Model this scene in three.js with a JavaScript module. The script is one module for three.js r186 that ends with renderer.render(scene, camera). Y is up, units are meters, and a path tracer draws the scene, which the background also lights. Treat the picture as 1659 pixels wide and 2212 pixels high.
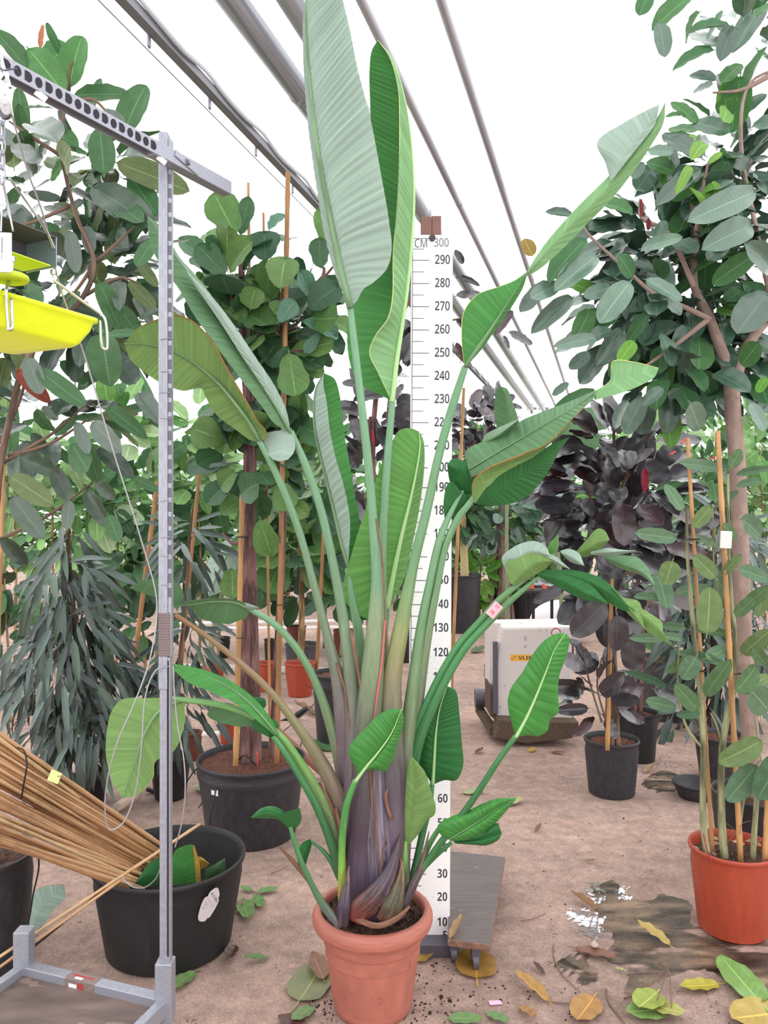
import * as THREE from 'three';
import { mergeGeometries } from 'three/addons/utils/BufferGeometryUtils.js';
import { RoundedBoxGeometry } from 'three/addons/geometries/RoundedBoxGeometry.js';

// ---------- camera, sky, exposure ----------
const scene = new THREE.Scene();
const FOCAL = 1671, EYE = 1.78, CX = 829.5, CY = 1106;
const camera = new THREE.PerspectiveCamera(2 * Math.atan(CY / FOCAL) * 180 / Math.PI, 1659 / 2212, 0.05, 100);
camera.position.set(0, EYE, 0);
camera.lookAt(0, EYE, -5);
// evenly bright white greenhouse sky
const skyData = new Float32Array(4 * 4 * 2);
for (let i = 0; i < 8; i++) skyData.set([1.0, 1.0, 1.015, 1], i * 4);
const sky = new THREE.DataTexture(skyData, 4, 2, THREE.RGBAFormat, THREE.FloatType);
sky.mapping = THREE.EquirectangularReflectionMapping; sky.magFilter = THREE.LinearFilter; sky.needsUpdate = true;
scene.background = sky; scene.environment = sky;
const renderer = new THREE.WebGLRenderer({ antialias: true });
renderer.toneMapping = THREE.LinearToneMapping;
renderer.toneMappingExposure = 2.2;
renderer.shadowMap.enabled = true;

// ---------- helpers ----------
const V = (x, y, z) => new THREE.Vector3(x, y, z);
let seed = 12345;
const rnd = () => { seed = (seed + 0x6D2B79F5) | 0; let t = Math.imul(seed ^ (seed >>> 15), 1 | seed); t = (t + Math.imul(t ^ (t >>> 7), 61 | t)) ^ t; return ((t ^ (t >>> 14)) >>> 0) / 4294967296; };
const rr = (a, b) => a + (b - a) * rnd();
const pick = (a) => a[Math.floor(rnd() * a.length) % a.length];
const lerp = (a, b, t) => a + (b - a) * t;
const clamp = (x, a, b) => Math.min(b, Math.max(a, x));
// a direction seen from the eye, at a given distance along the view axis
const at = (x, y, d) => V((x - CX) * d / FOCAL, EYE - (y - CY) * d / FOCAL, -d);
const floorDepth = (y) => EYE * FOCAL / (y - CY);
const onFloor = (x, y) => { const p = at(x, y, floorDepth(y)); p.y = 0; return p; };
const hex = (h) => new THREE.Color(h);

const counts = {};
const numbered = (n) => { const k = counts[n] = (counts[n] ?? -1) + 1; return k ? n + '_' + String(k).padStart(3, '0') : n; };
const origin = new WeakMap();
function shade(m) { m.castShadow = true; m.receiveShadow = true; return m; }
function thing(name, label, category, pos, group) {
  const o = new THREE.Group(); o.name = numbered(name); scene.add(o); o.position.copy(pos); origin.set(o, pos.clone());
  o.userData = { label, category }; if (group) o.userData.group = group;
  return o;
}
// world-space geometry as a part of its thing
function part(parent, name, geo, mat, label) {
  const o = origin.get(parent);
  const m = shade(new THREE.Mesh(geo.clone().translate(-o.x, -o.y, -o.z), mat)); m.name = name; parent.add(m); origin.set(m, o);
  if (label) m.userData.label = label;
  return m;
}
// a thing that is one mesh, geometry given in world space
function single(name, label, category, geo, mat, pos, group) {
  const m = shade(new THREE.Mesh(geo.clone().translate(-pos.x, -pos.y, -pos.z), mat)); m.name = numbered(name); m.position.copy(pos); scene.add(m);
  m.userData = { label, category }; if (group) m.userData.group = group; origin.set(m, pos.clone());
  return m;
}
function structure(name, geo, mat) { const m = shade(new THREE.Mesh(geo, mat)); m.name = name; m.userData.kind = 'structure'; scene.add(m); origin.set(m, V(0, 0, 0)); return m; }
const merge = (list) => mergeGeometries(list.map((g) => { const h = g.index ? g.toNonIndexed() : g.clone(); for (const k of Object.keys(h.attributes)) if (!['position', 'normal', 'uv'].includes(k)) h.deleteAttribute(k); return h; }));

// tube with changing radius; pts Vector3[], radii numbers; flat = [k] squashes across an axis
function sweep(pts, radii, { seg = 0, sides = 10, flatten = 1, axis = null, caps = true } = {}) {
  const curve = pts.length > 2 ? new THREE.CatmullRomCurve3(pts, false, 'centripetal') : new THREE.LineCurve3(pts[0], pts[1]);
  const n = seg || Math.max(2, (pts.length - 1) * 5), R = Array.isArray(radii) ? radii : [radii, radii];
  const pos = [], uv = [], idx = [];
  let up = axis ? axis.clone() : V(0.31, 0.2, 0.93), len = 0, prev = null;
  for (let i = 0; i <= n; i++) {
    const t = i / n, p = curve.getPoint(t), tan = curve.getTangent(t).normalize();
    if (axis) up = axis.clone();
    const b = V().crossVectors(tan, up).normalize(), nn = V().crossVectors(b, tan).normalize();
    if (!axis) up = nn.clone();
    if (prev) len += p.distanceTo(prev); prev = p;
    const f = t * (R.length - 1), k = Math.min(R.length - 2, Math.floor(f)), r = lerp(R[k], R[k + 1], f - k);
    for (let j = 0; j <= sides; j++) {
      const a = j / sides * Math.PI * 2, c = Math.cos(a) * r, s = Math.sin(a) * r * flatten;
      pos.push(p.x + b.x * c + nn.x * s, p.y + b.y * c + nn.y * s, p.z + b.z * c + nn.z * s);
      uv.push(j / sides * 6.283 * R[0], len);
    }
  }
  const w = sides + 1;
  for (let i = 0; i < n; i++) for (let j = 0; j < sides; j++) { const a = i * w + j; idx.push(a, a + 1, a + w, a + 1, a + w + 1, a + w); }
  if (caps) for (const e of [0, n]) {
    const c = curve.getPoint(e / n), k = pos.length / 3; pos.push(c.x, c.y, c.z); uv.push(0, e ? len : 0);
    for (let j = 0; j < sides; j++) e ? idx.push(k, e * w + j, e * w + j + 1) : idx.push(k, j + 1, j);
  }
  const g = new THREE.BufferGeometry();
  g.setAttribute('position', new THREE.Float32BufferAttribute(pos, 3)); g.setAttribute('uv', new THREE.Float32BufferAttribute(uv, 2)); g.setIndex(idx);
  g.computeVertexNormals();
  return smoothSeam(g, w, n, sides);
}
function smoothSeam(g, w, n, sides) {
  const N = g.attributes.normal;
  for (let i = 0; i <= n; i++) { const a = i * w, b = a + sides; const v = V(N.getX(a) + N.getX(b), N.getY(a) + N.getY(b), N.getZ(a) + N.getZ(b)).normalize(); N.setXYZ(a, v.x, v.y, v.z); N.setXYZ(b, v.x, v.y, v.z); }
  return g;
}
const P3 = (list, d) => list.map(([x, y, dd]) => at(x, y, dd ?? d));   // pixels with depth
function box(w, h, d, r = 0.004) { return new RoundedBoxGeometry(w, h, d, 2, Math.min(r, w / 2.1, h / 2.1, d / 2.1)); }
// box whose long axis runs from a to b
function beam(a, b, w, h, r = 0.003) {
  const L = a.distanceTo(b), g = box(w, h, L, r), m = new THREE.Matrix4(), z = V().subVectors(b, a).normalize(), x = V().crossVectors(V(0, 1, 0), z);
  if (x.lengthSq() < 1e-6) x.set(1, 0, 0); x.normalize(); const y = V().crossVectors(z, x);
  m.makeBasis(x, y, z).setPosition(V().addVectors(a, b).multiplyScalar(0.5)); return g.applyMatrix4(m);
}
const lathe = (prof, seg = 48) => new THREE.LatheGeometry(prof.map(([r, y]) => new THREE.Vector2(r, y)), seg);

// ---------- noise and textures ----------
const hash2 = (x, y) => { let h = Math.imul(x, 374761393) + Math.imul(y, 668265263); h = Math.imul(h ^ (h >>> 13), 1274126177); return ((h ^ (h >>> 16)) >>> 0) / 4294967296; };
function vnoise(x, y, px = 0, py = 0) {   // value noise, periodic when px,py are given
  const ix = Math.floor(x), iy = Math.floor(y), fx = x - ix, fy = y - iy, sx = fx * fx * (3 - 2 * fx), sy = fy * fy * (3 - 2 * fy);
  const w = (a, p) => p ? ((a % p) + p) % p : a;
  const h = (i, j) => hash2(w(ix + i, px), w(iy + j, py));
  return lerp(lerp(h(0, 0), h(1, 0), sx), lerp(h(0, 1), h(1, 1), sx), sy);
}
const fbm = (x, y, o = 4, p = 0, q = p) => { let s = 0, a = 0.5, t = 0; for (let i = 0; i < o; i++) { s += a * vnoise(x, y, p, q); t += a; x *= 2; y *= 2; p *= 2; q *= 2; a *= 0.5; } return s / t; };
function pixelTexture(w, h, f, srgb = true) {   // f(u, v) -> [r,g,b] 0..1 (srgb) or a number
  const d = new Uint8Array(w * h * 4);
  for (let y = 0, o = 0; y < h; y++) for (let x = 0; x < w; x++, o += 4) {
    const c = f(x / w, y / h), a = Array.isArray(c) ? c : [c, c, c];
    d[o] = clamp(a[0], 0, 1) * 255; d[o + 1] = clamp(a[1], 0, 1) * 255; d[o + 2] = clamp(a[2], 0, 1) * 255; d[o + 3] = 255;
  }
  const t = new THREE.DataTexture(d, w, h); t.magFilter = THREE.LinearFilter; t.minFilter = THREE.LinearFilter; t.wrapS = t.wrapT = THREE.RepeatWrapping;
  if (srgb) t.colorSpace = THREE.SRGBColorSpace; t.needsUpdate = true; return t;
}
const repeat = (t, x, y) => { const c = t.clone(); c.repeat.set(x, y); c.needsUpdate = true; return c; };
function canvasTexture(w, h, draw) {
  const c = document.createElement('canvas'); c.width = w; c.height = h; draw(c.getContext('2d'), w, h);
  const t = new THREE.CanvasTexture(c); t.colorSpace = THREE.SRGBColorSpace; return t;
}
const std = (o) => new THREE.MeshStandardMaterial({ side: THREE.DoubleSide, ...o });
const phys = (o) => new THREE.MeshPhysicalMaterial({ side: THREE.DoubleSide, ...o });
// ---------- materials ----------
const concreteTex = pixelTexture(1024, 1024, (u, v) => {   // 2.4 m tile: sandy pinkish concrete with scuffs and crumbs
  const n = fbm(u * 6, v * 6, 5, 6), g = vnoise(u * 512, v * 512, 512, 512), m = fbm(u * 60, v * 60, 3, 60), s = fbm(u * 9 + 3, v * 34, 4, 9, 34);
  const sc = vnoise(u * 140 + 30 * n, v * 30, 0, 0);
  let l = 0.67 + 0.15 * (n - 0.5) + 0.15 * (g - 0.5) + 0.15 * (m - 0.5) + 0.12 * (s - 0.5);
  if (sc > 0.93 && m > 0.5) l += 0.05;
  const speck = vnoise(u * 300, v * 300, 300, 300) * vnoise(u * 40, v * 40, 40, 40); if (speck > 0.74) l -= 0.22;
  const warm = 0.5 + 0.5 * fbm(u * 3 + 9, v * 3, 3, 3);
  return [l * 1.06, l * (0.895 + 0.015 * (1 - warm)), l * (0.82 + 0.03 * (1 - warm))];
});
const concreteBump = pixelTexture(512, 512, (u, v) => fbm(u * 60, v * 60, 4, 60), false);
const M = {};
M.floor = std({ map: repeat(concreteTex, 1, 1), bumpMap: concreteBump, bumpScale: 0.003, roughness: 0.9, vertexColors: true });
const grain = pixelTexture(256, 256, (u, v) => 0.82 + 0.36 * (fbm(u * 24, v * 24, 4, 24) - 0.5) + 0.10 * (vnoise(u * 128, v * 128, 128, 128) - 0.5));
const grainBump = pixelTexture(256, 256, (u, v) => fbm(u * 32, v * 32, 4, 32), false);
const streak = pixelTexture(256, 256, (u, v) => 0.80 + 0.4 * (fbm(u * 40, v * 5, 4, 40, 5) - 0.5));
const plain = (c, rough, extra = {}) => std({ color: hex(c), map: repeat(grain, 3, 3), roughness: rough, ...extra });
M.terracotta = std({ color: hex('#bd7261'), map: repeat(pixelTexture(512, 512, (u, v) => { const d = vnoise(u * 200, v * 200, 200, 200) * vnoise(u * 22, v * 22, 22, 22); return 0.92 + 0.16 * (fbm(u * 14, v * 14, 4, 14) - 0.5) - (d > 0.7 ? 0.22 : 0); }), 2, 2), bumpMap: grainBump, bumpScale: 0.0008, roughness: 0.55 });
M.orangePot = std({ color: hex('#b44a33'), map: repeat(pixelTexture(256, 256, (u, v) => 0.93 + 0.1 * (vnoise(u * 128, v * 128, 128, 128) - 0.5) + 0.1 * (fbm(u * 8, v * 8, 3, 8) - 0.5)), 6, 2), roughness: 0.45 });
M.brownPot = plain('#8c4a3a', 0.6);
M.blackPot = std({ color: hex('#3d3c42'), map: repeat(grain, 4, 4), roughness: 0.5, bumpMap: grainBump, bumpScale: 0.001 });
M.darkPot = std({ color: hex('#2c2b2f'), map: repeat(grain, 4, 4), roughness: 0.5 });
M.tub = std({ color: hex('#2e2d30'), map: repeat(pixelTexture(256, 256, (u, v) => 0.75 + 0.5 * (fbm(u * 10, v * 10, 5, 10) - 0.4)), 1.5, 1.5), roughness: 0.62, bumpMap: grainBump, bumpScale: 0.0012 });
M.greyPot = plain('#5b585c', 0.6);
M.soil = std({ color: hex('#5a4034'), map: repeat(pixelTexture(256, 256, (u, v) => { const n = vnoise(u * 64, v * 64, 64, 64); return [0.5 + 0.7 * n, 0.5 + 0.66 * n, 0.5 + 0.6 * n]; }), 4, 4), bumpMap: grainBump, bumpScale: 0.012, roughness: 1 });
M.redSoil = std({ color: hex('#6e4638'), map: M.soil.map, bumpMap: grainBump, bumpScale: 0.01, roughness: 1 });
M.crumb = std({ color: hex('#2f2521'), roughness: 1 });
M.slotGrey = std({ color: hex('#66646f'), roughness: 0.7 });
M.zinc = std({ color: hex('#b4b6c2'), map: repeat(pixelTexture(256, 256, (u, v) => 0.9 + 0.16 * (fbm(u * 8, v * 30, 4, 8, 30) - 0.5)), 1, 4), metalness: 0.55, roughness: 0.5 });
M.zincDark = std({ color: hex('#a09fab'), map: M.zinc.map, metalness: 0.5, roughness: 0.5 });
M.rust = std({ color: hex('#74604f'), map: repeat(grain, 6, 6), metalness: 0.2, roughness: 0.8 });
M.hole = std({ color: hex('#29252f'), roughness: 0.8 });
M.chrome = std({ color: hex('#c9cad3'), metalness: 0.9, roughness: 0.25 });
M.wire = std({ color: hex('#a6a4aa'), metalness: 0.5, roughness: 0.4 });
M.blackWire = std({ color: hex('#1f1d1f'), roughness: 0.5 });
M.pipe = std({ color: hex('#e0e0ea'), map: repeat(streak, 3, 0.4), roughness: 0.35 });
M.pipeDark = std({ color: hex('#c3c7d2'), map: repeat(streak, 3, 0.4), metalness: 0.1, roughness: 0.3 });
M.rail = std({ color: hex('#a6a5ad'), map: repeat(grain, 2, 2), metalness: 0.3, roughness: 0.5 });
M.screen = phys({ color: hex('#dfe2e4'), roughness: 1, transmission: 0.45 });
M.yellow = phys({ color: hex('#f2fb12'), map: repeat(pixelTexture(256, 256, (u, v) => { const s = vnoise(u * 90, v * 20, 90, 20) * vnoise(u * 9, v * 9, 9, 9); return 0.95 - (s > 0.62 ? 0.1 : 0) + 0.04 * (fbm(u * 6, v * 6, 3, 6) - 0.5); }), 2, 2), roughness: 0.95, transmission: 0.35, clearcoat: 0.3, clearcoatRoughness: 0.35 });
M.yellowGreen = std({ color: hex('#bfd82a'), roughness: 0.4 });
M.darkSteel = std({ color: hex('#5e5b66'), roughness: 0.45, metalness: 0.3 });
M.steelPlate = std({ color: hex('#8fa3a6'), roughness: 0.35, metalness: 0.5 });
M.white = plain('#e9e3e4', 0.5);
M.offWhite = std({ color: hex('#e6dcd8'), map: repeat(pixelTexture(256, 256, (u, v) => { const s = vnoise(u * 60, v * 9, 60, 9) * vnoise(u * 12, v * 30, 12, 30); const d = vnoise(u * 120, v * 120, 120, 120) * vnoise(u * 14, v * 14, 14, 14); return 0.95 - (s > 0.68 ? 0.16 : 0) - (d > 0.86 ? 0.3 : 0); }), 1, 1), roughness: 0.5 });
M.pinkTag = std({ color: hex('#f0b6cf'), roughness: 0.7 });
M.woodGrey = std({ color: hex('#7f7572'), map: repeat(pixelTexture(256, 256, (u, v) => { const g = fbm(u * 8, v * 60, 4, 8, 60); const s = vnoise(u * 30, v * 30, 30, 30) * vnoise(u * 7, v * 7, 7, 7); return 0.85 + 0.18 * (g - 0.5) + (s > 0.7 ? 0.2 : 0); }), 1.6, 1.6), roughness: 0.75 });
M.woodEdge = plain('#a07a68', 0.8);
M.deck = std({ color: hex('#ad9790'), map: repeat(pixelTexture(512, 512, (u, v) => { const g = fbm(u * 5, v * 14, 5, 5, 14), s = vnoise(u * 22, v * 60, 22, 60) * vnoise(u * 6, v * 6, 6, 6); const l = 0.68 + 0.5 * (g - 0.5) + (s > 0.6 ? 0.18 : 0); return [l, l * 0.97, l * 0.95]; }), 1, 1), roughness: 0.6 });
M.redWood = plain('#a4786f', 0.85);
M.knob = std({ color: hex('#4e3f48'), roughness: 0.7 });
const bambooTex = pixelTexture(128, 512, (u, v) => { const s = fbm(u * 20, v * 6, 4, 20, 6), p = vnoise(u * 30, v * 60, 0, 0); const l = 0.86 + 0.3 * (s - 0.5) - (p > 0.9 ? 0.08 : 0); return [l, l * 0.97, l * 0.92]; });
const bamboo = (c) => std({ color: hex(c), map: repeat(bambooTex, 4, 1.4), roughness: 0.5 });
M.canes = ['#dab089', '#cb9c74', '#e2bd96', '#bf8e68', '#d3a47a', '#e5c89c', '#b58562'].map(bamboo);
M.stake = bamboo('#d8a874');
M.stakeDark = bamboo('#b98a5c');
const barkTex = pixelTexture(256, 512, (u, v) => { const a = fbm(u * 26, v * 5, 5, 26, 5); const l = 0.45 + 0.85 * Math.pow(a, 1.2); return [l, l * 0.97, l * 0.97]; });
const barkBump = pixelTexture(256, 512, (u, v) => fbm(u * 26, v * 5, 5, 26, 5), false);
const bark = (c, b = 0.012) => std({ color: hex(c), map: repeat(barkTex, 2, 2), bumpMap: repeat(barkBump, 2, 2), bumpScale: b, roughness: 0.9 });
M.barkPurple = bark('#8d6c69'); M.barkGrey = std({ color: hex('#a88f84'), map: repeat(pixelTexture(256, 256, (u, v) => 0.9 + 0.24 * (fbm(u * 10, v * 16, 5, 10, 16) - 0.5) - (vnoise(u * 60, v * 60, 60, 60) > 0.9 ? 0.12 : 0)), 3, 1.5), bumpMap: repeat(barkBump, 2, 2), bumpScale: 0.002, roughness: 0.85 }); M.barkBrown = bark('#86705f', 0.006); M.barkTan = bark('#b79a72', 0.004); M.barkPale = bark('#a6ac82', 0.002);
M.stemGreen = std({ color: hex('#a3b184'), map: repeat(streak, 2, 4), roughness: 0.6 });
M.twig = std({ color: hex('#7b6152'), roughness: 0.8 });

// ---------- leaf textures: veins only ----------
function veinTexture(w, h, { n = 9, angle = 0.5, side = 0.16, mid = 0.02, base = 0.78, fade = 0.06, blotch = 0.12, midUp = 0.28 }) {
  const color = [], f = (u, v) => {
    const x = Math.abs(u - 0.5) * 2, k = (v - x * angle * 0.5) * n, d = Math.abs(k - Math.round(k));
    const vein = clamp(1 - d / fade / 1.6, 0, 1) * side * (1 - 0.7 * x), m = x < mid ? 1 : clamp(1 - (x - mid) / 0.05, 0, 1);
    const b = fbm(u * 6, v * 9, 4, 6, 9);
    return { l: base + blotch * (b - 0.5) + vein + m * midUp, m, h: 0.5 - (m * 0.5) - vein * 1.4 + 0.12 * Math.sin(k * 6.283) * (1 - x * 0.3) };
  };
  return [pixelTexture(w, h, (u, v) => { const q = f(u, v); return [q.l + q.m * 0.12, q.l + q.m * 0.05, q.l * 0.97]; }), pixelTexture(w, h, (u, v) => f(u, v).h, false)];
}
const [rubMap, rubBump] = veinTexture(128, 256, { n: 16, angle: 0.25, side: 0.07, fade: 0.1 });
const [figMap, figBump] = veinTexture(128, 256, { n: 6, angle: 0.7, side: 0.2, fade: 0.05 });
const [benMap, benBump] = veinTexture(128, 256, { n: 8, angle: 0.5, side: 0.07, fade: 0.05, midUp: 0.2 });
const leafMat = (c, map, bump, { gloss = 0.35, glossRough = 0.32, through = 0.12, bs = 0.0012 } = {}) => phys({ color: hex(c), map, bumpMap: bump, bumpScale: bs, roughness: through > 0.1 ? 0.92 : 0.42, transmission: through > 0.1 ? through : 0, clearcoat: gloss, clearcoatRoughness: glossRough, specularIntensity: through > 0.1 ? 0.4 : 1 });
const leaves = (list, map, bump, o) => list.map((c) => leafMat(c, map, bump, o));
M.rubberLeaf = [...leaves(['#4c6a55', '#47654f', '#415a4b', '#56705c'], rubMap, rubBump, { gloss: 0.8, glossRough: 0.25, through: 0 }), ...leaves(['#5f9060', '#7f9460', '#5a8a5c'], rubMap, rubBump, { gloss: 0.5, through: 0.22 })];
M.rubberBright = leaves(['#5fa05c', '#6aa862', '#57905a', '#76b552'], rubMap, rubBump, { gloss: 0.3, through: 0.3 });
M.rubberGreyGreen = [...leaves(['#58806a', '#4d7560', '#6a907c', '#3f6350', '#78a08a'], rubMap, rubBump, { gloss: 0.9, glossRough: 0.3, through: 0 }), ...leaves(['#528a58', '#62985f'], rubMap, rubBump, { gloss: 0.5, through: 0.2 })];
M.burgundy = leaves(['#443f49', '#39343c', '#504a56', '#332d35', '#563a42', '#47444e'], rubMap, rubBump, { gloss: 1, glossRough: 0.24, through: 0 });
M.fiddle = leaves(['#6a9c56', '#7cae62', '#5c9062', '#4f7d56', '#86b266', '#447252'], figMap, figBump, { gloss: 0.6, through: 0.2, bs: 0.006 });
M.fiddlePale = leaves(['#7db098', '#86ad6c'], figMap, figBump, { gloss: 0.35, bs: 0.006 });
M.bengal = leaves(['#76997a', '#82a584', '#6f9266', '#88a46e', '#628769'], benMap, benBump, { gloss: 0.12, glossRough: 0.5, through: 0.15 });
M.narrow = leaves(['#4a605a', '#557068', '#40544e', '#5f7a72', '#48684e'], rubMap, rubBump, { gloss: 0.7, glossRough: 0.4, through: 0.06 });
M.bush = leaves(['#8cc470', '#a3d68a', '#74b066', '#b5de9c', '#639964', '#c6e5b4'], benMap, benBump, { gloss: 0.3, through: 0.25 });
M.bushDark = leaves(['#4a7450', '#5a8a58', '#406548', '#6c9a68', '#54805c'], benMap, benBump, { gloss: 0.4, through: 0.12 });
M.lime = leaves(['#8fd05a', '#7cc24e', '#a4d86c'], benMap, benBump, { gloss: 0.2, through: 0.35 });
M.redBud = leaves(['#c4284a'], rubMap, rubBump, { gloss: 0.4 });
M.orangeBud = leaves(['#d98a68'], rubMap, rubBump, { gloss: 0.3 });

// ---------- small leaves: unit length along +y, face along +z ----------
function leafGeo({ wr = 0.4, p = 0.9, q = 0.8, n = 2.3, fold = 0.15, curl = 0.15, wave = 0.02, waves = 3, lobe = 0, notch = 0, petiole = 0.08, nx = 4, ny = 9 }) {
  const pos = [], uv = [], idx = [];
  for (let i = 0; i <= ny; i++) {
    const t = 0.5 - 0.5 * Math.cos(Math.PI * (0.12 + 0.88 * i / ny) ) ; const t0 = 0.5 - 0.5 * Math.cos(Math.PI * 0.12); const tt = (t - t0) / (1 - t0), e = Math.abs(2 * Math.pow(tt, p) - 1); let w = Math.pow(Math.max(0, 1 - Math.pow(e, n)), q) * wr * 0.5 * (tt > 0.95 ? 0.8 : 1);
    if (lobe) w *= 1 - lobe * Math.exp(-Math.pow((tt - 0.36) / 0.14, 2));
    w = Math.max(w, 0.004);
    for (let j = 0; j <= nx; j++) {
      const u = j / nx * 2 - 1, a = Math.abs(u);
      pos.push(u * w, tt + notch * (a - 0.5) * Math.max(0, tt - 0.6), fold * a * w - curl * tt * tt * 0.5 + wave * Math.sin(tt * waves * 6.283 + (u > 0 ? 1 : 2.5)) * a);
      uv.push(0.5 + u * 0.5, tt);
    }
  }
  const w = nx + 1;
  for (let i = 0; i < ny; i++) for (let j = 0; j < nx; j++) { const a = i * w + j; idx.push(a, a + 1, a + w, a + 1, a + w + 1, a + w); }
  if (petiole) { const k = pos.length / 3; for (const [x, y, z] of [[-0.012, 0.02, 0.004], [0.012, 0.02, 0.004], [-0.012, -petiole, 0], [0.012, -petiole, 0], [0, 0.02, -0.014], [0, -petiole, -0.014]]) { pos.push(x, y, z); uv.push(0.5, 0.5); } idx.push(k, k + 2, k + 1, k + 1, k + 2, k + 3, k, k + 4, k + 2, k + 4, k + 5, k + 2, k + 1, k + 3, k + 4, k + 4, k + 3, k + 5); }
  const g = new THREE.BufferGeometry();
  g.setAttribute('position', new THREE.Float32BufferAttribute(pos, 3)); g.setAttribute('uv', new THREE.Float32BufferAttribute(uv, 2)); g.setIndex(idx); g.computeVertexNormals(); return g;
}
const L = {
  rubber: [leafGeo({ wr: 0.44, p: 0.92, q: 0.6, fold: 0.25, curl: 0.2, ny: 11 }), leafGeo({ wr: 0.46, p: 0.88, q: 0.6, fold: 0.5, curl: 0.4, ny: 11 }), leafGeo({ wr: 0.42, p: 0.95, q: 0.58, fold: 0.1, curl: -0.12, wave: 0.015, ny: 11 })],
  broad: [leafGeo({ wr: 0.58, p: 0.95, q: 0.58, fold: 0.2, curl: 0.3, ny: 11 }), leafGeo({ wr: 0.54, p: 0.95, q: 0.6, fold: 0.45, curl: 0.5, ny: 11 }), leafGeo({ wr: 0.6, p: 0.95, q: 0.56, fold: 0.12, curl: 0.1, ny: 11 })],
  fiddle: [leafGeo({ wr: 0.86, p: 1.35, q: 0.52, n: 2.4, fold: 0.2, curl: 0.2, wave: 0.025, lobe: 0.22, notch: 0.22, nx: 6, ny: 8 }), leafGeo({ wr: 0.8, p: 1.4, q: 0.52, n: 2.4, fold: 0.4, curl: 0.55, wave: 0.035, lobe: 0.15, notch: 0.2, nx: 6, ny: 8 }), leafGeo({ wr: 0.78, p: 1.25, q: 0.54, n: 2.4, fold: 0.1, curl: -0.25, wave: 0.03, lobe: 0.24, nx: 6, ny: 8 })],
  bengal: [leafGeo({ wr: 0.58, p: 0.9, q: 0.56, fold: 0.2, curl: 0.2, petiole: 0.13, nx: 6, ny: 15 }), leafGeo({ wr: 0.5, p: 0.95, q: 0.58, fold: 0.5, curl: 0.35, petiole: 0.13, nx: 6, ny: 15 }), leafGeo({ wr: 0.6, p: 0.88, q: 0.54, fold: 0.1, curl: 0.08, petiole: 0.13, nx: 6, ny: 15 })],
  narrow: [leafGeo({ wr: 0.14, p: 0.75, q: 0.75, n: 2, fold: 0.3, curl: 0.35, nx: 2, ny: 6, wave: 0 }), leafGeo({ wr: 0.17, p: 0.78, q: 0.75, n: 2, fold: 0.4, curl: 0.7, nx: 2, ny: 6, wave: 0 }), leafGeo({ wr: 0.15, p: 0.75, q: 0.75, n: 2, fold: 0.2, curl: 0.1, nx: 2, ny: 6, wave: 0 })],
  small: [leafGeo({ wr: 0.5, nx: 2, ny: 4, petiole: 0, q: 0.6 }), leafGeo({ wr: 0.4, curl: 0.4, nx: 2, ny: 4, petiole: 0, q: 0.6 })],
};
// a leaf from base to tip, its face turned towards hint
const _m = new THREE.Matrix4();
function leafMatrix(base, tip, hint, width = 1) {
  const y = V().subVectors(tip, base), len = y.length(); y.normalize();
  const x = V().crossVectors(y, hint); if (x.lengthSq() < 1e-5) x.set(1, 0, 0.01); x.normalize(); const z = V().crossVectors(x, y);
  return _m.clone().makeBasis(x, y, z).scale(V(len * width, len, len)).setPosition(base);
}
function putLeaf(parent, geo, mat, base, tip, hint, width = 1, name = 'leaf') {
  const o = origin.get(parent), m = shade(new THREE.Mesh(geo, mat)); m.name = name;
  leafMatrix(V().subVectors(base, o), V().subVectors(tip, o), hint, width).decompose(m.position, m.quaternion, m.scale);
  parent.add(m); return m;
}
const ball = () => { const v = V(); do v.set(rr(-1, 1), rr(-1, 1), rr(-1, 1)); while (v.lengthSq() > 1 || v.lengthSq() < 0.01); return v.normalize(); };
// leaves growing from points in rounded masses [x, y, depth, rx px, ry px, rz m]
function crown(parent, blobs, n, { geos, mats, len = [0.15, 0.25], droop = 0, out = 1, face = 0.5, inner = 0.35, width = 1, bright = null }) {
  const total = blobs.reduce((s, b) => s + b[3] * b[4], 0);
  for (const b of blobs) {
    const c = at(b[0], b[1], b[2]), k = b[2] / FOCAL, m = Math.max(1, Math.round(n * b[3] * b[4] / total));
    for (let i = 0; i < m; i++) {
      const d = ball(), r = lerp(inner, 0.92, Math.sqrt(rnd())), ln = rr(...len);
      const base = V(c.x + d.x * r * b[3] * k, c.y + d.y * r * b[4] * k, c.z + d.z * r * b[5]);
      const dir = d.clone().multiplyScalar(out).add(V(rr(-0.5, 0.5), rr(-0.4, 0.5) - droop, rr(-0.5, 0.5))).normalize();
      const tip = base.clone().addScaledVector(dir, ln);
      const hint = V(rr(-0.5, 0.5), 0.8, rr(-0.2, 0.6) + face).normalize();
      const mat = bright && rnd() < 0.2 ? pick(bright) : pick(mats);
      putLeaf(parent, pick(geos), mat, base, tip, hint, width * rr(0.9, 1.1));
    }
  }
}
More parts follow.
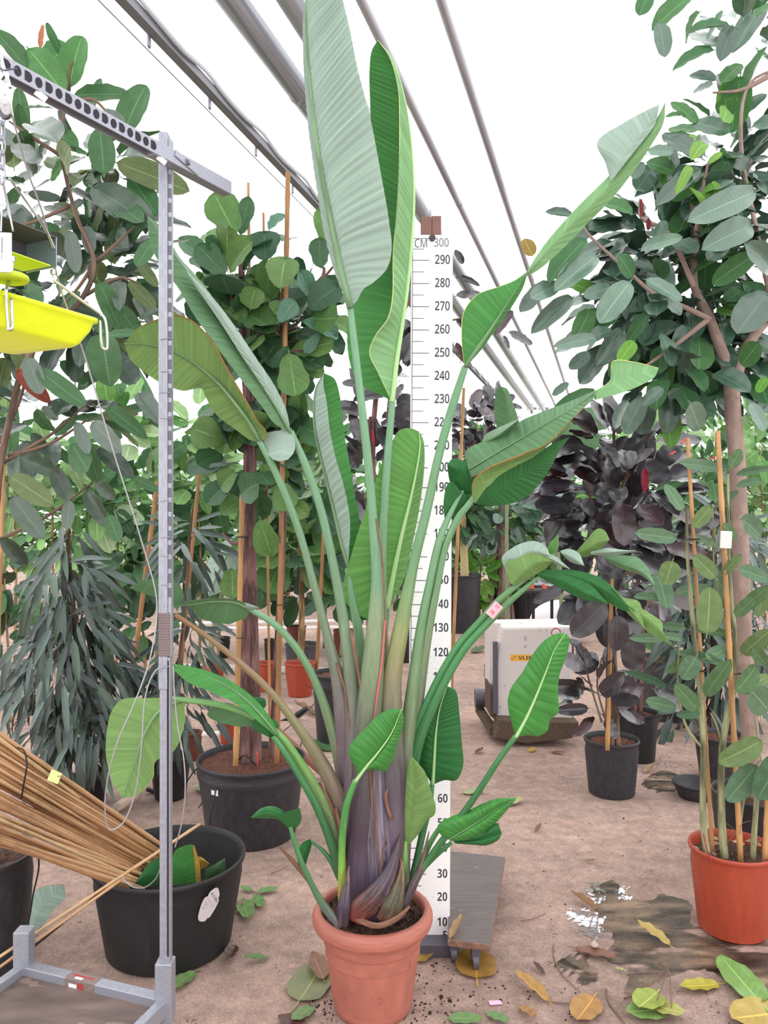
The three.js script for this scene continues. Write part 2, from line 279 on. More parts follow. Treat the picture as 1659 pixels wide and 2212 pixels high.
// many tiny leaves as one piece
function foliage(parent, blobs, n, { geos, len, mats, droop = 0, tints = null, inner = 0.2 }) {
  const o = origin.get(parent), total = blobs.reduce((s, b) => s + b[3] * b[4], 0), mats4 = [];
  for (const b of blobs) {
    const c = at(b[0], b[1], b[2]), k = b[2] / FOCAL, m = Math.max(1, Math.round(n * b[3] * b[4] / total));
    for (let i = 0; i < m; i++) {
      const d = ball(), r = lerp(inner, 1, Math.sqrt(rnd()));
      const base = V(c.x + d.x * r * b[3] * k - o.x, c.y + d.y * r * b[4] * k - o.y, c.z + d.z * r * b[5] - o.z);
      const tip = base.clone().addScaledVector(d.clone().add(V(rr(-0.5, 0.5), rr(-0.4, 0.5) - droop, rr(-0.5, 0.5))).normalize(), rr(...len));
      mats4.push(leafMatrix(base, tip, V(rr(-0.5, 0.5), 0.8, rr(0, 0.9)).normalize(), 1));
    }
  }
  const im = new THREE.InstancedMesh(pick(geos), mats, mats4.length); im.name = 'foliage'; im.userData.kind = 'stuff'; shade(im);
  const col = new THREE.Color();
  mats4.forEach((m, i) => { im.setMatrixAt(i, m); const t = tints ? pick(tints) : '#ffffff'; im.setColorAt(i, col.set(t)); });
  parent.add(im); return im;
}
// a hand-placed leaf: base px, tip px, relative width, depth at base, depth at tip, turn of the face
function leafAt(parent, geos, mats, [bx, by, tx, ty, w = 1, d = 3, dd = 0, hx = 0, hy = 0.25]) {
  return putLeaf(parent, pick(geos), pick(mats), at(bx, by, d), at(tx, ty, d + dd), V(hx, hy, 1).normalize(), w);
}
const limb = (parent, list, d, r0, r1, mat, name = 'branch') => part(parent, name, sweep(P3(list, d), [r0, r1], { sides: 7 }), mat);
function caneGeo(a, b, r, nodes = 6, taper = 0.75) {
  const pts = [], rad = [], L0 = a.distanceTo(b), n = nodes * 4;
  for (let i = 0; i <= n; i++) { const t = i / n; pts.push(V().lerpVectors(a, b, t)); rad.push(r * lerp(1, taper, t) * (i % 4 === 2 ? 1.16 : 1)); }
  return sweep(pts, rad, { seg: n, sides: 7 });
}
// ---------- floor ----------
{
  const g = new THREE.PlaneGeometry(36, 46, 180, 230).rotateX(-Math.PI / 2).translate(0, 0, -20), p = g.attributes.position, uv = g.attributes.uv, c = [];
  for (let i = 0; i < p.count; i++) {
    const x = p.getX(i), z = p.getZ(i); uv.setXY(i, x / 2.4, z / 2.4);
    const n = fbm(x * 0.7 + 40, z * 0.7 + 40, 4), k = 0.84 + 0.3 * (n - 0.5); c.push(k, k * 0.985, k * 0.97);
  }
  g.setAttribute('color', new THREE.Float32BufferAttribute(c, 3));
  structure('floor', g, M.floor);
  structure('floor_slab', new THREE.BoxGeometry(36, 0.2, 46).translate(0, -0.105, -20), plain('#8d7a70', 0.9));
  const joint = [onFloor(60, 2055), onFloor(215, 1930)];
  structure('trim_1', beam(joint[0].setY(-0.002), joint[1].setY(-0.002), 0.014, 0.012), M.crumb);
}
// ---------- large ribbed leaves (upper and lower skin) ----------
const ribTex = pixelTexture(64, 512, (u, v) => { const a = vnoise(3, v * 64, 0, 64), b = vnoise(9, v * 170, 0, 170), c = vnoise(u * 4, v * 12, 4, 12); const l = 0.88 + 0.05 * (a - 0.5) + 0.05 * (b - 0.5) + 0.06 * (c - 0.5) + (a > 0.86 ? 0.04 : 0); return [l, l, l]; });
const ribBump = pixelTexture(64, 512, (u, v) => 0.6 * vnoise(3, v * 64, 0, 64) + 0.4 * vnoise(9, v * 170, 0, 170), false);
const ribbed = (c, o = {}) => phys({ color: hex(c), map: repeat(ribTex, 1, 2.2), bumpMap: repeat(ribBump, 1, 2.2), bumpScale: 0.0012, roughness: 0.95, transmission: 0.22, clearcoat: 0.25, clearcoatRoughness: 0.45, specularIntensity: 0.4, ...o });
const R = {
  green: ribbed('#5ba856'), deep: ribbed('#3f8447'), bright: ribbed('#82c466', { transmission: 0.36 }), gloss: ribbed('#4c9c44', { clearcoat: 0.55, clearcoatRoughness: 0.28, transmission: 0.15 }),
  glossDark: ribbed('#2f7a3c', { clearcoat: 0.5, clearcoatRoughness: 0.3, transmission: 0.12 }), 
  pale: ribbed('#aec6b6', { clearcoat: 0.3, clearcoatRoughness: 0.4, transmission: 0.14 }), mid: ribbed('#9fd494', { clearcoat: 0.2, transmission: 0.26 }), olive: ribbed('#8ab066', { transmission: 0.25, clearcoat: 0.15 }), dull: ribbed('#6a9a68', { clearcoat: 0.8, clearcoatRoughness: 0.35 }),
};
M.midrib = std({ color: hex('#86ad7c'), map: repeat(streak, 2, 2), roughness: 0.55 });
M.midribPale = std({ color: hex('#a9cf8e'), roughness: 0.5 });
M.margin = std({ color: hex('#9a6a38'), roughness: 0.8 });
M.marginYellow = std({ color: hex('#c9cf7d'), roughness: 0.6 });
// L, M, R: pixel outlines of the left edge, midrib and right edge, base to tip; d: depth at base and tip; dl, dr, dm: how far edges and midrib swing back
function bladeGeo({ L, M: mid, R: right, d, dl = 0.04, dr = 0.04, dm = 0, cup = 0, pleat = 0.003, pitch = 0.028, sweepBy = 0.55, rows = 0, cols = 6, thick = 0.0014 }) {
  const c3 = (a) => new THREE.CatmullRomCurve3(a.map(([x, y]) => V(x, y, 0)), false, 'centripetal');
  const cl = c3(L), cm = c3(mid), cr = c3(right), k = (d[0] + d[1]) / 2 / FOCAL, len = cm.getLength() * k;
  const n = rows || clamp(Math.round(len / pitch * 7), 24, 260), w = 2 * cols + 1, P = [];
  const hw = (cl.getPointAt(0.5).distanceTo(cr.getPointAt(0.5))) * 0.5 * k + 0.01, uvs = [];
  for (let i = 0; i <= n; i++) {
    const s = i / n;
    for (let j = 0; j < w; j++) {
      const u = j / cols - 1, a = Math.abs(u), q = clamp(s + sweepBy * (0.55 * Math.pow(a, 0.55) + 0.45 * a) * s * (1 - s) * 0.9, 0, 1);
      const m = cm.getPointAt(q), e = (u < 0 ? cl : cr).getPointAt(q), env = Math.pow(Math.sin(Math.PI * clamp(q, 0.0005, 0.9995)), 0.6);
      const dep = lerp(d[0], d[1], q) + env * ((u < 0 ? dl : dr) * a + dm * (1 - a) - cup * 4 * a * (1 - a));
      P.push(at(lerp(m.x, e.x, a), lerp(m.y, e.y, a), dep)); uvs.push(u * hw, s * len);
    }
  }
  const at2 = (i, j) => P[clamp(i, 0, n) * w + clamp(j, 0, w - 1)], N = [];
  for (let i = 0; i <= n; i++) for (let j = 0; j < w; j++) {
    const du = V().subVectors(at2(i, j + 1), at2(i, j - 1)), dv = V().subVectors(at2(i + 1, j), at2(i - 1, j)), nn = V().crossVectors(du, dv);
    N.push(nn.lengthSq() > 1e-14 ? nn.normalize() : V(0, 0, 1));
  }
  const Q = P.map((p, t) => {
    const i = Math.floor(t / w), j = t % w, a = Math.abs(j / cols - 1), s = i / n, ph = s * len / pitch + 0.7 * Math.sin(s * 9);
    const f = 1.5 * (Math.abs(Math.sin(ph * 3.1416)) - 0.6) + 0.7 * (vnoise(ph * 0.45, a * 2) - 0.5);
    return p.clone().addScaledVector(N[t], pleat * f * Math.pow(a, 0.5) * (1 - 0.72 * a * a * a) * Math.sin(Math.PI * clamp(s * 1.02, 0, 1)) ** 0.4);
  });
  const layer = (off, flip) => {
    const g = new THREE.BufferGeometry(), pos = [], idx = [];
    Q.forEach((p, t) => pos.push(p.x + N[t].x * off, p.y + N[t].y * off, p.z + N[t].z * off));
    for (let i = 0; i < n; i++) for (let j = 0; j < w - 1; j++) { const a = i * w + j; flip ? idx.push(a, a + w, a + 1, a + 1, a + w, a + w + 1) : idx.push(a, a + 1, a + w, a + 1, a + w + 1, a + w); }
    g.setAttribute('position', new THREE.Float32BufferAttribute(pos, 3)); g.setAttribute('uv', new THREE.Float32BufferAttribute(uvs, 2)); g.setIndex(idx); g.computeVertexNormals(); return g;
  };
  return mergeGeometries([layer(thick / 2, false), layer(-thick / 2, true)], true);
}
function blade(parent, spec) {
  const m = part(parent, spec.name ?? 'leaf', bladeGeo(spec), [spec.front, spec.back ?? spec.front], spec.label);
  if (spec.rib) {
    const pts = spec.M.map(([x, y], i, a) => { const s = i / (a.length - 1); return at(x, y, lerp(spec.d[0], spec.d[1], s) + (spec.dm ?? 0) * Math.sin(Math.PI * s) - 0.004); }), k = spec.d[0] / FOCAL;
    part(m, 'midrib', sweep(pts, [spec.rib * k, spec.rib * 0.75 * k, spec.rib * 0.4 * k, 0.0012], { sides: 7, seg: 40 }), spec.ribMat ?? M.midrib);
  }
  if (spec.margin) {
    const [which, mat, r = 0.0022] = spec.margin, e = spec[which], off = which === 'L' ? spec.dl ?? 0.04 : spec.dr ?? 0.04;
    const pts = e.map(([x, y], i, a) => { const s = i / (a.length - 1); return at(x, y, lerp(spec.d[0], spec.d[1], s) + off * Math.pow(Math.sin(Math.PI * clamp(s, 0.001, 0.999)), 0.6)); });
    part(m, 'dry_margin', sweep(pts, [r * 0.4, r, r, r * 0.4], { sides: 5, seg: 60 }), mat);
  }
  return m;
}
// ---------- the terracotta pot ----------
const potAt = onFloor(805, 2172);
const pot1 = thing('terracotta_pot', 'large terracotta coloured plastic pot with thick rolled rim in the middle front', 'pot', potAt);
const put = (g, p) => g.translate(p.x, p.y, p.z);
part(pot1, 'body', put(lathe([[0.001, 0], [0.125, 0], [0.136, 0.004], [0.141, 0.02], [0.146, 0.045], [0.172, 0.245], [0.178, 0.25], [0.18, 0.258], [0.184, 0.30], [0.19, 0.315], [0.182, 0.32], [0.178, 0.3], [0.17, 0.2]], 72), potAt), M.terracotta);
part(pot1, 'rim', put(lathe([[0.186, 0.300], [0.201, 0.2985], [0.211, 0.305], [0.2165, 0.319], [0.2165, 0.335], [0.211, 0.349], [0.203, 0.357], [0.194, 0.3595], [0.186, 0.356], [0.183, 0.345], [0.182, 0.31]], 72), potAt), M.terracotta);
function soilDisc(r, y, amp = 0.012, mound = 0) {
  const pos = [0, y + mound, 0], uv = [0, 0], idx = [], R_ = 14, S = 40;
  for (let i = 1; i <= R_; i++) for (let j = 0; j < S; j++) { const a = j / S * 6.2832, q = r * i / R_, x = Math.cos(a) * q, z = Math.sin(a) * q; pos.push(x, y + mound * (1 - i / R_) + amp * (vnoise(x * 90 + 50, z * 90 + 50) - 0.5) * 2 * (i < R_ ? 1 : 0.3), z); uv.push(x, z); }
  for (let j = 0; j < S; j++) { idx.push(0, 1 + (j + 1) % S, 1 + j); for (let i = 0; i < R_ - 1; i++) { const a = 1 + i * S + j, b = 1 + i * S + (j + 1) % S; idx.push(a, b, a + S, b, b + S, a + S); } }
  const g = new THREE.BufferGeometry(); g.setAttribute('position', new THREE.Float32BufferAttribute(pos, 3)); g.setAttribute('uv', new THREE.Float32BufferAttribute(uv, 2)); g.setIndex(idx); g.computeVertexNormals(); return g;
}
part(pot1, 'soil', put(soilDisc(0.185, 0.325, 0.012, 0.012), potAt), M.soil);
{
  const g = []; for (let i = 0; i < 420; i++) { const a = rr(0, 6.283), q = 0.175 * Math.sqrt(rnd()), s = rr(0.002, 0.0065); g.push(new THREE.IcosahedronGeometry(s, 0).rotateX(rr(0, 3)).rotateZ(rr(0, 3)).translate(potAt.x + Math.cos(a) * q, 0.335 + rr(-0.003, 0.008), potAt.z + Math.sin(a) * q)); }
  const c = part(pot1, 'soil_crumbs', merge(g), M.soil); c.userData.kind = 'stuff';
}
// ---------- the bird of paradise ----------
const bop = thing('bird_of_paradise', 'tall multi-stemmed bird of paradise plant with huge paddle leaves in the terracotta pot', 'plant', V(potAt.x, 0.33, potAt.z));
const stemTex = pixelTexture(256, 256, (u, v) => { const s = fbm(u * 30, v * 6, 4, 30, 6), d = vnoise(u * 90, v * 40, 0, 0); const l = 0.92 + 0.22 * (s - 0.5) - (d > 0.88 ? 0.13 : 0); return [l, l, l]; });
M.stem = std({ color: 0xffffff, vertexColors: true, map: repeat(stemTex, 8, 4), roughness: 0.4 });
const toneAt = (stops, t) => { const f = t * (stops.length - 1), k = Math.min(stops.length - 2, Math.floor(f)); return hex(stops[k]).lerp(hex(stops[k + 1]), f - k); };
// list of [x, y, depth, radius px]; tones from base to top
function petiole(list, tones, { sides = 12, flatten = 0.8, name = 'stalk', parent = bop, axis = null } = {}) {
  const g = sweep(P3(list), list.map((p) => p[3] * p[2] / FOCAL), { sides, flatten, seg: list.length * 7, axis });
  const n = g.attributes.position.count, c = [], w = sides + 1, rings = Math.floor((n - 2) / w);
  for (let i = 0; i < n; i++) { const t = i < rings * w ? Math.floor(i / w) / (rings - 1) : i === n - 2 ? 0 : 1; const q = toneAt(tones, clamp(t, 0, 1)); c.push(q.r, q.g, q.b); }
  g.setAttribute('color', new THREE.Float32BufferAttribute(c, 3));
  return part(parent, name, g, name === 'stalk' ? M.stem : M.sheathSkin);
}
M.sheathSkin = std({ color: 0xffffff, vertexColors: true, map: repeat(pixelTexture(256, 256, (u, v) => { const a = fbm(u * 26, v * 3, 4, 26, 3), d = vnoise(u * 70, v * 30, 70, 30) * vnoise(u * 9, v * 5, 9, 5); const l = 0.72 + 0.75 * (a - 0.42) - (d > 0.5 ? 0.28 : 0); return [l, l * 0.98, l]; }), 5, 2), roughness: 0.38 });
const T = {
  tall: ['#5d4650', '#6b5963', '#7d6d72', '#76806c', '#78906f', '#709a74', '#75a37a', '#79a981'],
  side: ['#6b5560', '#77736c', '#7d9068', '#6f9a6c', '#74a377', '#7aa980'],
  green: ['#5c8a4c', '#4f8f4c', '#559a52', '#6aae5e'], deep: ['#4a6a4a', '#3f7a48', '#46864e', '#4f9256'], brown: ['#7d6f72', '#8b7a6a', '#8f8a64', '#94795a', '#97754f'], sheath: ['#54414d', '#6a5865', '#86788a', '#7c6f7c', '#7f7b74'], dry: ['#6a4a44', '#94705c', '#b48a70', '#9a7460'],
};
const FZ = V(0, 0, 1);
// sheathing leaf bases round the trunk, wide at the foot and drawn out into stalks
petiole([[804, 1985, 2.8, 60], [808, 1930, 2.8, 54], [814, 1850, 2.8, 46], [816, 1760, 2.8, 44], [816, 1650, 2.8, 40], [816, 1540, 2.8, 34], [818, 1440, 2.81, 24]], ['#5a3c3a', '#4a3844', '#50404e', '#544a56', '#5a5658', '#6f7058', '#7d885f'], { name: 'trunk', sides: 20, flatten: 0.9, axis: FZ });
petiole([[778, 1978, 2.735, 34], [780, 1905, 2.71, 38], [784, 1800, 2.69, 30], [788, 1700, 2.69, 30], [795, 1580, 2.705, 29], [805, 1450, 2.735, 26], [812, 1340, 2.755, 18], [814, 1250, 2.76, 12], [806, 1130, 2.76, 10], [794, 990, 2.76, 9.5], [778, 850, 2.76, 8.5], [757, 665, 2.76, 7.5]], ['#5d4a5a', '#6a5a6e', '#4d3d4a', '#564a52', '#6a6a5a', '#788a64', '#8a9a72', '#74a07a', '#75a37a', '#75a37a', '#79a981', '#79a981'], { name: 'stalk', flatten: 0.75, axis: FZ });
petiole([[840, 1965, 2.735, 30], [842, 1880, 2.71, 34], [846, 1780, 2.7, 30], [848, 1680, 2.7, 29], [844, 1580, 2.72, 27], [848, 1460, 2.74, 20], [862, 1380, 2.75, 18], [875, 1310, 2.76, 15], [893, 1220, 2.77, 11], [920, 1110, 2.76, 10], [950, 975, 2.74, 9], [980, 870, 2.73, 9], [1005, 792, 2.72, 7]], ['#4d3a40', '#594854', '#6a5c68', '#5a5058', '#6f6a5c', '#8d8560', '#93985f', '#7f9a62', '#6f9a6a', '#74a377', '#74a377', '#6fa074', '#6fa074'], { flatten: 0.75, axis: FZ });
petiole([[812, 1985, 2.72, 26], [820, 1930, 2.685, 26], [818, 1840, 2.668, 27], [814, 1740, 2.67, 23], [812, 1640, 2.68, 16], [808, 1560, 2.7, 3]], ['#5a4854', '#756a7c', '#958c9f', '#857c8c', '#776d78', '#77706c'], { name: 'sheath', flatten: 0.45, axis: FZ });
petiole([[766, 1960, 2.76, 18], [760, 1860, 2.75, 22], [762, 1740, 2.75, 24], [768, 1620, 2.76, 22], [762, 1500, 2.77, 19], [752, 1420, 2.77, 13], [740, 1330, 2.78, 11.5], [716, 1200, 2.77, 9.5], [690, 1090, 2.76, 9], [658, 1000, 2.75, 8.5], [628, 932, 2.74, 7]], T.tall, { flatten: 0.75, axis: FZ });
petiole([[752, 1910, 2.8, 14], [748, 1780, 2.79, 18], [746, 1650, 2.79, 19], [740, 1540, 2.79, 19], [726, 1450, 2.79, 14], [706, 1370, 2.79, 10], [680, 1270, 2.78, 8.5], [650, 1160, 2.77, 8], [617, 1070, 2.76, 7.5], [585, 1000, 2.75, 7], [560, 952, 2.74, 6]], T.tall, { flatten: 0.75, axis: FZ });
petiole([[850, 1980, 2.73, 26], [858, 1900, 2.73, 26], [866, 1780, 2.735, 24], [874, 1660, 2.75, 19], [884, 1560, 2.76, 17], [898, 1440, 2.77, 13], [910, 1350, 2.77, 10], [928, 1260, 2.77, 8.5], [950, 1165, 2.77, 8], [975, 1105, 2.78, 6], [1000, 1060, 2.79, 3]], T.side, { flatten: 0.75, axis: FZ });
petiole([[858, 1900, 2.75, 16], [872, 1750, 2.76, 18], [890, 1600, 2.77, 16], [908, 1470, 2.78, 13], [924, 1370, 2.78, 10], [942, 1275, 2.78, 8.5], [962, 1180, 2.78, 8], [990, 1118, 2.77, 7.5], [1012, 1090, 2.76, 7], [1030, 1060, 2.76, 3]], T.side, { flatten: 0.75, axis: FZ });
petiole([[855, 1800, 2.78, 14], [870, 1700, 2.78, 15], [892, 1600, 2.77, 13], [920, 1530, 2.76, 11], [955, 1455, 2.75, 10], [995, 1390, 2.74, 9], [1035, 1345, 2.73, 8], [1075, 1300, 2.72, 8], [1115, 1266, 2.72, 6.5], [1150, 1240, 2.72, 3]], T.deep.concat(['#64925c', '#6f9c64']), { flatten: 0.8, axis: FZ });
petiole([[865, 1800, 2.77, 12], [885, 1690, 2.76, 13], [905, 1600, 2.75, 12], [932, 1535, 2.74, 10], [965, 1465, 2.73, 9], [1005, 1400, 2.72, 8], [1048, 1352, 2.71, 8], [1090, 1310, 2.71, 7.5], [1130, 1274, 2.71, 6], [1165, 1246, 2.72, 3]], T.deep.concat(['#5c8c58', '#679a60']), { flatten: 0.8, axis: FZ });
petiole([[756, 1900, 2.8, 14], [752, 1780, 2.8, 16], [738, 1660, 2.8, 15], [712, 1560, 2.8, 11], [680, 1470, 2.79, 8.5], [640, 1400, 2.78, 8], [595, 1350, 2.77, 7.5], [540, 1316, 2.76, 6]], T.side, { flatten: 0.8, axis: FZ });
petiole([[756, 1880, 2.77, 15], [746, 1800, 2.76, 17], [728, 1720, 2.75, 19], [690, 1640, 2.74, 15], [640, 1565, 2.72, 10], [580, 1490, 2.7, 8], [510, 1425, 2.68, 7], [440, 1370, 2.66, 6], [378, 1327, 2.64, 5]], T.brown, { flatten: 0.8, axis: FZ });
petiole([[745, 1880, 2.74, 10], [722, 1790, 2.73, 12], [690, 1720, 2.72, 12], [650, 1650, 2.7, 10], [605, 1590, 2.68, 8], [545, 1548, 2.66, 7.5], [480, 1524, 2.64, 7], [400, 1512, 2.6, 6], [372, 1508, 2.58, 4]], ['#7d6f72', '#86a06a', '#7fb25f', '#74a862', '#7fb46c', '#8aba78'], { flatten: 0.85, axis: FZ });
petiole([[738, 1900, 2.7, 9], [715, 1820, 2.69, 10], [690, 1755, 2.68, 9], [655, 1690, 2.67, 7.5], [615, 1625, 2.66, 7], [590, 1590, 2.66, 6]], T.deep, { flatten: 0.85, axis: FZ });
petiole([[738, 1955, 2.66, 8], [738, 1870, 2.65, 8], [741, 1790, 2.64, 8], [750, 1735, 2.63, 7.5], [768, 1685, 2.62, 6]], ['#c7a44c', '#86bf4c', '#559a4e', '#4f9650', '#5fa858'], { flatten: 0.9, axis: FZ });
petiole([[878, 1950, 2.68, 7], [905, 1890, 2.67, 7.5], [945, 1830, 2.65, 7.5], [985, 1778, 2.63, 7.5], [1030, 1715, 2.6, 7], [1075, 1645, 2.57, 6.5], [1114, 1590, 2.55, 6]], ['#9ac45c', '#3f7d48', '#3a7746', '#3f7d4a', '#4b8a50'], { flatten: 0.9, axis: FZ });
petiole([[880, 1940, 2.76, 8], [900, 1860, 2.78, 8], [915, 1790, 2.8, 7.5], [928, 1740, 2.82, 6.5], [934, 1690, 2.83, 5]], T.deep, { flatten: 0.9, axis: FZ });
petiole([[866, 1925, 2.7, 12], [872, 1870, 2.69, 10], [877, 1815, 2.69, 3]], ['#5b7a4c', '#6f9a5c', '#8dbf5c'], { flatten: 0.9, axis: FZ });
petiole([[905, 1880, 2.7, 6], [925, 1830, 2.69, 6], [945, 1795, 2.68, 5.5], [965, 1770, 2.66, 4.5]], T.green, { axis: FZ });
petiole([[905, 1885, 2.7, 6], [940, 1850, 2.69, 5.5], [975, 1820, 2.68, 4.5]], T.deep, { axis: FZ });
petiole([[735, 2000, 2.6, 9], [705, 1965, 2.59, 9], [678, 1920, 2.58, 7], [650, 1860, 2.57, 6], [635, 1815, 2.57, 5], [627, 1786, 2.57, 4.5]], ['#6d6470', '#557a58', '#4a8450', '#4f8f54'], { axis: FZ });
petiole([[735, 1900, 2.7, 7], [715, 1860, 2.71, 6], [695, 1835, 2.72, 4.5], [672, 1818, 2.72, 3]], T.deep, { axis: FZ });
petiole([[742, 1860, 2.74, 7], [722, 1790, 2.745, 6], [712, 1720, 2.75, 5], [705, 1650, 2.76, 3]], ['#7fae50', '#86bf58', '#79b556', '#6aa850'], { axis: FZ });
petiole([[788, 1560, 2.83, 14], [782, 1430, 2.86, 13], [772, 1350, 2.87, 10], [760, 1290, 2.88, 8], [750, 1228, 2.88, 5]], ['#7a7a68', '#6f9468', '#74a377', '#79a981'], { axis: FZ });
petiole([[822, 1500, 2.9, 14], [826, 1400, 2.9, 10], [836, 1310, 2.9, 7]], ['#7a7a68', '#6f9468', '#74a377'], { axis: FZ });
petiole([[832, 1560, 2.8, 15], [826, 1400, 2.82, 14], [824, 1250, 2.83, 10], [830, 1100, 2.84, 9], [838, 980, 2.84, 8.5], [848, 868, 2.84, 6.5]], ['#8a7a70', '#8a9068', '#74a377', '#79a981', '#79a981'], { axis: FZ });
// dry brown edges and shrivelled sheath tips
const dryStrip = (list, r = 3) => part(bop, 'dry_sheath', sweep(P3(list), list.map((p, i) => r * (i === list.length - 1 ? 0.4 : 1) * p[2] / FOCAL), { sides: 6, flatten: 0.5, axis: FZ }), M.drySheath);
M.drySheath = std({ color: hex('#9c6f58'), map: repeat(streak, 6, 6), roughness: 0.85 });
M.sheathPink = std({ color: hex('#b5625c'), roughness: 0.7 });
dryStrip([[832, 1340, 2.735], [826, 1420, 2.715], [815, 1500, 2.69], [806, 1570, 2.675]], 2.6).material = M.sheathPink;
dryStrip([[758, 1360, 2.755], [768, 1420, 2.735], [782, 1500, 2.71], [790, 1580, 2.69]], 3.2);
dryStrip([[727, 1432, 2.77], [745, 1490, 2.755], [755, 1560, 2.745], [758, 1620, 2.74]], 2.6);
dryStrip([[812, 1120, 2.75], [822, 1180, 2.745], [828, 1250, 2.735], [830, 1340, 2.725]], 2);
dryStrip([[806, 1660, 2.66], [812, 1760, 2.65], [818, 1850, 2.64], [822, 1900, 2.65]], 1.8);
dryStrip([[790, 1590, 2.67], [800, 1690, 2.655], [806, 1790, 2.648], [800, 1870, 2.65]], 1.6);
dryStrip([[760, 1650, 2.7], [768, 1740, 2.69], [772, 1840, 2.69]], 1.6);
dryStrip([[862, 1640, 2.69], [868, 1740, 2.68], [866, 1830, 2.68]], 1.6);
dryStrip([[838, 1740, 2.67], [832, 1800, 2.655], [826, 1860, 2.645], [818, 1905, 2.645]], 2);
dryStrip([[845, 1770, 2.66], [836, 1740, 2.65], [833, 1718, 2.64], [838, 1704, 2.64]], 4);
dryStrip([[770, 1960, 2.63], [800, 1975, 2.6], [826, 1945, 2.605], [845, 1900, 2.62], [852, 1840, 2.65]], 4);
dryStrip([[768, 1985, 2.6], [815, 2000, 2.575], [855, 1985, 2.58], [885, 1958, 2.6]], 7);
dryStrip([[735, 1990, 2.61], [700, 1950, 2.6], [665, 1900, 2.59], [632, 1860, 2.58], [603, 1828, 2.58]], 5);
dryStrip([[690, 1690, 2.73], [715, 1740, 2.72], [735, 1800, 2.71], [742, 1860, 2.7]], 4);
dryStrip([[725, 1745, 2.71], [737, 1800, 2.7], [745, 1860, 2.69], [750, 1930, 2.68]], 4);
dryStrip([[858, 1900, 2.68], [864, 1850, 2.675], [868, 1960, 2.63]], 3);
petiole([[770, 1985, 2.62, 24], [785, 1960, 2.6, 26], [815, 1930, 2.6, 24], [842, 1885, 2.62, 15], [856, 1840, 2.645, 8], [866, 1800, 2.67, 1]], ['#9c4442', '#80524c', '#665460', '#5a4856', '#6a4a48'], { name: 'sheath', flatten: 0.5, axis: FZ });
petiole([[830, 1990, 2.6, 20], [846, 1960, 2.595, 24], [858, 1925, 2.61, 17], [866, 1890, 2.63, 8], [868, 1860, 2.65, 1]], ['#7a4a42', '#5f5a3e', '#6d6440', '#8a6a44', '#b08a62'], { name: 'sheath', flatten: 0.5, axis: FZ });
petiole([[738, 1998, 2.6, 16], [742, 1960, 2.595, 15], [748, 1920, 2.61, 9], [754, 1870, 2.64, 0.8]], ['#5d4850', '#5a4a5c', '#6d5a62', '#8a6a5c'], { name: 'sheath', flatten: 0.6, axis: FZ });
petiole([[868, 1965, 2.62, 12], [890, 1915, 2.64, 11], [910, 1870, 2.66, 7], [927, 1795, 2.67, 0.8]], ['#4d4048', '#5a4a50', '#6a5650', '#8a6a58'], { name: 'sheath', flatten: 0.6, axis: FZ });

// ---- blades ----
blade(bop, { front: R.pale, back: R.green, d: [2.755, 2.7], dl: 0.07, dr: -0.05, pleat: 0.0095, pitch: 0.024, sweepBy: 0.8, rib: 8, cols: 8,
  L: [[757, 668], [724, 590], [700, 500], [682, 390], [665, 260], [656, 130], [658, 20], [680, -60], [705, -110]],
  M: [[757, 665], [735, 580], [713, 470], [690, 350], [673, 210], [664, 90], [664, 0], [680, -65], [705, -110]],
  R: [[757, 665], [771, 650], [786, 624], [806, 611], [836, 580], [846, 540], [840, 475], [822, 370], [800, 255], [773, 150], [755, 60], [738, -10], [725, -65], [705, -110]] });
blade(bop, { front: R.green, back: R.mid, d: [2.84, 2.84], dl: 0.14, dr: -0.09, pleat: 0.0065, pitch: 0.024, sweepBy: 0.5, rib: 6, ribMat: M.midribPale, cols: 8, margin: ['R', M.marginYellow, 0.0016],
  L: [[847, 868], [826, 855], [785, 835], [765, 810], [753, 770], [750, 705], [762, 630], [790, 520], [800, 400], [801, 260], [798, 160], [803, 110], [816, 87]],
  M: [[847, 868], [857, 780], [869, 700], [881, 610], [890, 510], [894, 430], [891, 340], [881, 250], [866, 180], [846, 125], [816, 87]],
  R: [[847, 868], [838, 850], [817, 805], [798, 762], [812, 724], [838, 688], [848, 640], [849, 550], [856, 470], [862, 360], [863, 250], [860, 190], [842, 125], [816, 87]] });
blade(bop, { front: R.bright, back: R.mid, d: [2.9, 2.92], dl: -0.04, dr: 0.1, pleat: 0.0028, pitch: 0.024, sweepBy: 0.3, rib: 6, ribMat: M.midribPale, cols: 8,
  L: [[836, 1325], [795, 1337], [772, 1325], [747, 1300], [742, 1262], [757, 1205], [775, 1145], [803, 1062], [825, 1000], [845, 958], [862, 930], [885, 925], [905, 932]],
  M: [[836, 1315], [850, 1240], [868, 1155], [884, 1090], [898, 1025], [907, 965], [905, 932]],
  R: [[836, 1320], [850, 1290], [868, 1262], [885, 1200], [900, 1130], [911, 1060], [917, 990], [914, 950], [905, 932]] });
blade(bop, { front: R.green, back: R.pale, d: [2.88, 2.9], dl: -0.05, dr: 0.1, pleat: 0.0035, pitch: 0.024, sweepBy: 0.35, rib: 4, cols: 7,
  L: [[752, 1225], [754, 1190], [756, 1120], [742, 1045], [727, 995], [713, 930], [706, 868], [699, 830], [700, 806]],
  M: [[752, 1225], [737, 1172], [721, 1105], [705, 1040], [690, 980], [679, 925], [677, 880], [682, 838], [700, 806]],
  R: [[752, 1225], [765, 1190], [776, 1130], [767, 1070], [755, 1000], [745, 945], [740, 900], [735, 860], [722, 818], [700, 806]] });
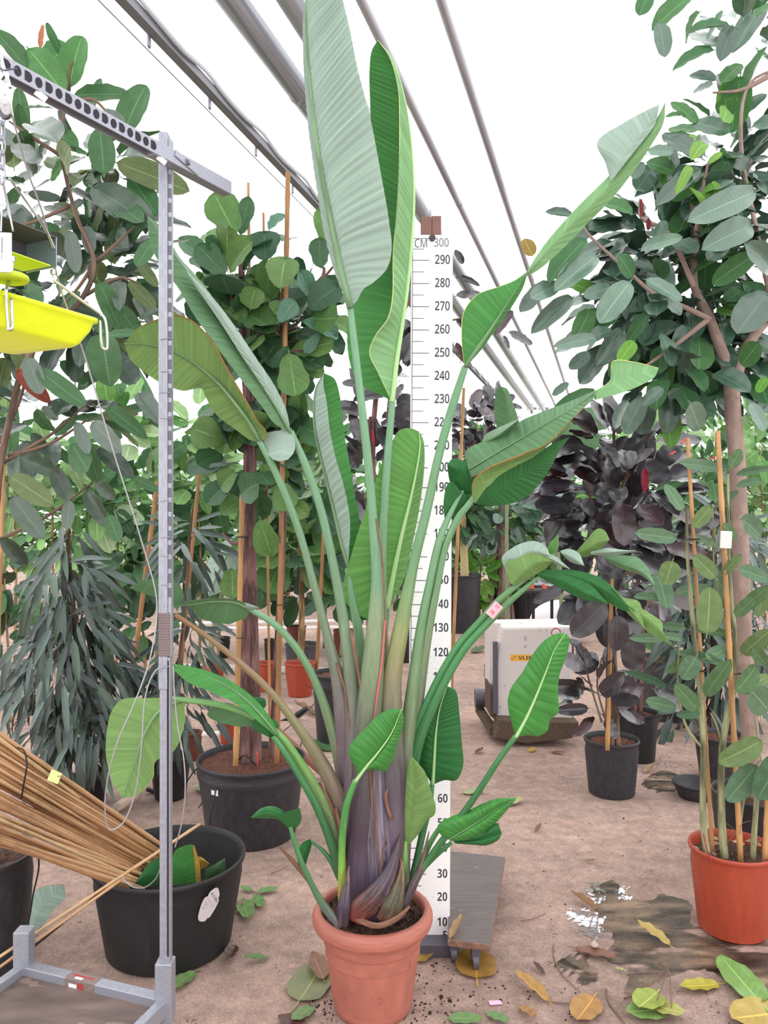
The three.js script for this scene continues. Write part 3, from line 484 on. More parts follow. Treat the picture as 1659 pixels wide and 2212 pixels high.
blade(bop, { front: R.dull, back: R.pale, d: [2.74, 2.5], dl: -0.04, dr: 0.08, pleat: 0.003, pitch: 0.03, sweepBy: 0.3, rib: 4, cols: 6,
  L: [[628, 935], [592, 914], [565, 877], [535, 838], [500, 792], [460, 737], [420, 682], [385, 622], [350, 577], [324, 525], [318, 466]],
  M: [[628, 935], [602, 887], [565, 830], [522, 768], [475, 695], [432, 632], [400, 582], [362, 530], [330, 485], [318, 466]],
  R: [[628, 935], [616, 890], [594, 845], [560, 797], [530, 752], [493, 692], [456, 638], [420, 592], [386, 553], [350, 492], [318, 466]] });
blade(bop, { front: R.pale, d: [2.735, 2.52], dl: 0.0, dr: 0.05, pleat: 0.0025, pitch: 0.03, sweepBy: 0.5, cols: 4, name: 'leaf_fold', label: 'pale folded upper half',
  L: [[628, 935], [602, 887], [565, 830], [522, 768], [475, 695], [432, 632], [402, 585]], M: [[628, 935], [608, 888], [577, 832], [534, 766], [487, 695], [440, 632], [402, 585]], R: [[628, 935], [618, 886], [592, 832], [548, 766], [498, 692], [446, 628], [402, 585]] });
blade(bop, { front: R.pale, d: [2.74, 2.71], dl: 0, dr: 0.03, pleat: 0.001, pitch: 0.012, cols: 6, name: 'leaf_lobe', label: 'pale curled lobe',
  L: [[630, 925], [638, 960], [634, 978], [622, 993]], M: [[602, 930], [606, 962], [604, 997]], R: [[572, 935], [570, 958], [580, 982], [590, 993]] });
blade(bop, { front: R.olive, back: R.green, d: [2.74, 2.55], dl: 0.02, dr: -0.05, pleat: 0.0016, pitch: 0.02, sweepBy: 0.3, rib: 5, cols: 8, margin: ['R', M.margin, 0.0022],
  L: [[560, 955], [540, 950], [508, 927], [465, 893], [442, 853], [432, 833], [402, 844], [375, 839], [345, 826], [310, 802], [282, 777], [268, 742]],
  M: [[560, 952], [540, 915], [521, 889], [472, 829], [422, 787], [375, 760], [320, 745], [268, 742]],
  R: [[565, 955], [577, 940], [570, 925], [556, 910], [545, 890], [522, 850], [492, 800], [462, 745], [430, 705], [400, 686], [375, 680], [340, 690], [300, 708], [268, 742]] });
blade(bop, { front: R.green, back: R.mid, d: [2.72, 2.6], dl: 0.02, dr: 0.03, pleat: 0.0022, pitch: 0.024, sweepBy: 0.3, rib: 5, cols: 6, margin: ['L', M.marginYellow, 0.0014],
  L: [[1004, 792], [1000, 765], [997, 718], [1003, 672], [1030, 638], [1080, 619], [1112, 606], [1140, 586]], M: [[1005, 792], [1030, 755], [1062, 708], [1098, 652], [1140, 586]], R: [[1006, 792], [1038, 757], [1072, 710], [1107, 660], [1130, 620], [1140, 586]] });
blade(bop, { front: R.mid, back: R.green, d: [2.61, 2.4], dl: 0.01, dr: 0.03, pleat: 0.0016, pitch: 0.03, cols: 4, rib: 3,
  L: [[1130, 600], [1175, 530], [1240, 455], [1300, 395], [1350, 345], [1392, 292], [1422, 250], [1437, 222]], M: [[1130, 600], [1190, 535], [1252, 470], [1312, 410], [1362, 352], [1400, 302], [1426, 257], [1437, 222]], R: [[1130, 600], [1160, 585], [1202, 550], [1262, 490], [1325, 425], [1372, 365], [1410, 308], [1433, 265], [1437, 222]] });
blade(bop, { front: R.pale, back: R.green, d: [2.47, 2.4], dl: 0.05, dr: 0, pleat: 0.0012, pitch: 0.03, cols: 5, label: 'pale flap near the tip',
  L: [[1318, 388], [1308, 352], [1290, 308], [1350, 264], [1398, 238], [1424, 226]], M: [[1318, 388], [1340, 345], [1375, 300], [1405, 262], [1424, 226]], R: [[1320, 392], [1352, 350], [1388, 305], [1415, 268], [1424, 226]] });
// right middle leaf, torn and folded
blade(bop, { front: R.dull, back: R.green, d: [2.76, 2.62], dl: 0.06, dr: -0.05, pleat: 0.003, pitch: 0.024, sweepBy: 0.3, rib: 2, ribMat: M.midrib, cols: 7, margin: ['R', M.margin, 0.0016],
  L: [[1010, 1010], [1006, 975], [1040, 955], [1082, 938], [1120, 912], [1170, 890], [1230, 868], [1290, 842]], M: [[1012, 1015], [1060, 985], [1120, 950], [1180, 915], [1240, 880], [1290, 845]], R: [[1018, 1032], [1050, 1015], [1085, 998], [1130, 980], [1182, 958], [1225, 915], [1262, 880], [1292, 850]] });
blade(bop, { front: R.dull, back: R.green, d: [2.78, 2.68], dl: 0.09, dr: 0.04, pleat: 0.0015, pitch: 0.024, cols: 4,
  L: [[1040, 958], [1048, 940], [1075, 925], [1120, 905]], M: [[1040, 960], [1075, 942], [1120, 908]], R: [[1042, 965], [1080, 950], [1120, 912]] });
blade(bop, { front: R.mid, back: R.pale, d: [2.62, 2.5], dl: 0.02, dr: -0.02, pleat: 0.0008, pitch: 0.02, cols: 5,
  L: [[1284, 846], [1318, 822], [1324, 781], [1372, 783], [1423, 795]], M: [[1284, 852], [1330, 826], [1380, 808], [1423, 795]], R: [[1284, 864], [1332, 852], [1385, 832], [1415, 813], [1423, 795]], margin: ['L', M.marginYellow, 0.0016] });
blade(bop, { front: R.olive, back: R.green, d: [2.72, 2.66], dl: -0.03, dr: 0.0, pleat: 0.001, pitch: 0.014, cols: 5, margin: ['L', M.margin, 0.0024],
  L: [[1024, 1085], [1020, 1060], [1024, 1038], [1050, 1014], [1092, 996], [1140, 977], [1188, 953], [1230, 922]], M: [[1024, 1085], [1034, 1058], [1065, 1022], [1105, 1000], [1150, 980], [1230, 922]], R: [[1026, 1088], [1046, 1060], [1078, 1028], [1115, 1006], [1155, 985], [1230, 923]] });
blade(bop, { front: R.deep, back: R.deep, d: [2.78, 2.74], dl: -0.02, dr: 0.05, pleat: 0.0035, pitch: 0.016, sweepBy: 0.5, cols: 7,
  L: [[1026, 1086], [1055, 1052], [1095, 1012], [1150, 985], [1195, 958], [1230, 944]], M: [[1026, 1086], [1065, 1068], [1110, 1040], [1155, 1010], [1200, 970], [1230, 944]], R: [[1028, 1088], [1070, 1092], [1112, 1085], [1150, 1062], [1186, 1015], [1208, 975], [1230, 944]] });
blade(bop, { front: R.glossDark, d: [2.8, 2.74], dl: 0, dr: 0.04, pleat: 0.001, cols: 5, L: [[1038, 1050], [1035, 1022], [1004, 997], [978, 991], [966, 1004]], M: [[1036, 1055], [1010, 1028], [966, 1004]], R: [[1030, 1062], [1012, 1068], [985, 1062], [972, 1040], [966, 1004]] });
blade(bop, { front: R.deep, d: [2.8, 2.76], dl: 0, dr: 0.02, pleat: 0.001, cols: 4, L: [[962, 1132], [958, 1085], [968, 1044], [978, 1040]], M: [[962, 1132], [972, 1085], [978, 1040]], R: [[962, 1132], [985, 1105], [1008, 1072], [990, 1055], [978, 1040]] });
blade(bop, { front: R.deep, d: [2.82, 2.8], dl: 0, dr: 0.02, pleat: 0.001, cols: 4, L: [[972, 1112], [985, 1085], [1020, 1064]], M: [[974, 1114], [1000, 1088], [1020, 1064]], R: [[980, 1117], [1010, 1100], [1020, 1064]] });
// right lower leaf, torn into drooping pieces
const torn = (front, d, Lx, Mx, Rx, more = {}) => blade(bop, { front, back: R.dull, d, dl: 0.02, dr: 0.03, pleat: 0.0014, pitch: 0.02, cols: 5, L: Lx, M: Mx, R: Rx, ...more });
torn(R.pale, [2.72, 2.66], [[1096, 1240], [1084, 1205], [1100, 1188], [1126, 1174], [1155, 1169], [1180, 1182], [1188, 1200]], [[1098, 1235], [1120, 1205], [1150, 1190], [1188, 1200]], [[1100, 1240], [1125, 1225], [1160, 1212], [1188, 1200]]);
torn(R.olive, [2.69, 2.66], [[1104, 1262], [1095, 1235], [1096, 1212], [1120, 1206], [1153, 1191], [1196, 1212]], [[1106, 1262], [1130, 1235], [1160, 1215], [1196, 1212]], [[1110, 1264], [1150, 1245], [1178, 1228], [1196, 1212]]);
torn(R.pale, [2.68, 2.62], [[1170, 1192], [1200, 1202], [1215, 1215], [1232, 1230]], [[1172, 1198], [1200, 1212], [1232, 1230]], [[1176, 1206], [1198, 1218], [1232, 1230]]);
torn(R.bright, [2.7, 2.66], [[1180, 1195], [1184, 1180], [1206, 1154]], [[1186, 1200], [1198, 1180], [1206, 1154]], [[1196, 1200], [1205, 1185], [1206, 1154]]);
torn(R.olive, [2.7, 2.6], [[1238, 1200], [1262, 1172], [1292, 1142], [1306, 1146], [1317, 1166]], [[1242, 1204], [1280, 1178], [1317, 1166]], [[1246, 1206], [1285, 1196], [1317, 1166]]);
torn(R.pale, [2.68, 2.6], [[1210, 1190], [1228, 1186], [1250, 1195], [1262, 1222]], [[1212, 1194], [1236, 1204], [1262, 1222]], [[1214, 1198], [1234, 1214], [1262, 1222]]);
torn(R.pale, [2.66, 2.55], [[1276, 1192], [1310, 1184], [1345, 1188], [1375, 1190]], [[1276, 1194], [1320, 1192], [1375, 1190]], [[1278, 1198], [1325, 1200], [1375, 1190]]);
torn(R.dull, [2.66, 2.52], [[1305, 1200], [1350, 1200], [1378, 1205], [1400, 1228], [1414, 1264]], [[1305, 1204], [1350, 1220], [1388, 1238], [1414, 1264]], [[1306, 1206], [1340, 1228], [1380, 1240], [1414, 1264]]);
torn(R.deep, [2.71, 2.6], [[1160, 1236], [1200, 1230], [1240, 1240], [1275, 1262], [1316, 1306]], [[1160, 1240], [1205, 1250], [1255, 1275], [1316, 1306]], [[1162, 1244], [1205, 1268], [1260, 1295], [1290, 1300], [1316, 1306]]);
torn(R.deep, [2.7, 2.58], [[1190, 1232], [1240, 1232], [1300, 1250], [1345, 1290], [1372, 1320]], [[1192, 1238], [1245, 1245], [1305, 1272], [1372, 1320]], [[1194, 1244], [1250, 1262], [1312, 1300], [1345, 1318], [1372, 1320]]);
torn(R.olive, [2.62, 2.5], [[1352, 1292], [1395, 1320], [1430, 1345], [1432, 1366], [1456, 1398]], [[1352, 1298], [1390, 1330], [1420, 1355], [1456, 1398]], [[1354, 1302], [1375, 1340], [1400, 1365], [1425, 1380], [1456, 1398]]);
torn(R.olive, [2.62, 2.56], [[1318, 1262], [1345, 1290], [1380, 1300], [1392, 1358]], [[1322, 1268], [1350, 1300], [1392, 1358]], [[1326, 1276], [1352, 1320], [1392, 1358]]);
// left lower leaves
blade(bop, { front: R.dull, back: R.pale, d: [2.76, 2.6], dl: 0.05, dr: -0.03, pleat: 0.0014, pitch: 0.02, rib: 4, cols: 5,
  L: [[540, 1320], [532, 1334], [512, 1342], [494, 1348], [462, 1343], [432, 1335], [418, 1318], [400, 1306], [384, 1308]], M: [[540, 1316], [510, 1302], [480, 1299], [450, 1300], [415, 1306], [384, 1308]], R: [[540, 1312], [515, 1297], [480, 1292], [445, 1293], [412, 1298], [395, 1302], [384, 1308]] });
blade(bop, { front: R.pale, back: R.dull, d: [2.75, 2.72], dl: 0, dr: 0.02, pleat: 0.0006, cols: 3, L: [[512, 1302], [530, 1302], [560, 1312]], M: [[515, 1306], [535, 1310], [560, 1312]], R: [[520, 1312], [540, 1320], [560, 1312]] });
blade(bop, { front: R.dull, back: R.green, d: [2.64, 2.5], dl: 0.02, dr: 0.0, pleat: 0.001, cols: 5, L: [[384, 1318], [360, 1298], [320, 1285], [278, 1270]], M: [[386, 1312], [345, 1275], [310, 1262], [278, 1270]], R: [[390, 1308], [396, 1280], [380, 1258], [340, 1250], [305, 1256], [278, 1270]] });
blade(bop, { front: R.green, back: R.mid, d: [2.66, 2.55], dl: -0.02, dr: 0.03, pleat: 0.001, rib: 3, cols: 5,
  L: [[598, 1590], [565, 1565], [530, 1535], [495, 1512], [450, 1492], [405, 1473], [374, 1446]], M: [[600, 1588], [570, 1552], [535, 1515], [495, 1485], [450, 1462], [405, 1447], [374, 1438]], R: [[602, 1585], [580, 1545], [548, 1508], [505, 1475], [455, 1452], [410, 1440], [374, 1434]] });
blade(bop, { front: R.deep, back: R.mid, d: [2.67, 2.64], dl: 0, dr: 0.03, pleat: 0.0012, cols: 5, L: [[576, 1590], [545, 1570], [550, 1553], [560, 1549]], M: [[580, 1592], [580, 1570], [560, 1549]], R: [[584, 1594], [600, 1578], [601, 1562], [590, 1554], [560, 1549]] });
blade(bop, { front: R.dull, back: R.green, d: [2.68, 2.66], dl: 0.01, dr: 0.0, pleat: 0.001, cols: 5, L: [[560, 1568], [505, 1568], [448, 1545], [462, 1520]], M: [[560, 1562], [510, 1545], [462, 1520]], R: [[555, 1552], [520, 1530], [490, 1518], [462, 1520]] });
blade(bop, { front: R.pale, d: [2.65, 2.63], dl: 0, dr: 0.02, pleat: 0.001, pitch: 0.008, cols: 4, L: [[550, 1550], [533, 1532], [524, 1514]], M: [[551, 1550], [542, 1530], [526, 1514]], R: [[552, 1549], [548, 1528], [540, 1516], [526, 1513]] });
blade(bop, { front: R.deep, d: [2.74, 2.72], dl: 0, dr: 0.02, pleat: 0.0008, cols: 4, L: [[552, 1545], [550, 1520], [540, 1512]], M: [[560, 1542], [560, 1520], [545, 1508]], R: [[575, 1524], [572, 1510], [555, 1506], [545, 1508]] });
blade(bop, { front: R.olive, back: R.green, d: [2.6, 2.46], dl: 0.0, dr: 0.04, pleat: 0.0012, pitch: 0.02, rib: 4, cols: 8, margin: ['L', M.marginYellow, 0.0014], label: 'hanging leaf with torn side',
  L: [[398, 1515], [398, 1560], [376, 1620], [335, 1645], [330, 1680], [310, 1705], [288, 1720], [265, 1724]], M: [[392, 1512], [345, 1535], [310, 1590], [290, 1650], [265, 1724]], R: [[385, 1508], [320, 1508], [262, 1512], [240, 1540], [230, 1590], [230, 1640], [244, 1690], [265, 1724]] });
// front and right small leaves
blade(bop, { front: R.gloss, d: [2.62, 2.56], dl: 0.02, dr: 0.02, cup: 0.02, pleat: 0.0024, pitch: 0.016, sweepBy: 0.35, rib: 4, ribMat: M.midribPale, cols: 8,
  L: [[768, 1688], [772, 1668], [758, 1640], [754, 1618], [765, 1598], [785, 1578], [812, 1550], [840, 1533], [868, 1531]], M: [[768, 1688], [790, 1658], [815, 1628], [845, 1585], [868, 1531]], R: [[769, 1688], [782, 1668], [805, 1662], [832, 1665], [848, 1640], [862, 1598], [872, 1555], [868, 1531]] });
blade(bop, { front: R.glossDark, d: [2.83, 2.8], dl: 0.02, dr: 0.02, cup: 0.01, pleat: 0.002, pitch: 0.018, rib: 4, ribMat: M.midribPale, cols: 8,
  L: [[934, 1694], [918, 1670], [905, 1650], [903, 1600], [912, 1555], [930, 1510], [950, 1488], [966, 1482]], M: [[935, 1694], [938, 1640], [942, 1580], [950, 1530], [966, 1482]], R: [[937, 1694], [960, 1685], [985, 1685], [1000, 1655], [997, 1600], [992, 1540], [984, 1492], [966, 1482]] });
blade(bop, { front: R.olive, back: R.bright, d: [2.69, 2.64], dl: 0, dr: 0.0, cup: 0.01, pleat: 0.0012, pitch: 0.02, cols: 7,
  L: [[876, 1822], [874, 1790], [876, 1720], [880, 1670], [886, 1640], [892, 1637]], M: [[878, 1824], [890, 1770], [898, 1700], [892, 1637]], R: [[882, 1826], [905, 1800], [922, 1772], [938, 1760], [941, 1742], [930, 1705], [918, 1668], [892, 1637]] });
blade(bop, { front: R.gloss, back: R.green, d: [2.55, 2.46], dl: 0.03, dr: 0.0, cup: 0.015, pleat: 0.0026, pitch: 0.022, sweepBy: 0.4, rib: 4, ribMat: M.midribPale, cols: 8,
  L: [[1115, 1592], [1105, 1560], [1097, 1515], [1105, 1485], [1130, 1450], [1150, 1415], [1175, 1385], [1200, 1370], [1222, 1368]], M: [[1115, 1592], [1140, 1545], [1160, 1500], [1180, 1450], [1200, 1400], [1222, 1368]], R: [[1117, 1592], [1140, 1588], [1162, 1590], [1182, 1578], [1188, 1555], [1206, 1538], [1205, 1500], [1208, 1460], [1222, 1420], [1230, 1378], [1222, 1368]] });
blade(bop, { front: R.gloss, back: R.green, d: [2.63, 2.58], dl: 0.02, dr: 0.01, cup: 0.02, pleat: 0.002, pitch: 0.014, cols: 8, rib: 2,
  L: [[968, 1812], [950, 1800], [947, 1782], [980, 1762], [1010, 1752], [1045, 1735], [1075, 1725], [1116, 1724]], M: [[970, 1814], [1000, 1795], [1040, 1770], [1075, 1745], [1116, 1724]], R: [[974, 1816], [1010, 1814], [1040, 1800], [1070, 1778], [1095, 1750], [1116, 1724]] });
blade(bop, { front: R.glossDark, d: [2.66, 2.6], dl: 0.02, dr: 0.0, cup: 0.02, pleat: 0.0008, cols: 6, L: [[980, 1815], [1010, 1810], [1040, 1800], [1062, 1780], [1076, 1778]], M: [[980, 1818], [1020, 1815], [1060, 1805], [1084, 1800]], R: [[985, 1822], [1025, 1825], [1050, 1826], [1075, 1815], [1084, 1800]] });
blade(bop, { front: R.glossDark, d: [2.57, 2.5], dl: 0.02, dr: 0.02, cup: 0.01, pleat: 0.0008, cols: 5, L: [[622, 1788], [600, 1770], [570, 1768], [542, 1766]], M: [[626, 1786], [600, 1760], [575, 1752], [542, 1766]], R: [[628, 1786], [615, 1755], [590, 1742], [565, 1746], [542, 1766]] });
blade(bop, { front: R.deep, d: [2.57, 2.52], dl: 0.0, dr: 0.02, pleat: 0.0006, cols: 4, L: [[624, 1788], [606, 1765], [615, 1756], [648, 1746]], M: [[626, 1788], [630, 1770], [648, 1746]], R: [[628, 1788], [642, 1786], [651, 1770], [648, 1746]] });
blade(bop, { front: R.glossDark, d: [2.7, 2.68], dl: 0.0, dr: 0.02, pleat: 0.0006, cols: 4, L: [[648, 1880], [642, 1850], [652, 1822], [670, 1812]], M: [[650, 1882], [656, 1850], [670, 1812]], R: [[655, 1884], [664, 1855], [673, 1822], [670, 1812]] });
// dark leaves seen low between the stems
blade(bop, { front: R.glossDark, d: [2.95, 2.93], dl: 0, dr: 0, pleat: 0.001, cols: 4, L: [[780, 1530], [772, 1480], [786, 1425]], M: [[785, 1530], [788, 1480], [794, 1425]], R: [[795, 1530], [800, 1480], [794, 1425]] });
blade(bop, { front: R.deep, d: [2.95, 2.93], dl: 0, dr: 0, pleat: 0.001, cols: 4, L: [[790, 1340], [768, 1335], [760, 1318], [755, 1300]], M: [[792, 1338], [780, 1322], [755, 1300]], R: [[795, 1336], [795, 1322], [755, 1300]] });
// pink paper tag round the right stalk
{
  const c = at(1068, 1318, 2.675), g = new THREE.PlaneGeometry(0.054, 0.036, 12, 6), q = g.attributes.position;
  for (let i = 0; i < q.count; i++) q.setZ(i, -8 * q.getY(i) * q.getY(i));
  g.computeVertexNormals(); g.rotateZ(0.86).translate(c.x, c.y, c.z);
  const tex = canvasTexture(192, 128, (x, w, h) => { x.fillStyle = '#f3a9b4'; x.fillRect(0, 0, w, h); x.fillStyle = '#a82c48'; x.font = 'bold 52px sans-serif'; for (const [t, k] of [['78', 58], ['11', 150]]) { x.save(); x.translate(k, 30); x.rotate(1.57); x.fillText(t, 0, 18); x.restore(); } });
  single('stalk_tag', 'small pink paper tag wrapped round a green stalk right of the ruler', 'tag', g, std({ map: tex, roughness: 0.7 }), c);
}
// ---------- overhead pipes and rail, all running to the far end ----------
const DIR = V(0.2876, 0, -1);
function overhead(name, label, category, px, height, radius, mat, parts) {
  const d0 = (height - EYE) * FOCAL / CY, p0 = at(px, 0, d0), a = p0.clone().addScaledVector(DIR, -3), b = p0.clone().addScaledVector(DIR, 13.4);
  const o = thing(name, label, category, b);
  part(o, 'pipe', sweep([a, b], [radius, radius], { seg: 24, sides: 20 }), mat);
  for (const [s, kind] of parts) {
    const c = p0.clone().addScaledVector(DIR, s);
    if (kind === 'joint') part(o, 'joint_ring', sweep([c, c.clone().addScaledVector(DIR, 0.02)], [radius * 1.05, radius * 1.05], { sides: 20 }), M.pipeDark);
    else part(o, 'end_bracket', merge([box(0.04, 0.22, 0.04), box(0.2, 0.04, 0.12)].map((g) => g.translate(c.x, c.y + 0.02, c.z))), M.zincDark);
  }
  return o;
}
overhead('heating_pipe', 'thickest grey overhead pipe, left of the tallest leaf', 'pipe', 503, 4.0, 0.062, M.pipeDark, [[0.72, 'joint'], [6, 'joint'], [13.4, 'end']]);
overhead('heating_pipe', 'thick grey overhead pipe passing behind the tallest leaf and ending above the ruler', 'pipe', 630, 4.0, 0.058, M.pipeDark, [[2.4, 'joint'], [8, 'joint'], [13.4, 'end']]);
overhead('heating_pipe', 'slim grey overhead pipe passing just right of the second tall leaf', 'pipe', 781, 4.0, 0.024, M.pipe, [[2.2, 'joint'], [13.4, 'end']]);
overhead('heating_pipe', 'rightmost slim grey overhead pipe crossing the white roof', 'pipe', 953, 4.0, 0.025, M.pipe, [[4, 'joint'], [13.4, 'end']]);
{
  const d0 = (4.0 - EYE) * FOCAL / CY, p0 = at(262, 0, d0), o = thing('screen_rail', 'dark grey shade-screen rail with clips hanging under the white roof at left', 'rail', p0);
  const along = (s, x, y) => p0.clone().addScaledVector(DIR, s).add(V(x, y, 0));
  part(o, 'rail', merge([beam(along(-2, 0, 0), along(12, 0, 0), 0.05, 0.012), beam(along(-2, 0.024, 0.02), along(12, 0.024, 0.02), 0.004, 0.05), beam(along(-2, -0.024, 0.01), along(12, -0.024, 0.01), 0.004, 0.03)]), M.rail);
  const fold = []; for (let i = 0; i <= 60; i++) fold.push(along(-2 + i * 0.22, 0.035 + 0.004 * Math.sin(i * 1.9), 0.05 + 0.018 * Math.sin(i * 2.2)));
  part(o, 'folded_screen', sweep(fold, [0.022, 0.022], { sides: 7, seg: 180, flatten: 0.55 }), M.screen);
  for (let i = 0; i < 16; i++) { const c = along(-0.3 + i * 0.55, -0.028, -0.005); part(o, 'clip', box(0.012, 0.1, 0.03).translate(c.x, c.y, c.z), M.zinc); }
  single('roof_wire', 'thin straight wire running beside the shade-screen rail', 'wire', sweep([along(-2, -0.07, -0.03), along(12, -0.07, -0.03)], [0.003, 0.003], { sides: 5 }), M.rail, along(0, -0.07, -0.03));
}
// ---------- measuring board ----------
{
  const d = 3.17, k = d / FOCAL, top = at(933, 509, d), bot = at(926.5, 2017, d), H_ = top.y - bot.y, W_ = 0.172;
  const o = thing('measuring_board', 'tall white measuring board with black centimetre numbers standing behind the plant', 'ruler', V(bot.x, 0, -d));
  const lean = Math.atan2(top.x - bot.x, H_), place = (g) => g.rotateZ(-lean).translate((top.x + bot.x) / 2, (top.y + bot.y) / 2, -d);
  part(o, 'board', place(box(W_, H_, 0.014, 0.002)), M.white);
  // print: ticks and numbers on the face
  const Wp = 256, Hp = 2048, half = H_ / 2;
  const tick = []; for (const [n, y] of [[290, 563], [280, 613], [270, 663], [260, 713], [250, 763], [240, 813], [230, 863], [220, 913], [210, 963], [200, 1010], [190, 1053], [180, 1103], [170, 1153], [160, 1202], [150, 1253], [140, 1305], [130, 1356], [120, 1409], [110, 1461], [100, 1512], [90, 1564], [80, 1616], [70, 1670], [60, 1724], [50, 1776], [40, 1830], [30, 1886], [20, 1936], [10, 1990]]) tick.push([n, y]);
  const face = (c, w, h, draw, y0, y1) => {};
  for (let s = 0; s < 3; s++) {   // three printed sheets, one above the other
    const yTop = [509, 1008, 1512][s], yBot = [1008, 1512, 2017][s], hPx = yBot - yTop, cw = 360, ch = Math.round(hPx * 4);
    const tex = canvasTexture(cw, ch, (x) => {
      x.fillStyle = '#ffffff'; x.fillRect(0, 0, cw, ch); x.fillStyle = '#3a3d47'; x.strokeStyle = '#4a4d57'; const sx = cw / 91, sy = ch / hPx;
      x.fillRect(2 * sx, s === 0 ? 8 * sy : 0, 1.4 * sx, ch);
      if (s === 0) { x.fillRect(2 * sx, 7 * sy, 40 * sx, 1.4 * sy); x.font = '700 ' + 21 * sy + 'px sans-serif'; x.save(); x.scale(0.82, 1); x.font = '400 ' + 25 * sy + 'px sans-serif'; x.fillText('CM', 6 * sx / 0.82, 27 * sy); x.fillText('300', 49 * sx / 0.82, 25 * sy); x.restore(); x.fillStyle = '#4e4750'; x.beginPath(); x.arc(45 * sx, 6 * sy, 6.5 * sx, 0, 7); x.fill(); x.fillStyle = '#3a3d47'; x.fillRect(2 * sx, 30 * sy, 26 * sx, 1.4 * sy); }
      for (const [n, y] of tick) {
        const yy = (y - yTop) * sy, l = n > 200 ? 38 : 36; if (yy < -60 || yy > ch + 60) continue;
        x.fillRect(2 * sx, yy, l * sx, 1.6 * sy); x.fillRect(2 * sx, yy + 25 * sy, 26 * sx, 1.4 * sy);
        x.save(); x.scale(n < 160 ? 0.8 : 0.78, 1); x.font = (n < 160 ? '700 ' : '400 ') + 26 * sy + 'px sans-serif'; x.textAlign = 'right'; x.lineWidth = 5; x.strokeStyle = '#3a3d47'; if (n >= 160) x.strokeText(String(n), 86 * sx / 0.78, yy + 8 * sy); x.fillText(String(n), 86 * sx / (n < 160 ? 0.8 : 0.78), yy + 8 * sy); x.restore();
      }
      if (s === 2) { x.save(); x.scale(0.8, 1); x.font = '700 ' + 24 * sy + 'px sans-serif'; x.textAlign = 'right'; x.fillText('5', 86 * sx / 0.8, ch + 9 * sy); x.restore(); }
      x.fillStyle = '#8a7460'; let q = 7 + s; const rn = () => { q = (q * 16807) % 2147483647; return q / 2147483647; };
      for (let i = 0; i < (s === 1 ? 170 : 60); i++) { x.globalAlpha = 0.35 + 0.5 * rn(); x.save(); x.translate(rn() * cw, Math.pow(rn(), s === 1 ? 0.6 : 1) * ch); x.rotate(rn() * 3); x.fillRect(0, 0, 2 + rn() * 12, 1.5 + rn() * 3); x.restore(); } x.globalAlpha = 1;
    });
    const y0 = half - (yTop - 509) * k, y1 = half - (yBot - 509) * k, g = new THREE.PlaneGeometry(W_ - 0.004, y0 - y1).translate(0, (y0 + y1) / 2, 0.0078);
    part(o, 'printed_scale', place(g), std({ map: tex, roughness: 0.5 }));
  }
  const post = at(933, 486, d + 0.03); part(o, 'wooden_post', merge([box(0.045, 3.0, 0.03, 0.003).translate(post.x - 0.024, 1.5 - 1.5 + post.y - 1.47, post.z), box(0.038, 3.0, 0.03, 0.003).translate(post.x + 0.0185, post.y - 1.467, post.z)]), M.redWood);
  const kn = at(934, 514, d - 0.014); part(o, 'fixing_knob', new THREE.CylinderGeometry(0.0125, 0.0125, 0.014, 20).rotateX(Math.PI / 2).translate(kn.x, kn.y, kn.z), M.knob);
  part(o, 'foot_block', box(0.16, 0.05, 0.2).translate(bot.x + 0.01, 0.026, -d - 0.02), M.darkSteel);
}
// ---------- wooden dolly beside the board ----------
{
  const A = at(966, 2034, 3.0), fl = V(0, 0, 0), y = 0.125, P = (x, yy) => { const dd = (EYE - y) * FOCAL / (yy - CY); return at(x, yy, dd).setY(y); };
  const a = P(968, 2030), b = P(1058, 2042), c = P(1090, 1852), e = P(975, 1840), o = thing('wooden_dolly', 'low wooden dolly with worn grey board on castors right of the measuring board', 'dolly', V((a.x + c.x) / 2, 0, (a.z + c.z) / 2));
  const s = new THREE.Shape([a, b, c, e].map((q) => new THREE.Vector2(q.x, -q.z))), g = new THREE.ExtrudeGeometry(s, { depth: 0.022, bevelEnabled: true, bevelSize: 0.002, bevelThickness: 0.002, bevelSegments: 1 }).rotateX(-Math.PI / 2).translate(0, y - 0.022, 0);
  part(o, 'board', g, [M.woodGrey, M.woodEdge]);
  for (const [p, q] of [[V().lerpVectors(a, b, 0.6).lerp(c, 0.06), 1], [V().lerpVectors(e, c, 0.8).lerp(a, 0.1), 1], [V().lerpVectors(a, e, 0.12).lerp(b, 0.12), 1], [V().lerpVectors(e, a, 0.12).lerp(c, 0.12), 1]]) {
    const w = part(o, 'castor', merge([new THREE.CylinderGeometry(0.036, 0.036, 0.022, 20).rotateZ(Math.PI / 2).translate(p.x, 0.036, p.z), box(0.034, 0.06, 0.05).translate(p.x, 0.072, p.z)]), M.darkSteel);
  }
}
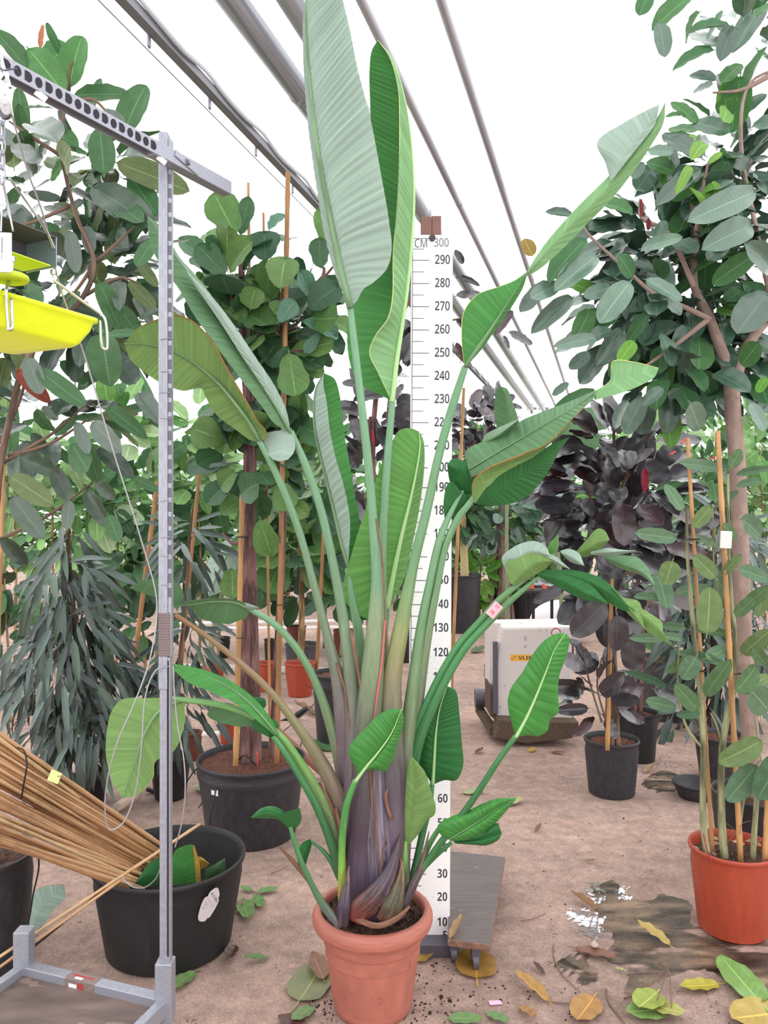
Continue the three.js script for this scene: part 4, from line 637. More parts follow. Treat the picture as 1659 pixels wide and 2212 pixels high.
// ---------- plant trolley at left ----------
{
  const d = 2.4, base = at(358, 2185, d), X = base.x, Z = -d, top = at(361, 290, d).y, o = thing('plant_trolley', 'galvanized plant trolley with tall slotted post, cross bar and worn wooden deck', 'trolley', V(X, 0, Z));
  // base frame around the deck, running towards the left and front
  const cornerR = at(357, 2128, d).setY(0.25), cornerL = at(52, 2090, 2.58).setY(0.25), ex = V().subVectors(cornerR, cornerL).setY(0).normalize(), ez = V(-ex.z, 0, ex.x);
  const f0 = cornerR.clone().addScaledVector(ez, 1.35), f1 = cornerL.clone().addScaledVector(ez, 1.35);
  part(o, 'rear_rail', beam(cornerL, cornerR, 0.04, 0.05), M.zinc);
  part(o, 'side_rail', beam(cornerR, f0, 0.03, 0.05), M.zinc);
  part(o, 'side_rail', beam(cornerL, f1, 0.03, 0.05), M.zinc);
  part(o, 'front_rail', beam(f0, f1, 0.04, 0.05), M.zinc);
  const s = new THREE.Shape([cornerR, f0, f1, cornerL].map((q) => new THREE.Vector2(q.x, -q.z)));
  const dk = new THREE.ExtrudeGeometry(s, { depth: 0.012, bevelEnabled: false }).rotateX(-Math.PI / 2).translate(0, 0.236, 0);
  part(o, 'deck', dk, M.deck);
  for (const c of [cornerR, cornerL, f0, f1]) part(o, 'corner_socket', box(0.052, 0.19, 0.052, 0.004).translate(c.x, c.y + 0.045, c.z), M.zinc);
  for (const c of [cornerR, cornerL, f0, f1]) part(o, 'castor', merge([new THREE.CylinderGeometry(0.06, 0.06, 0.035, 24).rotateZ(Math.PI / 2).translate(c.x - 0.05, 0.062, c.z + 0.04), box(0.05, 0.1, 0.05).translate(c.x - 0.05, 0.16, c.z + 0.04)]), M.darkSteel);
  const red = V().lerpVectors(cornerL, cornerR, 0.44); part(o, 'red_label', beam(red.clone().addScaledVector(ex, -0.06), red.clone().addScaledVector(ex, 0.06), 0.0415, 0.0515), std({ map: canvasTexture(128, 64, (x, w, h) => { x.fillStyle = '#7d6d6a'; x.fillRect(0, 0, w, h); x.fillStyle = '#96756c'; for (let i = 0; i < 26; i++) x.fillRect((i * 37) % 120, (i * 23) % 60, 10, 5); x.fillStyle = '#ece8ea'; x.fillRect(18, 18, 34, 16); x.fillStyle = '#a83a34'; x.fillRect(56, 10, 26, 44); }), roughness: 0.7 }));
  // post: folded channel with slots on its right face
  const pw = 0.040, slot = (w, h, y, face) => { };
  const joint = at(0, 1418, d).y, shaft = (w, dpt, y0, y1, x = 0) => box(w, y1 - y0, dpt, 0.003).translate(X + x, (y0 + y1) / 2, Z);
  part(o, 'post', merge([shaft(0.033, 0.03, 0.3, joint, 0.001), shaft(0.028, 0.036, joint - 0.1, top, -0.004), shaft(0.012, 0.026, joint, top - 0.02, 0.015)]), M.zinc);
  part(o, 'rusty_splice', box(0.036, 0.136, 0.034, 0.003).translate(X, joint + 0.07, Z + 0.002), std({ color: hex('#9b8e8c'), map: repeat(pixelTexture(128, 128, (u, v) => { const n = fbm(u * 9, v * 14, 4, 9, 14); return n > 0.52 ? [0.55, 0.45, 0.42] : [0.95, 0.95, 0.97]; }), 8, 8), roughness: 0.7, metalness: 0.3 }));
  const holes = []; for (let y = joint + 0.2; y < top - 0.08; y += 0.044) holes.push(new RoundedBoxGeometry(0.0105, 0.03, 0.004, 2, 0.0018).translate(X + 0.0165, y, Z + 0.0122));
  for (const g of holes) part(o, 'slot', g, M.slotGrey);
  part(o, 'channel_gap', box(0.006, joint - 0.42, 0.004, 0.001).translate(X + 0.011, 0.4 + (joint - 0.4) / 2, Z + 0.0148), M.hole);
  // twine wrapped round the post
  for (const [y, t] of [[735, 0.3], [805, 0.05], [850, 0.1], [905, -0.1], [1082, 0.4], [1160, 0.1], [1200, -0.12], [1262, 0.06], [1438, 0.1]]) { const p = at(0, y, d).y, c = []; for (let i = 0; i <= 24; i++) { const a = i / 24 * 6.283; c.push(V(X + Math.cos(a) * 0.022, p + t * 0.012 * Math.cos(a), Z + Math.sin(a) * 0.0215)); } part(o, 'twine_loop', sweep(c, [0.0014, 0.0014], { sides: 5, seg: 40 }), M.wire); }
  // cross bar with slots
  const by = at(0, 345, d).y - 0.012, bl = V(-1.12, by, -1.58), br = at(482, 398, 2.6).setY(by), dir = V().subVectors(br, bl).normalize(), side = V().crossVectors(dir, V(0, 1, 0)).normalize();
  const postOn = bl.clone().addScaledVector(dir, V(X, by, Z).sub(bl).dot(dir)), shift = V(X, by, Z).sub(postOn).addScaledVector(side, 0.038); bl.add(shift); br.add(shift);
  part(o, 'cross_bar', merge([beam(bl, br, 0.036, 0.003), beam(bl.clone().addScaledVector(side, 0.017), br.clone().addScaledVector(side, 0.017), 0.003, 0.042), beam(bl.clone().addScaledVector(side, -0.017), br.clone().addScaledVector(side, -0.017), 0.003, 0.042), beam(br.clone().addScaledVector(dir, -0.34), br, 0.04, 0.044)]), M.zinc);
  const len = bl.distanceTo(br); let i = 0;
  const turn = new THREE.Matrix4().makeBasis(dir, V(0, 1, 0), side);
  for (let q = 0.06; q < len - 0.345; q += 0.0295, i++) { const c = bl.clone().addScaledVector(dir, q).addScaledVector(side, 0.0192); const g = i % 2 ? new THREE.ExtrudeGeometry(new THREE.Shape().absellipse(0, 0, 0.0098, 0.0125, 0, Math.PI * 2), { depth: 0.001, bevelEnabled: false }) : new THREE.ExtrudeGeometry(new THREE.Shape([new THREE.Vector2(-0.0095, -0.0105), new THREE.Vector2(0.003, -0.0125), new THREE.Vector2(0.0098, -0.006), new THREE.Vector2(0.0098, 0.006), new THREE.Vector2(0.003, 0.0125), new THREE.Vector2(-0.0095, 0.0125)]), { depth: 0.001, bevelEnabled: false }); part(o, 'slot', g.applyMatrix4(turn).translate(c.x, c.y, c.z), M.hole); }
  const cl = V(X, by, Z).addScaledVector(side, 0.06).addScaledVector(dir, 0.03); part(o, 'clamp', beam(cl.clone().addScaledVector(dir, -0.05).add(V(0, 0.012, 0)), cl.clone().addScaledVector(dir, 0.05).add(V(0, -0.012, 0)), 0.006, 0.022), M.zinc);
  part(o, 'bolt', new THREE.CylinderGeometry(0.009, 0.009, 0.02, 6).rotateX(1.57).translate(cl.x, cl.y, cl.z), M.darkSteel);
  // paper scraps stuck under the bar
  for (const q of [0.33, 0.45, 0.86]) { const c = bl.clone().addScaledVector(dir, q).addScaledVector(side, 0.018); part(o, 'torn_tape', box(0.03, 0.018, 0.003, 0.001).rotateZ(-0.5).rotateY(0.6).translate(c.x, c.y - 0.03, c.z), M.offWhite); }
  // pulley
  const pc = at(13, 232, 1.72), pu = thing('pulley', 'small white pulley hooked under the cross bar at the left edge', 'pulley', pc);
  part(pu, 'housing', new THREE.ExtrudeGeometry(new THREE.Shape().absellipse(0, 0, 0.009, 0.02, 0, Math.PI * 2), { depth: 0.012, bevelEnabled: true, bevelSize: 0.002, bevelThickness: 0.002, bevelSegments: 2 }).rotateZ(0.3).translate(pc.x, pc.y, pc.z - 0.006), M.white);
  part(pu, 'wheel', new THREE.CylinderGeometry(0.014, 0.014, 0.01, 24).rotateX(1.57).translate(pc.x - 0.002, pc.y - 0.012, pc.z), M.darkSteel);
  part(pu, 'hook', sweep(P3([[10, 205], [8, 185], [12, 172], [18, 165], [14, 150]], 1.72), [0.0025, 0.0025], { sides: 6 }), M.chrome);
  part(pu, 'shackle', sweep(P3([[2, 118], [6, 140], [18, 175], [22, 190]], 1.7), [0.004, 0.004], { sides: 6 }), M.chrome);
  part(pu, 'binding_wire', sweep(P3([[-4, 145], [10, 152], [20, 150], [36, 148]], 1.68), [0.002, 0.002], { sides: 5 }), M.darkSteel);
  // steel cable from the pulley down to the post and its slack loops
  single('steel_cable', 'thin steel cable running from the pulley past the yellow tray and hanging in loops', 'cable', sweep(P3([[25, 245, 1.74], [60, 370, 1.85], [95, 470, 1.95], [130, 620, 2.1], [180, 760, 2.2], [240, 960, 2.28], [300, 1150, 2.33], [337, 1285, 2.36], [338, 1340, 2.36], [322, 1430, 2.34], [290, 1520, 2.32], [255, 1600, 2.31], [233, 1680, 2.31], [227, 1750, 2.32], [236, 1792, 2.33], [262, 1782, 2.33], [290, 1720, 2.34], [305, 1620, 2.34], [315, 1500, 2.35], [335, 1450, 2.36], [352, 1440, 2.37]]), [0.0022, 0.0022], { sides: 6, seg: 160 }), M.wire, at(338, 1340, 2.36));
  single('steel_cable', 'grey cable end hanging down the right side of the trolley post', 'cable', sweep(P3([[374, 1440, 2.37], [377, 1500, 2.37], [384, 1570, 2.37], [397, 1640, 2.37], [400, 1710, 2.37], [392, 1780, 2.38], [378, 1830, 2.39]]), [0.0022, 0.0022], { sides: 6, seg: 60 }), M.wire, at(374, 1440, 2.37));
  single('steel_cable', 'short cable loop hanging over the rim of the black tub', 'cable', sweep(P3([[262, 1895, 2.8], [285, 1915, 2.75], [312, 1917, 2.7], [335, 1900, 2.65], [345, 1880, 2.6]]), [0.0024, 0.0024], { sides: 6, seg: 40 }), M.wire, at(300, 1915, 2.72));
}
// ---------- hanging scale with yellow tray ----------
{
  const Cn = at(222, 694, 2.1), e1 = V(-0.43, 0, 0.9).normalize(), e2 = V(-0.9, 0, -0.43).normalize(), Q = (a, b, y) => Cn.clone().addScaledVector(e1, a).addScaledVector(e2, b).setY(Cn.y + y);
  const o = thing('hanging_scale', 'hanging scale with bright yellow tray on wire hooks at the left edge', 'scale', Cn);
  const ring = (ins, y, n = 10) => { const Lh = 0.5 - ins, Wh = 0.34 - ins, r = 0.03, out = []; for (const [ca, cb, a0] of [[ins + r, ins + r, 180], [Lh - r, ins + r, 270], [Lh - r, Wh - r, 0], [ins + r, Wh - r, 90]]) for (let i = 0; i <= n; i++) { const t = (a0 + 90 * i / n) * Math.PI / 180; out.push(Q(ca + Math.cos(t) * r, cb + Math.sin(t) * r, y)); } return out; };
  const rings = [ring(0.012, 0.002), ring(0, 0.004), ring(0, -0.006), ring(0.008, -0.008), ring(0.014, -0.03), ring(0.034, -0.066), ring(0.044, -0.074), ring(0.1, -0.077)];
  const pos = [], uv = [], idx = [], m = rings[0].length; rings.forEach((r, i) => r.forEach((p, j) => { pos.push(p.x, p.y, p.z); uv.push(p.x + p.z, p.y + p.x); }));
  for (let i = 0; i < rings.length - 1; i++) for (let j = 0; j < m; j++) { const a = i * m + j, b = i * m + (j + 1) % m; idx.push(a, b, a + m, b, b + m, a + m); }
  const c0 = pos.length / 3, cc = Q(0.25, 0.17, -0.077); pos.push(cc.x, cc.y, cc.z); uv.push(0, 0); for (let j = 0; j < m; j++) idx.push(c0, (rings.length - 1) * m + j, (rings.length - 1) * m + (j + 1) % m);
  const g = new THREE.BufferGeometry(); g.setAttribute('position', new THREE.Float32BufferAttribute(pos, 3)); g.setAttribute('uv', new THREE.Float32BufferAttribute(uv, 2)); g.setIndex(idx); g.computeVertexNormals();
  part(o, 'tray', g, M.yellow);
  // channel above the tray
  const K = at(124, 545, 1.98), B = (a, b, y) => K.clone().addScaledVector(e1, a).addScaledVector(e2, b).setY(K.y + y);
  part(o, 'channel_back', merge([beam(B(0, 0.11, 0), B(0.36, 0.11, 0), 0.003, 0.075), beam(B(0, 0.055, 0.037), B(0.36, 0.055, 0.037), 0.11, 0.003)]), M.darkSteel);
  part(o, 'ridge', beam(B(0, 0.108, -0.012), B(0.36, 0.108, -0.012), 0.006, 0.006), M.hole);
  part(o, 'end_plate', beam(B(0.002, 0.0, 0), B(0.002, 0.11, 0), 0.003, 0.078), M.steelPlate);
  part(o, 'bottom_plate', beam(B(0.02, 0.05, -0.04), B(0.36, 0.05, -0.04), 0.1, 0.004), M.yellowGreen);
  const dial = at(20, 600, 1.82); part(o, 'dial_ring', new THREE.TorusGeometry(0.035, 0.009, 10, 40).rotateX(1.57).translate(dial.x, dial.y, dial.z), M.yellowGreen);
  part(o, 'dial_plate', new THREE.CylinderGeometry(0.034, 0.034, 0.008, 40).translate(dial.x, dial.y + 0.004, dial.z), M.yellowGreen);
  const lab = at(4, 545, 1.75), tex = canvasTexture(64, 160, (x, w, h) => { x.fillStyle = '#d9dde6'; x.fillRect(0, 0, w, h); x.fillStyle = '#444'; x.save(); x.translate(40, 110); x.rotate(-1.57); x.font = '9px sans-serif'; x.fillText('www.', 0, 0); for (let i = 26; i < 90; i += 4) x.fillRect(i, -4, 2.4, 4); x.restore(); });
  part(o, 'maker_plate', box(0.05, 0.09, 0.004, 0.001).rotateY(0.15).translate(lab.x - 0.004, lab.y, lab.z), [M.white, M.white, M.white, M.white, std({ map: tex, roughness: 0.4, metalness: 0.2 }), M.white].slice(4, 5)[0]);
  // wire hangers and hooks
  const hang = (list, r = 0.0042) => part(o, 'hook', sweep(P3(list), [r, r], { sides: 8, seg: list.length * 8 }), M.chrome);
  hang([[26, 560, 1.86], [26, 575, 1.86], [22, 595, 1.85], [14, 625, 1.83], [13, 640, 1.83], [17, 700, 1.82], [20, 712, 1.82], [25, 710, 1.82], [26, 690, 1.83], [24, 645, 1.84]]);
  hang([[115, 592, 1.99], [117, 605, 1.99], [130, 615, 2.0], [180, 652, 2.05], [222, 682, 2.08], [227, 690, 2.08], [232, 745, 2.08], [230, 755, 2.08], [223, 752, 2.08], [219, 740, 2.09], [216, 693, 2.1]], 0.0036);
  part(o, 'nut', new THREE.CylinderGeometry(0.008, 0.008, 0.012, 6).translate(at(26, 558, 1.86).x, at(26, 560, 1.86).y, -1.86), M.chrome);
  part(o, 'nut', new THREE.CylinderGeometry(0.007, 0.007, 0.012, 6).translate(at(115, 590, 1.99).x, at(115, 588, 1.99).y, -1.99), M.chrome);
  const wire = (list) => part(o, 'hanger_wire', sweep(P3(list), [0.003, 0.003], { sides: 6, seg: list.length * 8 }), M.chrome);
  wire([[4, 380, 1.8], [14, 430, 1.83], [28, 500, 1.86]]); wire([[20, 385, 1.8], [60, 440, 1.88], [100, 500, 1.95], [114, 536, 1.98]]); wire([[82, 462, 1.9], [102, 500, 1.95], [118, 537, 1.98]]);
  for (let i = 0; i < 5; i++) { const c = at(4, 250 + i * 32, 1.76); part(o, 'chain_link', new THREE.TorusGeometry(0.012, 0.003, 6, 16).scale(0.6, 1.6, 1).rotateY(i % 2 ? 1.2 : 0.2).translate(c.x, c.y, c.z), M.zinc); }
  part(o, 'suspension_rod', sweep(P3([[4, 235, 1.76], [5, 380, 1.78], [2, 500, 1.8]]), [0.0022, 0.0022], { sides: 6 }), M.chrome);
}
// ---------- pots ----------
function plantPot(name, label, [px, py, wTop, wBot, hpx], mat, { group, soil = M.soil, rim = 1, soilDrop = 0.03, band = false, category = 'pot', open = false, d } = {}) {
  const dd = d ?? floorDepth(py), k = dd / FOCAL, p = at(px, py, dd).setY(0), rt = wTop / 2 * k, rb = wBot / 2 * k, h = hpx * k, o = thing(name, label, category, p, group), t = 0.006 + rt * 0.02;
  const prof = [[0.001, 0], [rb * 0.9, 0], [rb, 0.008], [lerp(rb, rt, 0.75), h * 0.78]];
  if (band) prof.push([lerp(rb, rt, 0.78) + 0.004, h * 0.79], [lerp(rb, rt, 0.85) + 0.006, h * 0.86]);
  if (rim) prof.push([rt - t * 1.5, h - 0.05 * h - 0.012], [rt - 0.002, h - 0.012 - 0.02 * h], [rt, h - 0.006], [rt - 0.003, h], [rt - t, h]); else prof.push([rt, h], [rt - 0.005, h]);
  prof.push([rt - t * 1.6, h - 0.03], [lerp(rb, rt, 0.5) - t * 1.6, h * 0.5]); if (open) prof.push([rb * 0.9 - t, 0.02], [0.001, 0.02]);
  part(o, 'body', put(lathe(prof, 56), p), mat);
  if (!open) part(o, 'soil', put(soilDisc(rt - t * 1.4, h - soilDrop - 0.004, 0.014, 0.01), p), soil);
  return { o, p, h, rt, rb, d: dd, soil: h - soilDrop };
}
const figPot = plantPot('black_pot', 'big black plastic pot with a small white label, holding the fiddle leaf fig', [543, 1800, 234, 190, 165], M.blackPot, { soil: M.redSoil, band: true });
{ const c = at(465, 1708, figPot.d - figPot.rt * 0.82); part(figPot.o, 'white_label', box(0.05, 0.055, 0.003, 0.001).rotateY(-0.6).translate(c.x - 0.004, c.y, c.z - 0.006), std({ map: canvasTexture(64, 64, (x) => { x.fillStyle = '#e8e4e6'; x.fillRect(0, 0, 64, 64); x.fillStyle = '#555'; x.fillRect(8, 8, 10, 8); x.fillRect(30, 40, 16, 4); }), roughness: 0.6 })); }
const tub = plantPot('black_tub', 'wide black tub with torn white sticker holding bamboo canes behind the trolley', [366, 2030, 325, 262, 190], M.tub, { open: true, d: 3.2, category: 'tub' });
{
  const tex = canvasTexture(256, 256, (x, w, h) => { x.clearRect(0, 0, w, h); x.fillStyle = '#d8d2d6'; x.fillRect(0, 0, w, h); x.save(); x.translate(128, 128); x.rotate(0.42); x.fillStyle = '#55505a'; for (let i = 0; i < 13; i++) if (i !== 3 && i !== 6) x.fillRect(-62 + i * 10, -66 - (i % 2) * 4, i % 3 ? 5 : 7, 20); for (const [y, n, k] of [[-18, 24, 2], [6, 9, 5], [20, 7, 7], [40, 4, 9]]) for (let i = 0; i < n; i++) if ((i * 7 + y) % 5) x.fillRect(-72 + i * (k + 3.5), y, k, 4); x.restore(); });
  const sh = new THREE.Shape(); for (let i = 0; i <= 72; i++) { const t = i / 72 * 6.283, r = 1 - 0.18 * Math.exp(-Math.pow((t - 2.5) * 7, 2)) - 0.12 * Math.exp(-Math.pow((t - 0.5) * 9, 2)) - 0.12 * Math.exp(-Math.pow((t - 5.3) * 8, 2)) + 0.03 * Math.sin(t * 5); const x = Math.cos(t) * 0.04 * r, y = Math.sin(t) * 0.066 * r; i ? sh.lineTo(x, y) : sh.moveTo(x, y); }
  const g = new THREE.ShapeGeometry(sh, 1), u = g.attributes.uv, q = g.attributes.position; for (let i = 0; i < u.count; i++) u.setXY(i, 0.5 + q.getX(i) / 0.1, 0.5 + q.getY(i) / 0.15);
  const dirS = Math.atan2(0.70, 0.71); const rr_ = tub.rb + (tub.rt - tub.rb) * 0.66 + 0.006; g.rotateZ(-0.42).rotateX(0.165).rotateY(Math.PI / 2 - dirS).translate(tub.p.x + Math.cos(dirS) * rr_, 0.26, tub.p.z + Math.sin(dirS) * rr_);
  part(tub.o, 'torn_sticker', g, std({ map: tex, roughness: 0.7 }));
}
const leftPot = plantPot('black_pot', 'black pot cut off by the left edge below the bamboo canes', [-40, 2080, 215, 180, 240], M.blackPot, { d: 3.05 });
const redPot = plantPot('orange_pot', 'bright orange-red pot at right holding thick pale fig stems', [1582, 2005, 180, 140, 180], M.orangePot, { soilDrop: 0.045, rim: 1 });
const rubPot = plantPot('black_pot', 'black pot on bare floor holding the dark burgundy rubber plant', [1321, 1712, 118, 97, 118], M.blackPot, { soil: M.redSoil });
const rubPot2 = plantPot('black_pot', 'taller black pot standing just behind the burgundy rubber plant pot', [1378, 1640, 86, 70, 104], M.darkPot, { soil: M.redSoil });
const bigGrey = plantPot('grey_pot', 'large dark grey pot with red-brown soil among the drooping plants at right', [1440, 1548, 122, 104, 128], M.greyPot, { soil: M.redSoil });
const treePot = plantPot('black_pot', 'black pot behind the orange-red pot carrying the pale rubber tree trunk', [1628, 1850, 175, 140, 170], M.darkPot, { d: 3.85 });
const saucer = plantPot('black_saucer', 'shallow black dish on the floor left of the thick pale fig stems', [1502, 1722, 96, 70, 34], M.blackPot, { open: true, category: 'dish' });
const backPot = plantPot('black_pot', 'black pot with dry roots tucked behind the shallow black dish', [1556, 1720, 108, 84, 92], M.blackPot, { soil: M.redSoil, d: 5.2 });
const bushPot = plantPot('black_pot', 'black pot behind the trolley post under the drooping narrow-leaved plant', [368, 1722, 88, 66, 90], M.darkPot);
const aliiPot = plantPot('black_pot', 'low black pot almost hidden behind the bamboo canes', [190, 1735, 84, 66, 60], M.darkPot);
const midPot = plantPot('black_pot', 'tall black pot with handle standing directly behind the green stalks', [728, 1600, 108, 86, 148], M.blackPot, { soil: M.redSoil, band: true });
{ const c = at(722, 1487, midPot.d - midPot.rt); part(midPot.o, 'handle', new THREE.TorusGeometry(0.03, 0.006, 8, 20, 3.14).translate(c.x, c.y - 0.03, c.z), M.darkPot); }
const palmPot = plantPot('black_pot', 'dark pot holding a smooth yellowish trunk right of the ruler', [985, 1362, 108, 92, 122], M.blackPot);
const orangeA = plantPot('orange_pot', 'orange pot holding a straight tan trunk behind the green stalks', [648, 1502, 68, 50, 72], M.orangePot, { soilDrop: 0.05 });
const greyA = plantPot('grey_pot', 'grey pot with a root ball directly behind the orange pot with the tan trunk', [653, 1452, 76, 62, 62], M.greyPot);
plantPot('orange_pot', 'orange pot half hidden behind the fiddle leaf fig trunk', [573, 1492, 44, 34, 62], M.orangePot);
plantPot('orange_pot', 'small orange pot right beside the big black pot of the fiddle leaf fig', [492, 1605, 40, 30, 48], M.orangePot);
plantPot('orange_pot', 'orange pot behind the drooping narrow leaves left of the fiddle leaf fig stake', [470, 1462, 32, 24, 36], M.orangePot);
plantPot('orange_pot', 'orange pot showing under the drooping plant left of the trolley post', [238, 1565, 46, 34, 46], M.orangePot);
plantPot('orange_pot', 'orange pot cut by the left edge above the bamboo canes', [2, 1515, 46, 34, 34], M.orangePot);
plantPot('brown_pot', 'brown pot behind the fern-like leaves beside the trolley post', [415, 1640, 44, 34, 60], M.brownPot);
plantPot('brown_pot', 'brown-red pot in the far row above the white heating pipes', [742, 1412, 46, 38, 52], M.brownPot);
plantPot('brown_pot', 'brown-red pot in the far row just left of the tall black pot', [640, 1402, 44, 34, 50], M.brownPot);
plantPot('black_pot', 'small black pot in the far row left of the fiddle leaf fig', [482, 1420, 32, 24, 44], M.darkPot);
plantPot('black_pot', 'far black pot seen between the fiddle leaf fig stakes', [582, 1428, 24, 18, 48], M.darkPot);
plantPot('black_pot', 'black pot seen between the leaning stalks and the ruler', [876, 1430, 34, 28, 80], M.darkPot);
plantPot('black_pot', 'narrow dark pot standing against the white tug', [1056, 1492, 22, 16, 56], M.greyPot);
plantPot('black_bin', 'black bin with a flat top behind the white tug', [1140, 1352, 84, 62, 96], M.darkPot, { category: 'bin' });
plantPot('black_pot', 'far small black pot under the ferny plant right of the yellowish trunk', [1062, 1345, 34, 26, 90], M.darkPot);
// white heating pipes low over the floor at the back left
for (const [x0, y0, x1, y1, d0, d1, r, t] of [[380, 1350, 800, 1342, 12.2, 12.6, 0.045, 'upper'], [380, 1362, 800, 1358, 11.6, 12, 0.05, 'middle'], [380, 1443, 800, 1455, 8.8, 8.5, 0.055, 'lower'], [380, 1592, 520, 1585, 6.1, 6.2, 0.03, 'lowest'] ]) {
  const g = sweep([at(x0, y0, d0), at(x1, y1, d1)], [r, r], { sides: 12 }); single('floor_heating_pipe', t + ' white heating pipe running low behind the pots at left', 'pipe', g, M.offWhite, at(x0, y0, d0));
}
// ---------- white electric tug ----------
{
  const d = 6.0, o = thing('electric_tug', 'white electric tug with yellow sticker on a dark steel chassis', 'tug', onFloor(1145, 1590)), q = (x, y, dd = d) => at(x, y, dd);
  const shp = (pts, depth, bev = 0.012) => new THREE.ExtrudeGeometry(new THREE.Shape(pts.map(([x, y]) => { const p = at(x, y, d); return new THREE.Vector2(p.x, p.y); })), { depth, bevelEnabled: true, bevelSize: bev, bevelThickness: bev, bevelSegments: 2 }).translate(0, 0, -d - depth);
  part(o, 'cover', shp([[1078, 1548], [1074, 1440], [1082, 1385], [1088, 1360], [1226, 1358], [1230, 1372], [1230, 1552]], 0.42, 0.02), M.offWhite);
  part(o, 'side_panel', shp([[1064, 1535], [1063, 1350], [1086, 1352], [1076, 1400], [1072, 1540]], 0.3, 0.004).translate(0, 0, -0.12), M.offWhite);
  part(o, 'rubber_seal', sweep(P3([[1232, 1362, 6.01], [1236, 1420, 6.01], [1230, 1440, 6.01], [1234, 1480, 6.01]]), [0.012, 0.012], { sides: 6 }), M.hole);
  part(o, 'mast', beam(q(1070, 1386, 5.97), q(1070, 1540, 5.97), 0.035, 0.04), M.darkSteel);
  part(o, 'foot_bumper', shp([[1072, 1560], [1066, 1580], [1130, 1592], [1225, 1580], [1237, 1565], [1237, 1552], [1072, 1546]], 0.2, 0.01).translate(0, 0, 0.14), M.rust);
  part(o, 'chassis', shp([[1060, 1545], [1060, 1485], [1078, 1490], [1078, 1560]], 0.3, 0.006), M.rust);
  part(o, 'fork', beam(at(1066, 1580, 6.0), at(1034, 1530, 6.6), 0.06, 0.06), M.rust);
  part(o, 'fork_plate', beam(at(1045, 1492, 6.5), at(1032, 1535, 6.5), 0.05, 0.03), M.rust);
  const w = at(1044, 1508, 6.5); part(o, 'drum', new THREE.CylinderGeometry(0.075, 0.075, 0.14, 28).rotateZ(1.57).translate(w.x, w.y, w.z), M.darkSteel);
  for (const [x, y] of [[1150, 1600], [1205, 1590], [1085, 1590]]) { const c = onFloor(x, y - 4); part(o, 'wheel', new THREE.CylinderGeometry(0.07, 0.07, 0.06, 24).rotateZ(1.57).translate(c.x, 0.071, c.z - 0.12), M.hole); }
  const st = at(1132, 1421, d - 0.021); part(o, 'yellow_sticker', new THREE.PlaneGeometry(0.21, 0.048).translate(st.x, st.y, st.z), std({ map: canvasTexture(256, 60, (x, w2, h) => { x.fillStyle = '#f2b233'; x.fillRect(0, 0, w2, h); x.fillStyle = '#28305a'; x.font = 'bold 46px sans-serif'; x.save(); x.scale(1.35, 1); x.fillText('VLIE', 54, 47); x.restore(); x.font = 'bold 26px sans-serif'; x.fillText('A', 8, 52); x.fillText('LT', 28, 32); }), roughness: 0.5 }));
  const rs = at(1201, 1367, d - 0.021); part(o, 'round_sticker', new THREE.CircleGeometry(0.038, 32).translate(rs.x, rs.y, rs.z), std({ map: canvasTexture(96, 96, (x) => { x.fillStyle = '#b8485c'; x.fillRect(0, 0, 96, 96); x.fillStyle = '#eee6ea'; x.beginPath(); x.arc(48, 48, 37, 0, 7); x.fill(); x.strokeStyle = '#8d86a8'; x.lineWidth = 3; x.beginPath(); x.arc(44, 50, 13, 0, 7); x.stroke(); x.fillStyle = '#9a92a8'; x.fillRect(60, 46, 18, 3); }), roughness: 0.5 }));
  const bench = thing('work_table', 'black table top with orange clamps behind the white tug', 'table', onFloor(1150, 1345)), bd = 8.6;
  part(bench, 'table_top', box(0.42, 0.03, 0.3).translate(at(1160, 1276, bd).x, at(0, 1276, bd).y, -bd), M.darkPot); part(bench, 'leg', beam(at(1152, 1280, bd), at(1152, 1280, bd).setY(0.002), 0.03, 0.03), M.darkPot); part(bench, 'leg', beam(at(1192, 1280, bd), at(1192, 1280, bd).setY(0.002), 0.03, 0.03), M.darkPot); part(bench, 'leg', beam(at(1140, 1280, bd + 0.2), at(1140, 1280, bd + 0.2).setY(0.002), 0.03, 0.03), M.darkPot);
  for (const x of [1148, 1176]) part(bench, 'orange_clamp', box(0.05, 0.06, 0.06).translate(at(x, 1266, bd).x, at(0, 1266, bd).y, -bd), std({ color: hex('#e0604a'), roughness: 0.5 }));
  part(bench, 'clamp_bar', box(0.16, 0.03, 0.03).translate(at(1160, 1262, bd).x, at(0, 1262, bd).y, -bd), M.chrome);
  single('white_sack', 'white sack lying on the floor far behind the burgundy rubber plant', 'sack', new THREE.SphereGeometry(0.5, 24, 16).scale(0.9, 0.6, 0.5).translate(at(1215, 1270, 10.5).x, 0.29, -10.5), std({ color: hex('#ece8ea'), roughness: 0.7 }), at(1215, 1270, 10.5).setY(0));
}
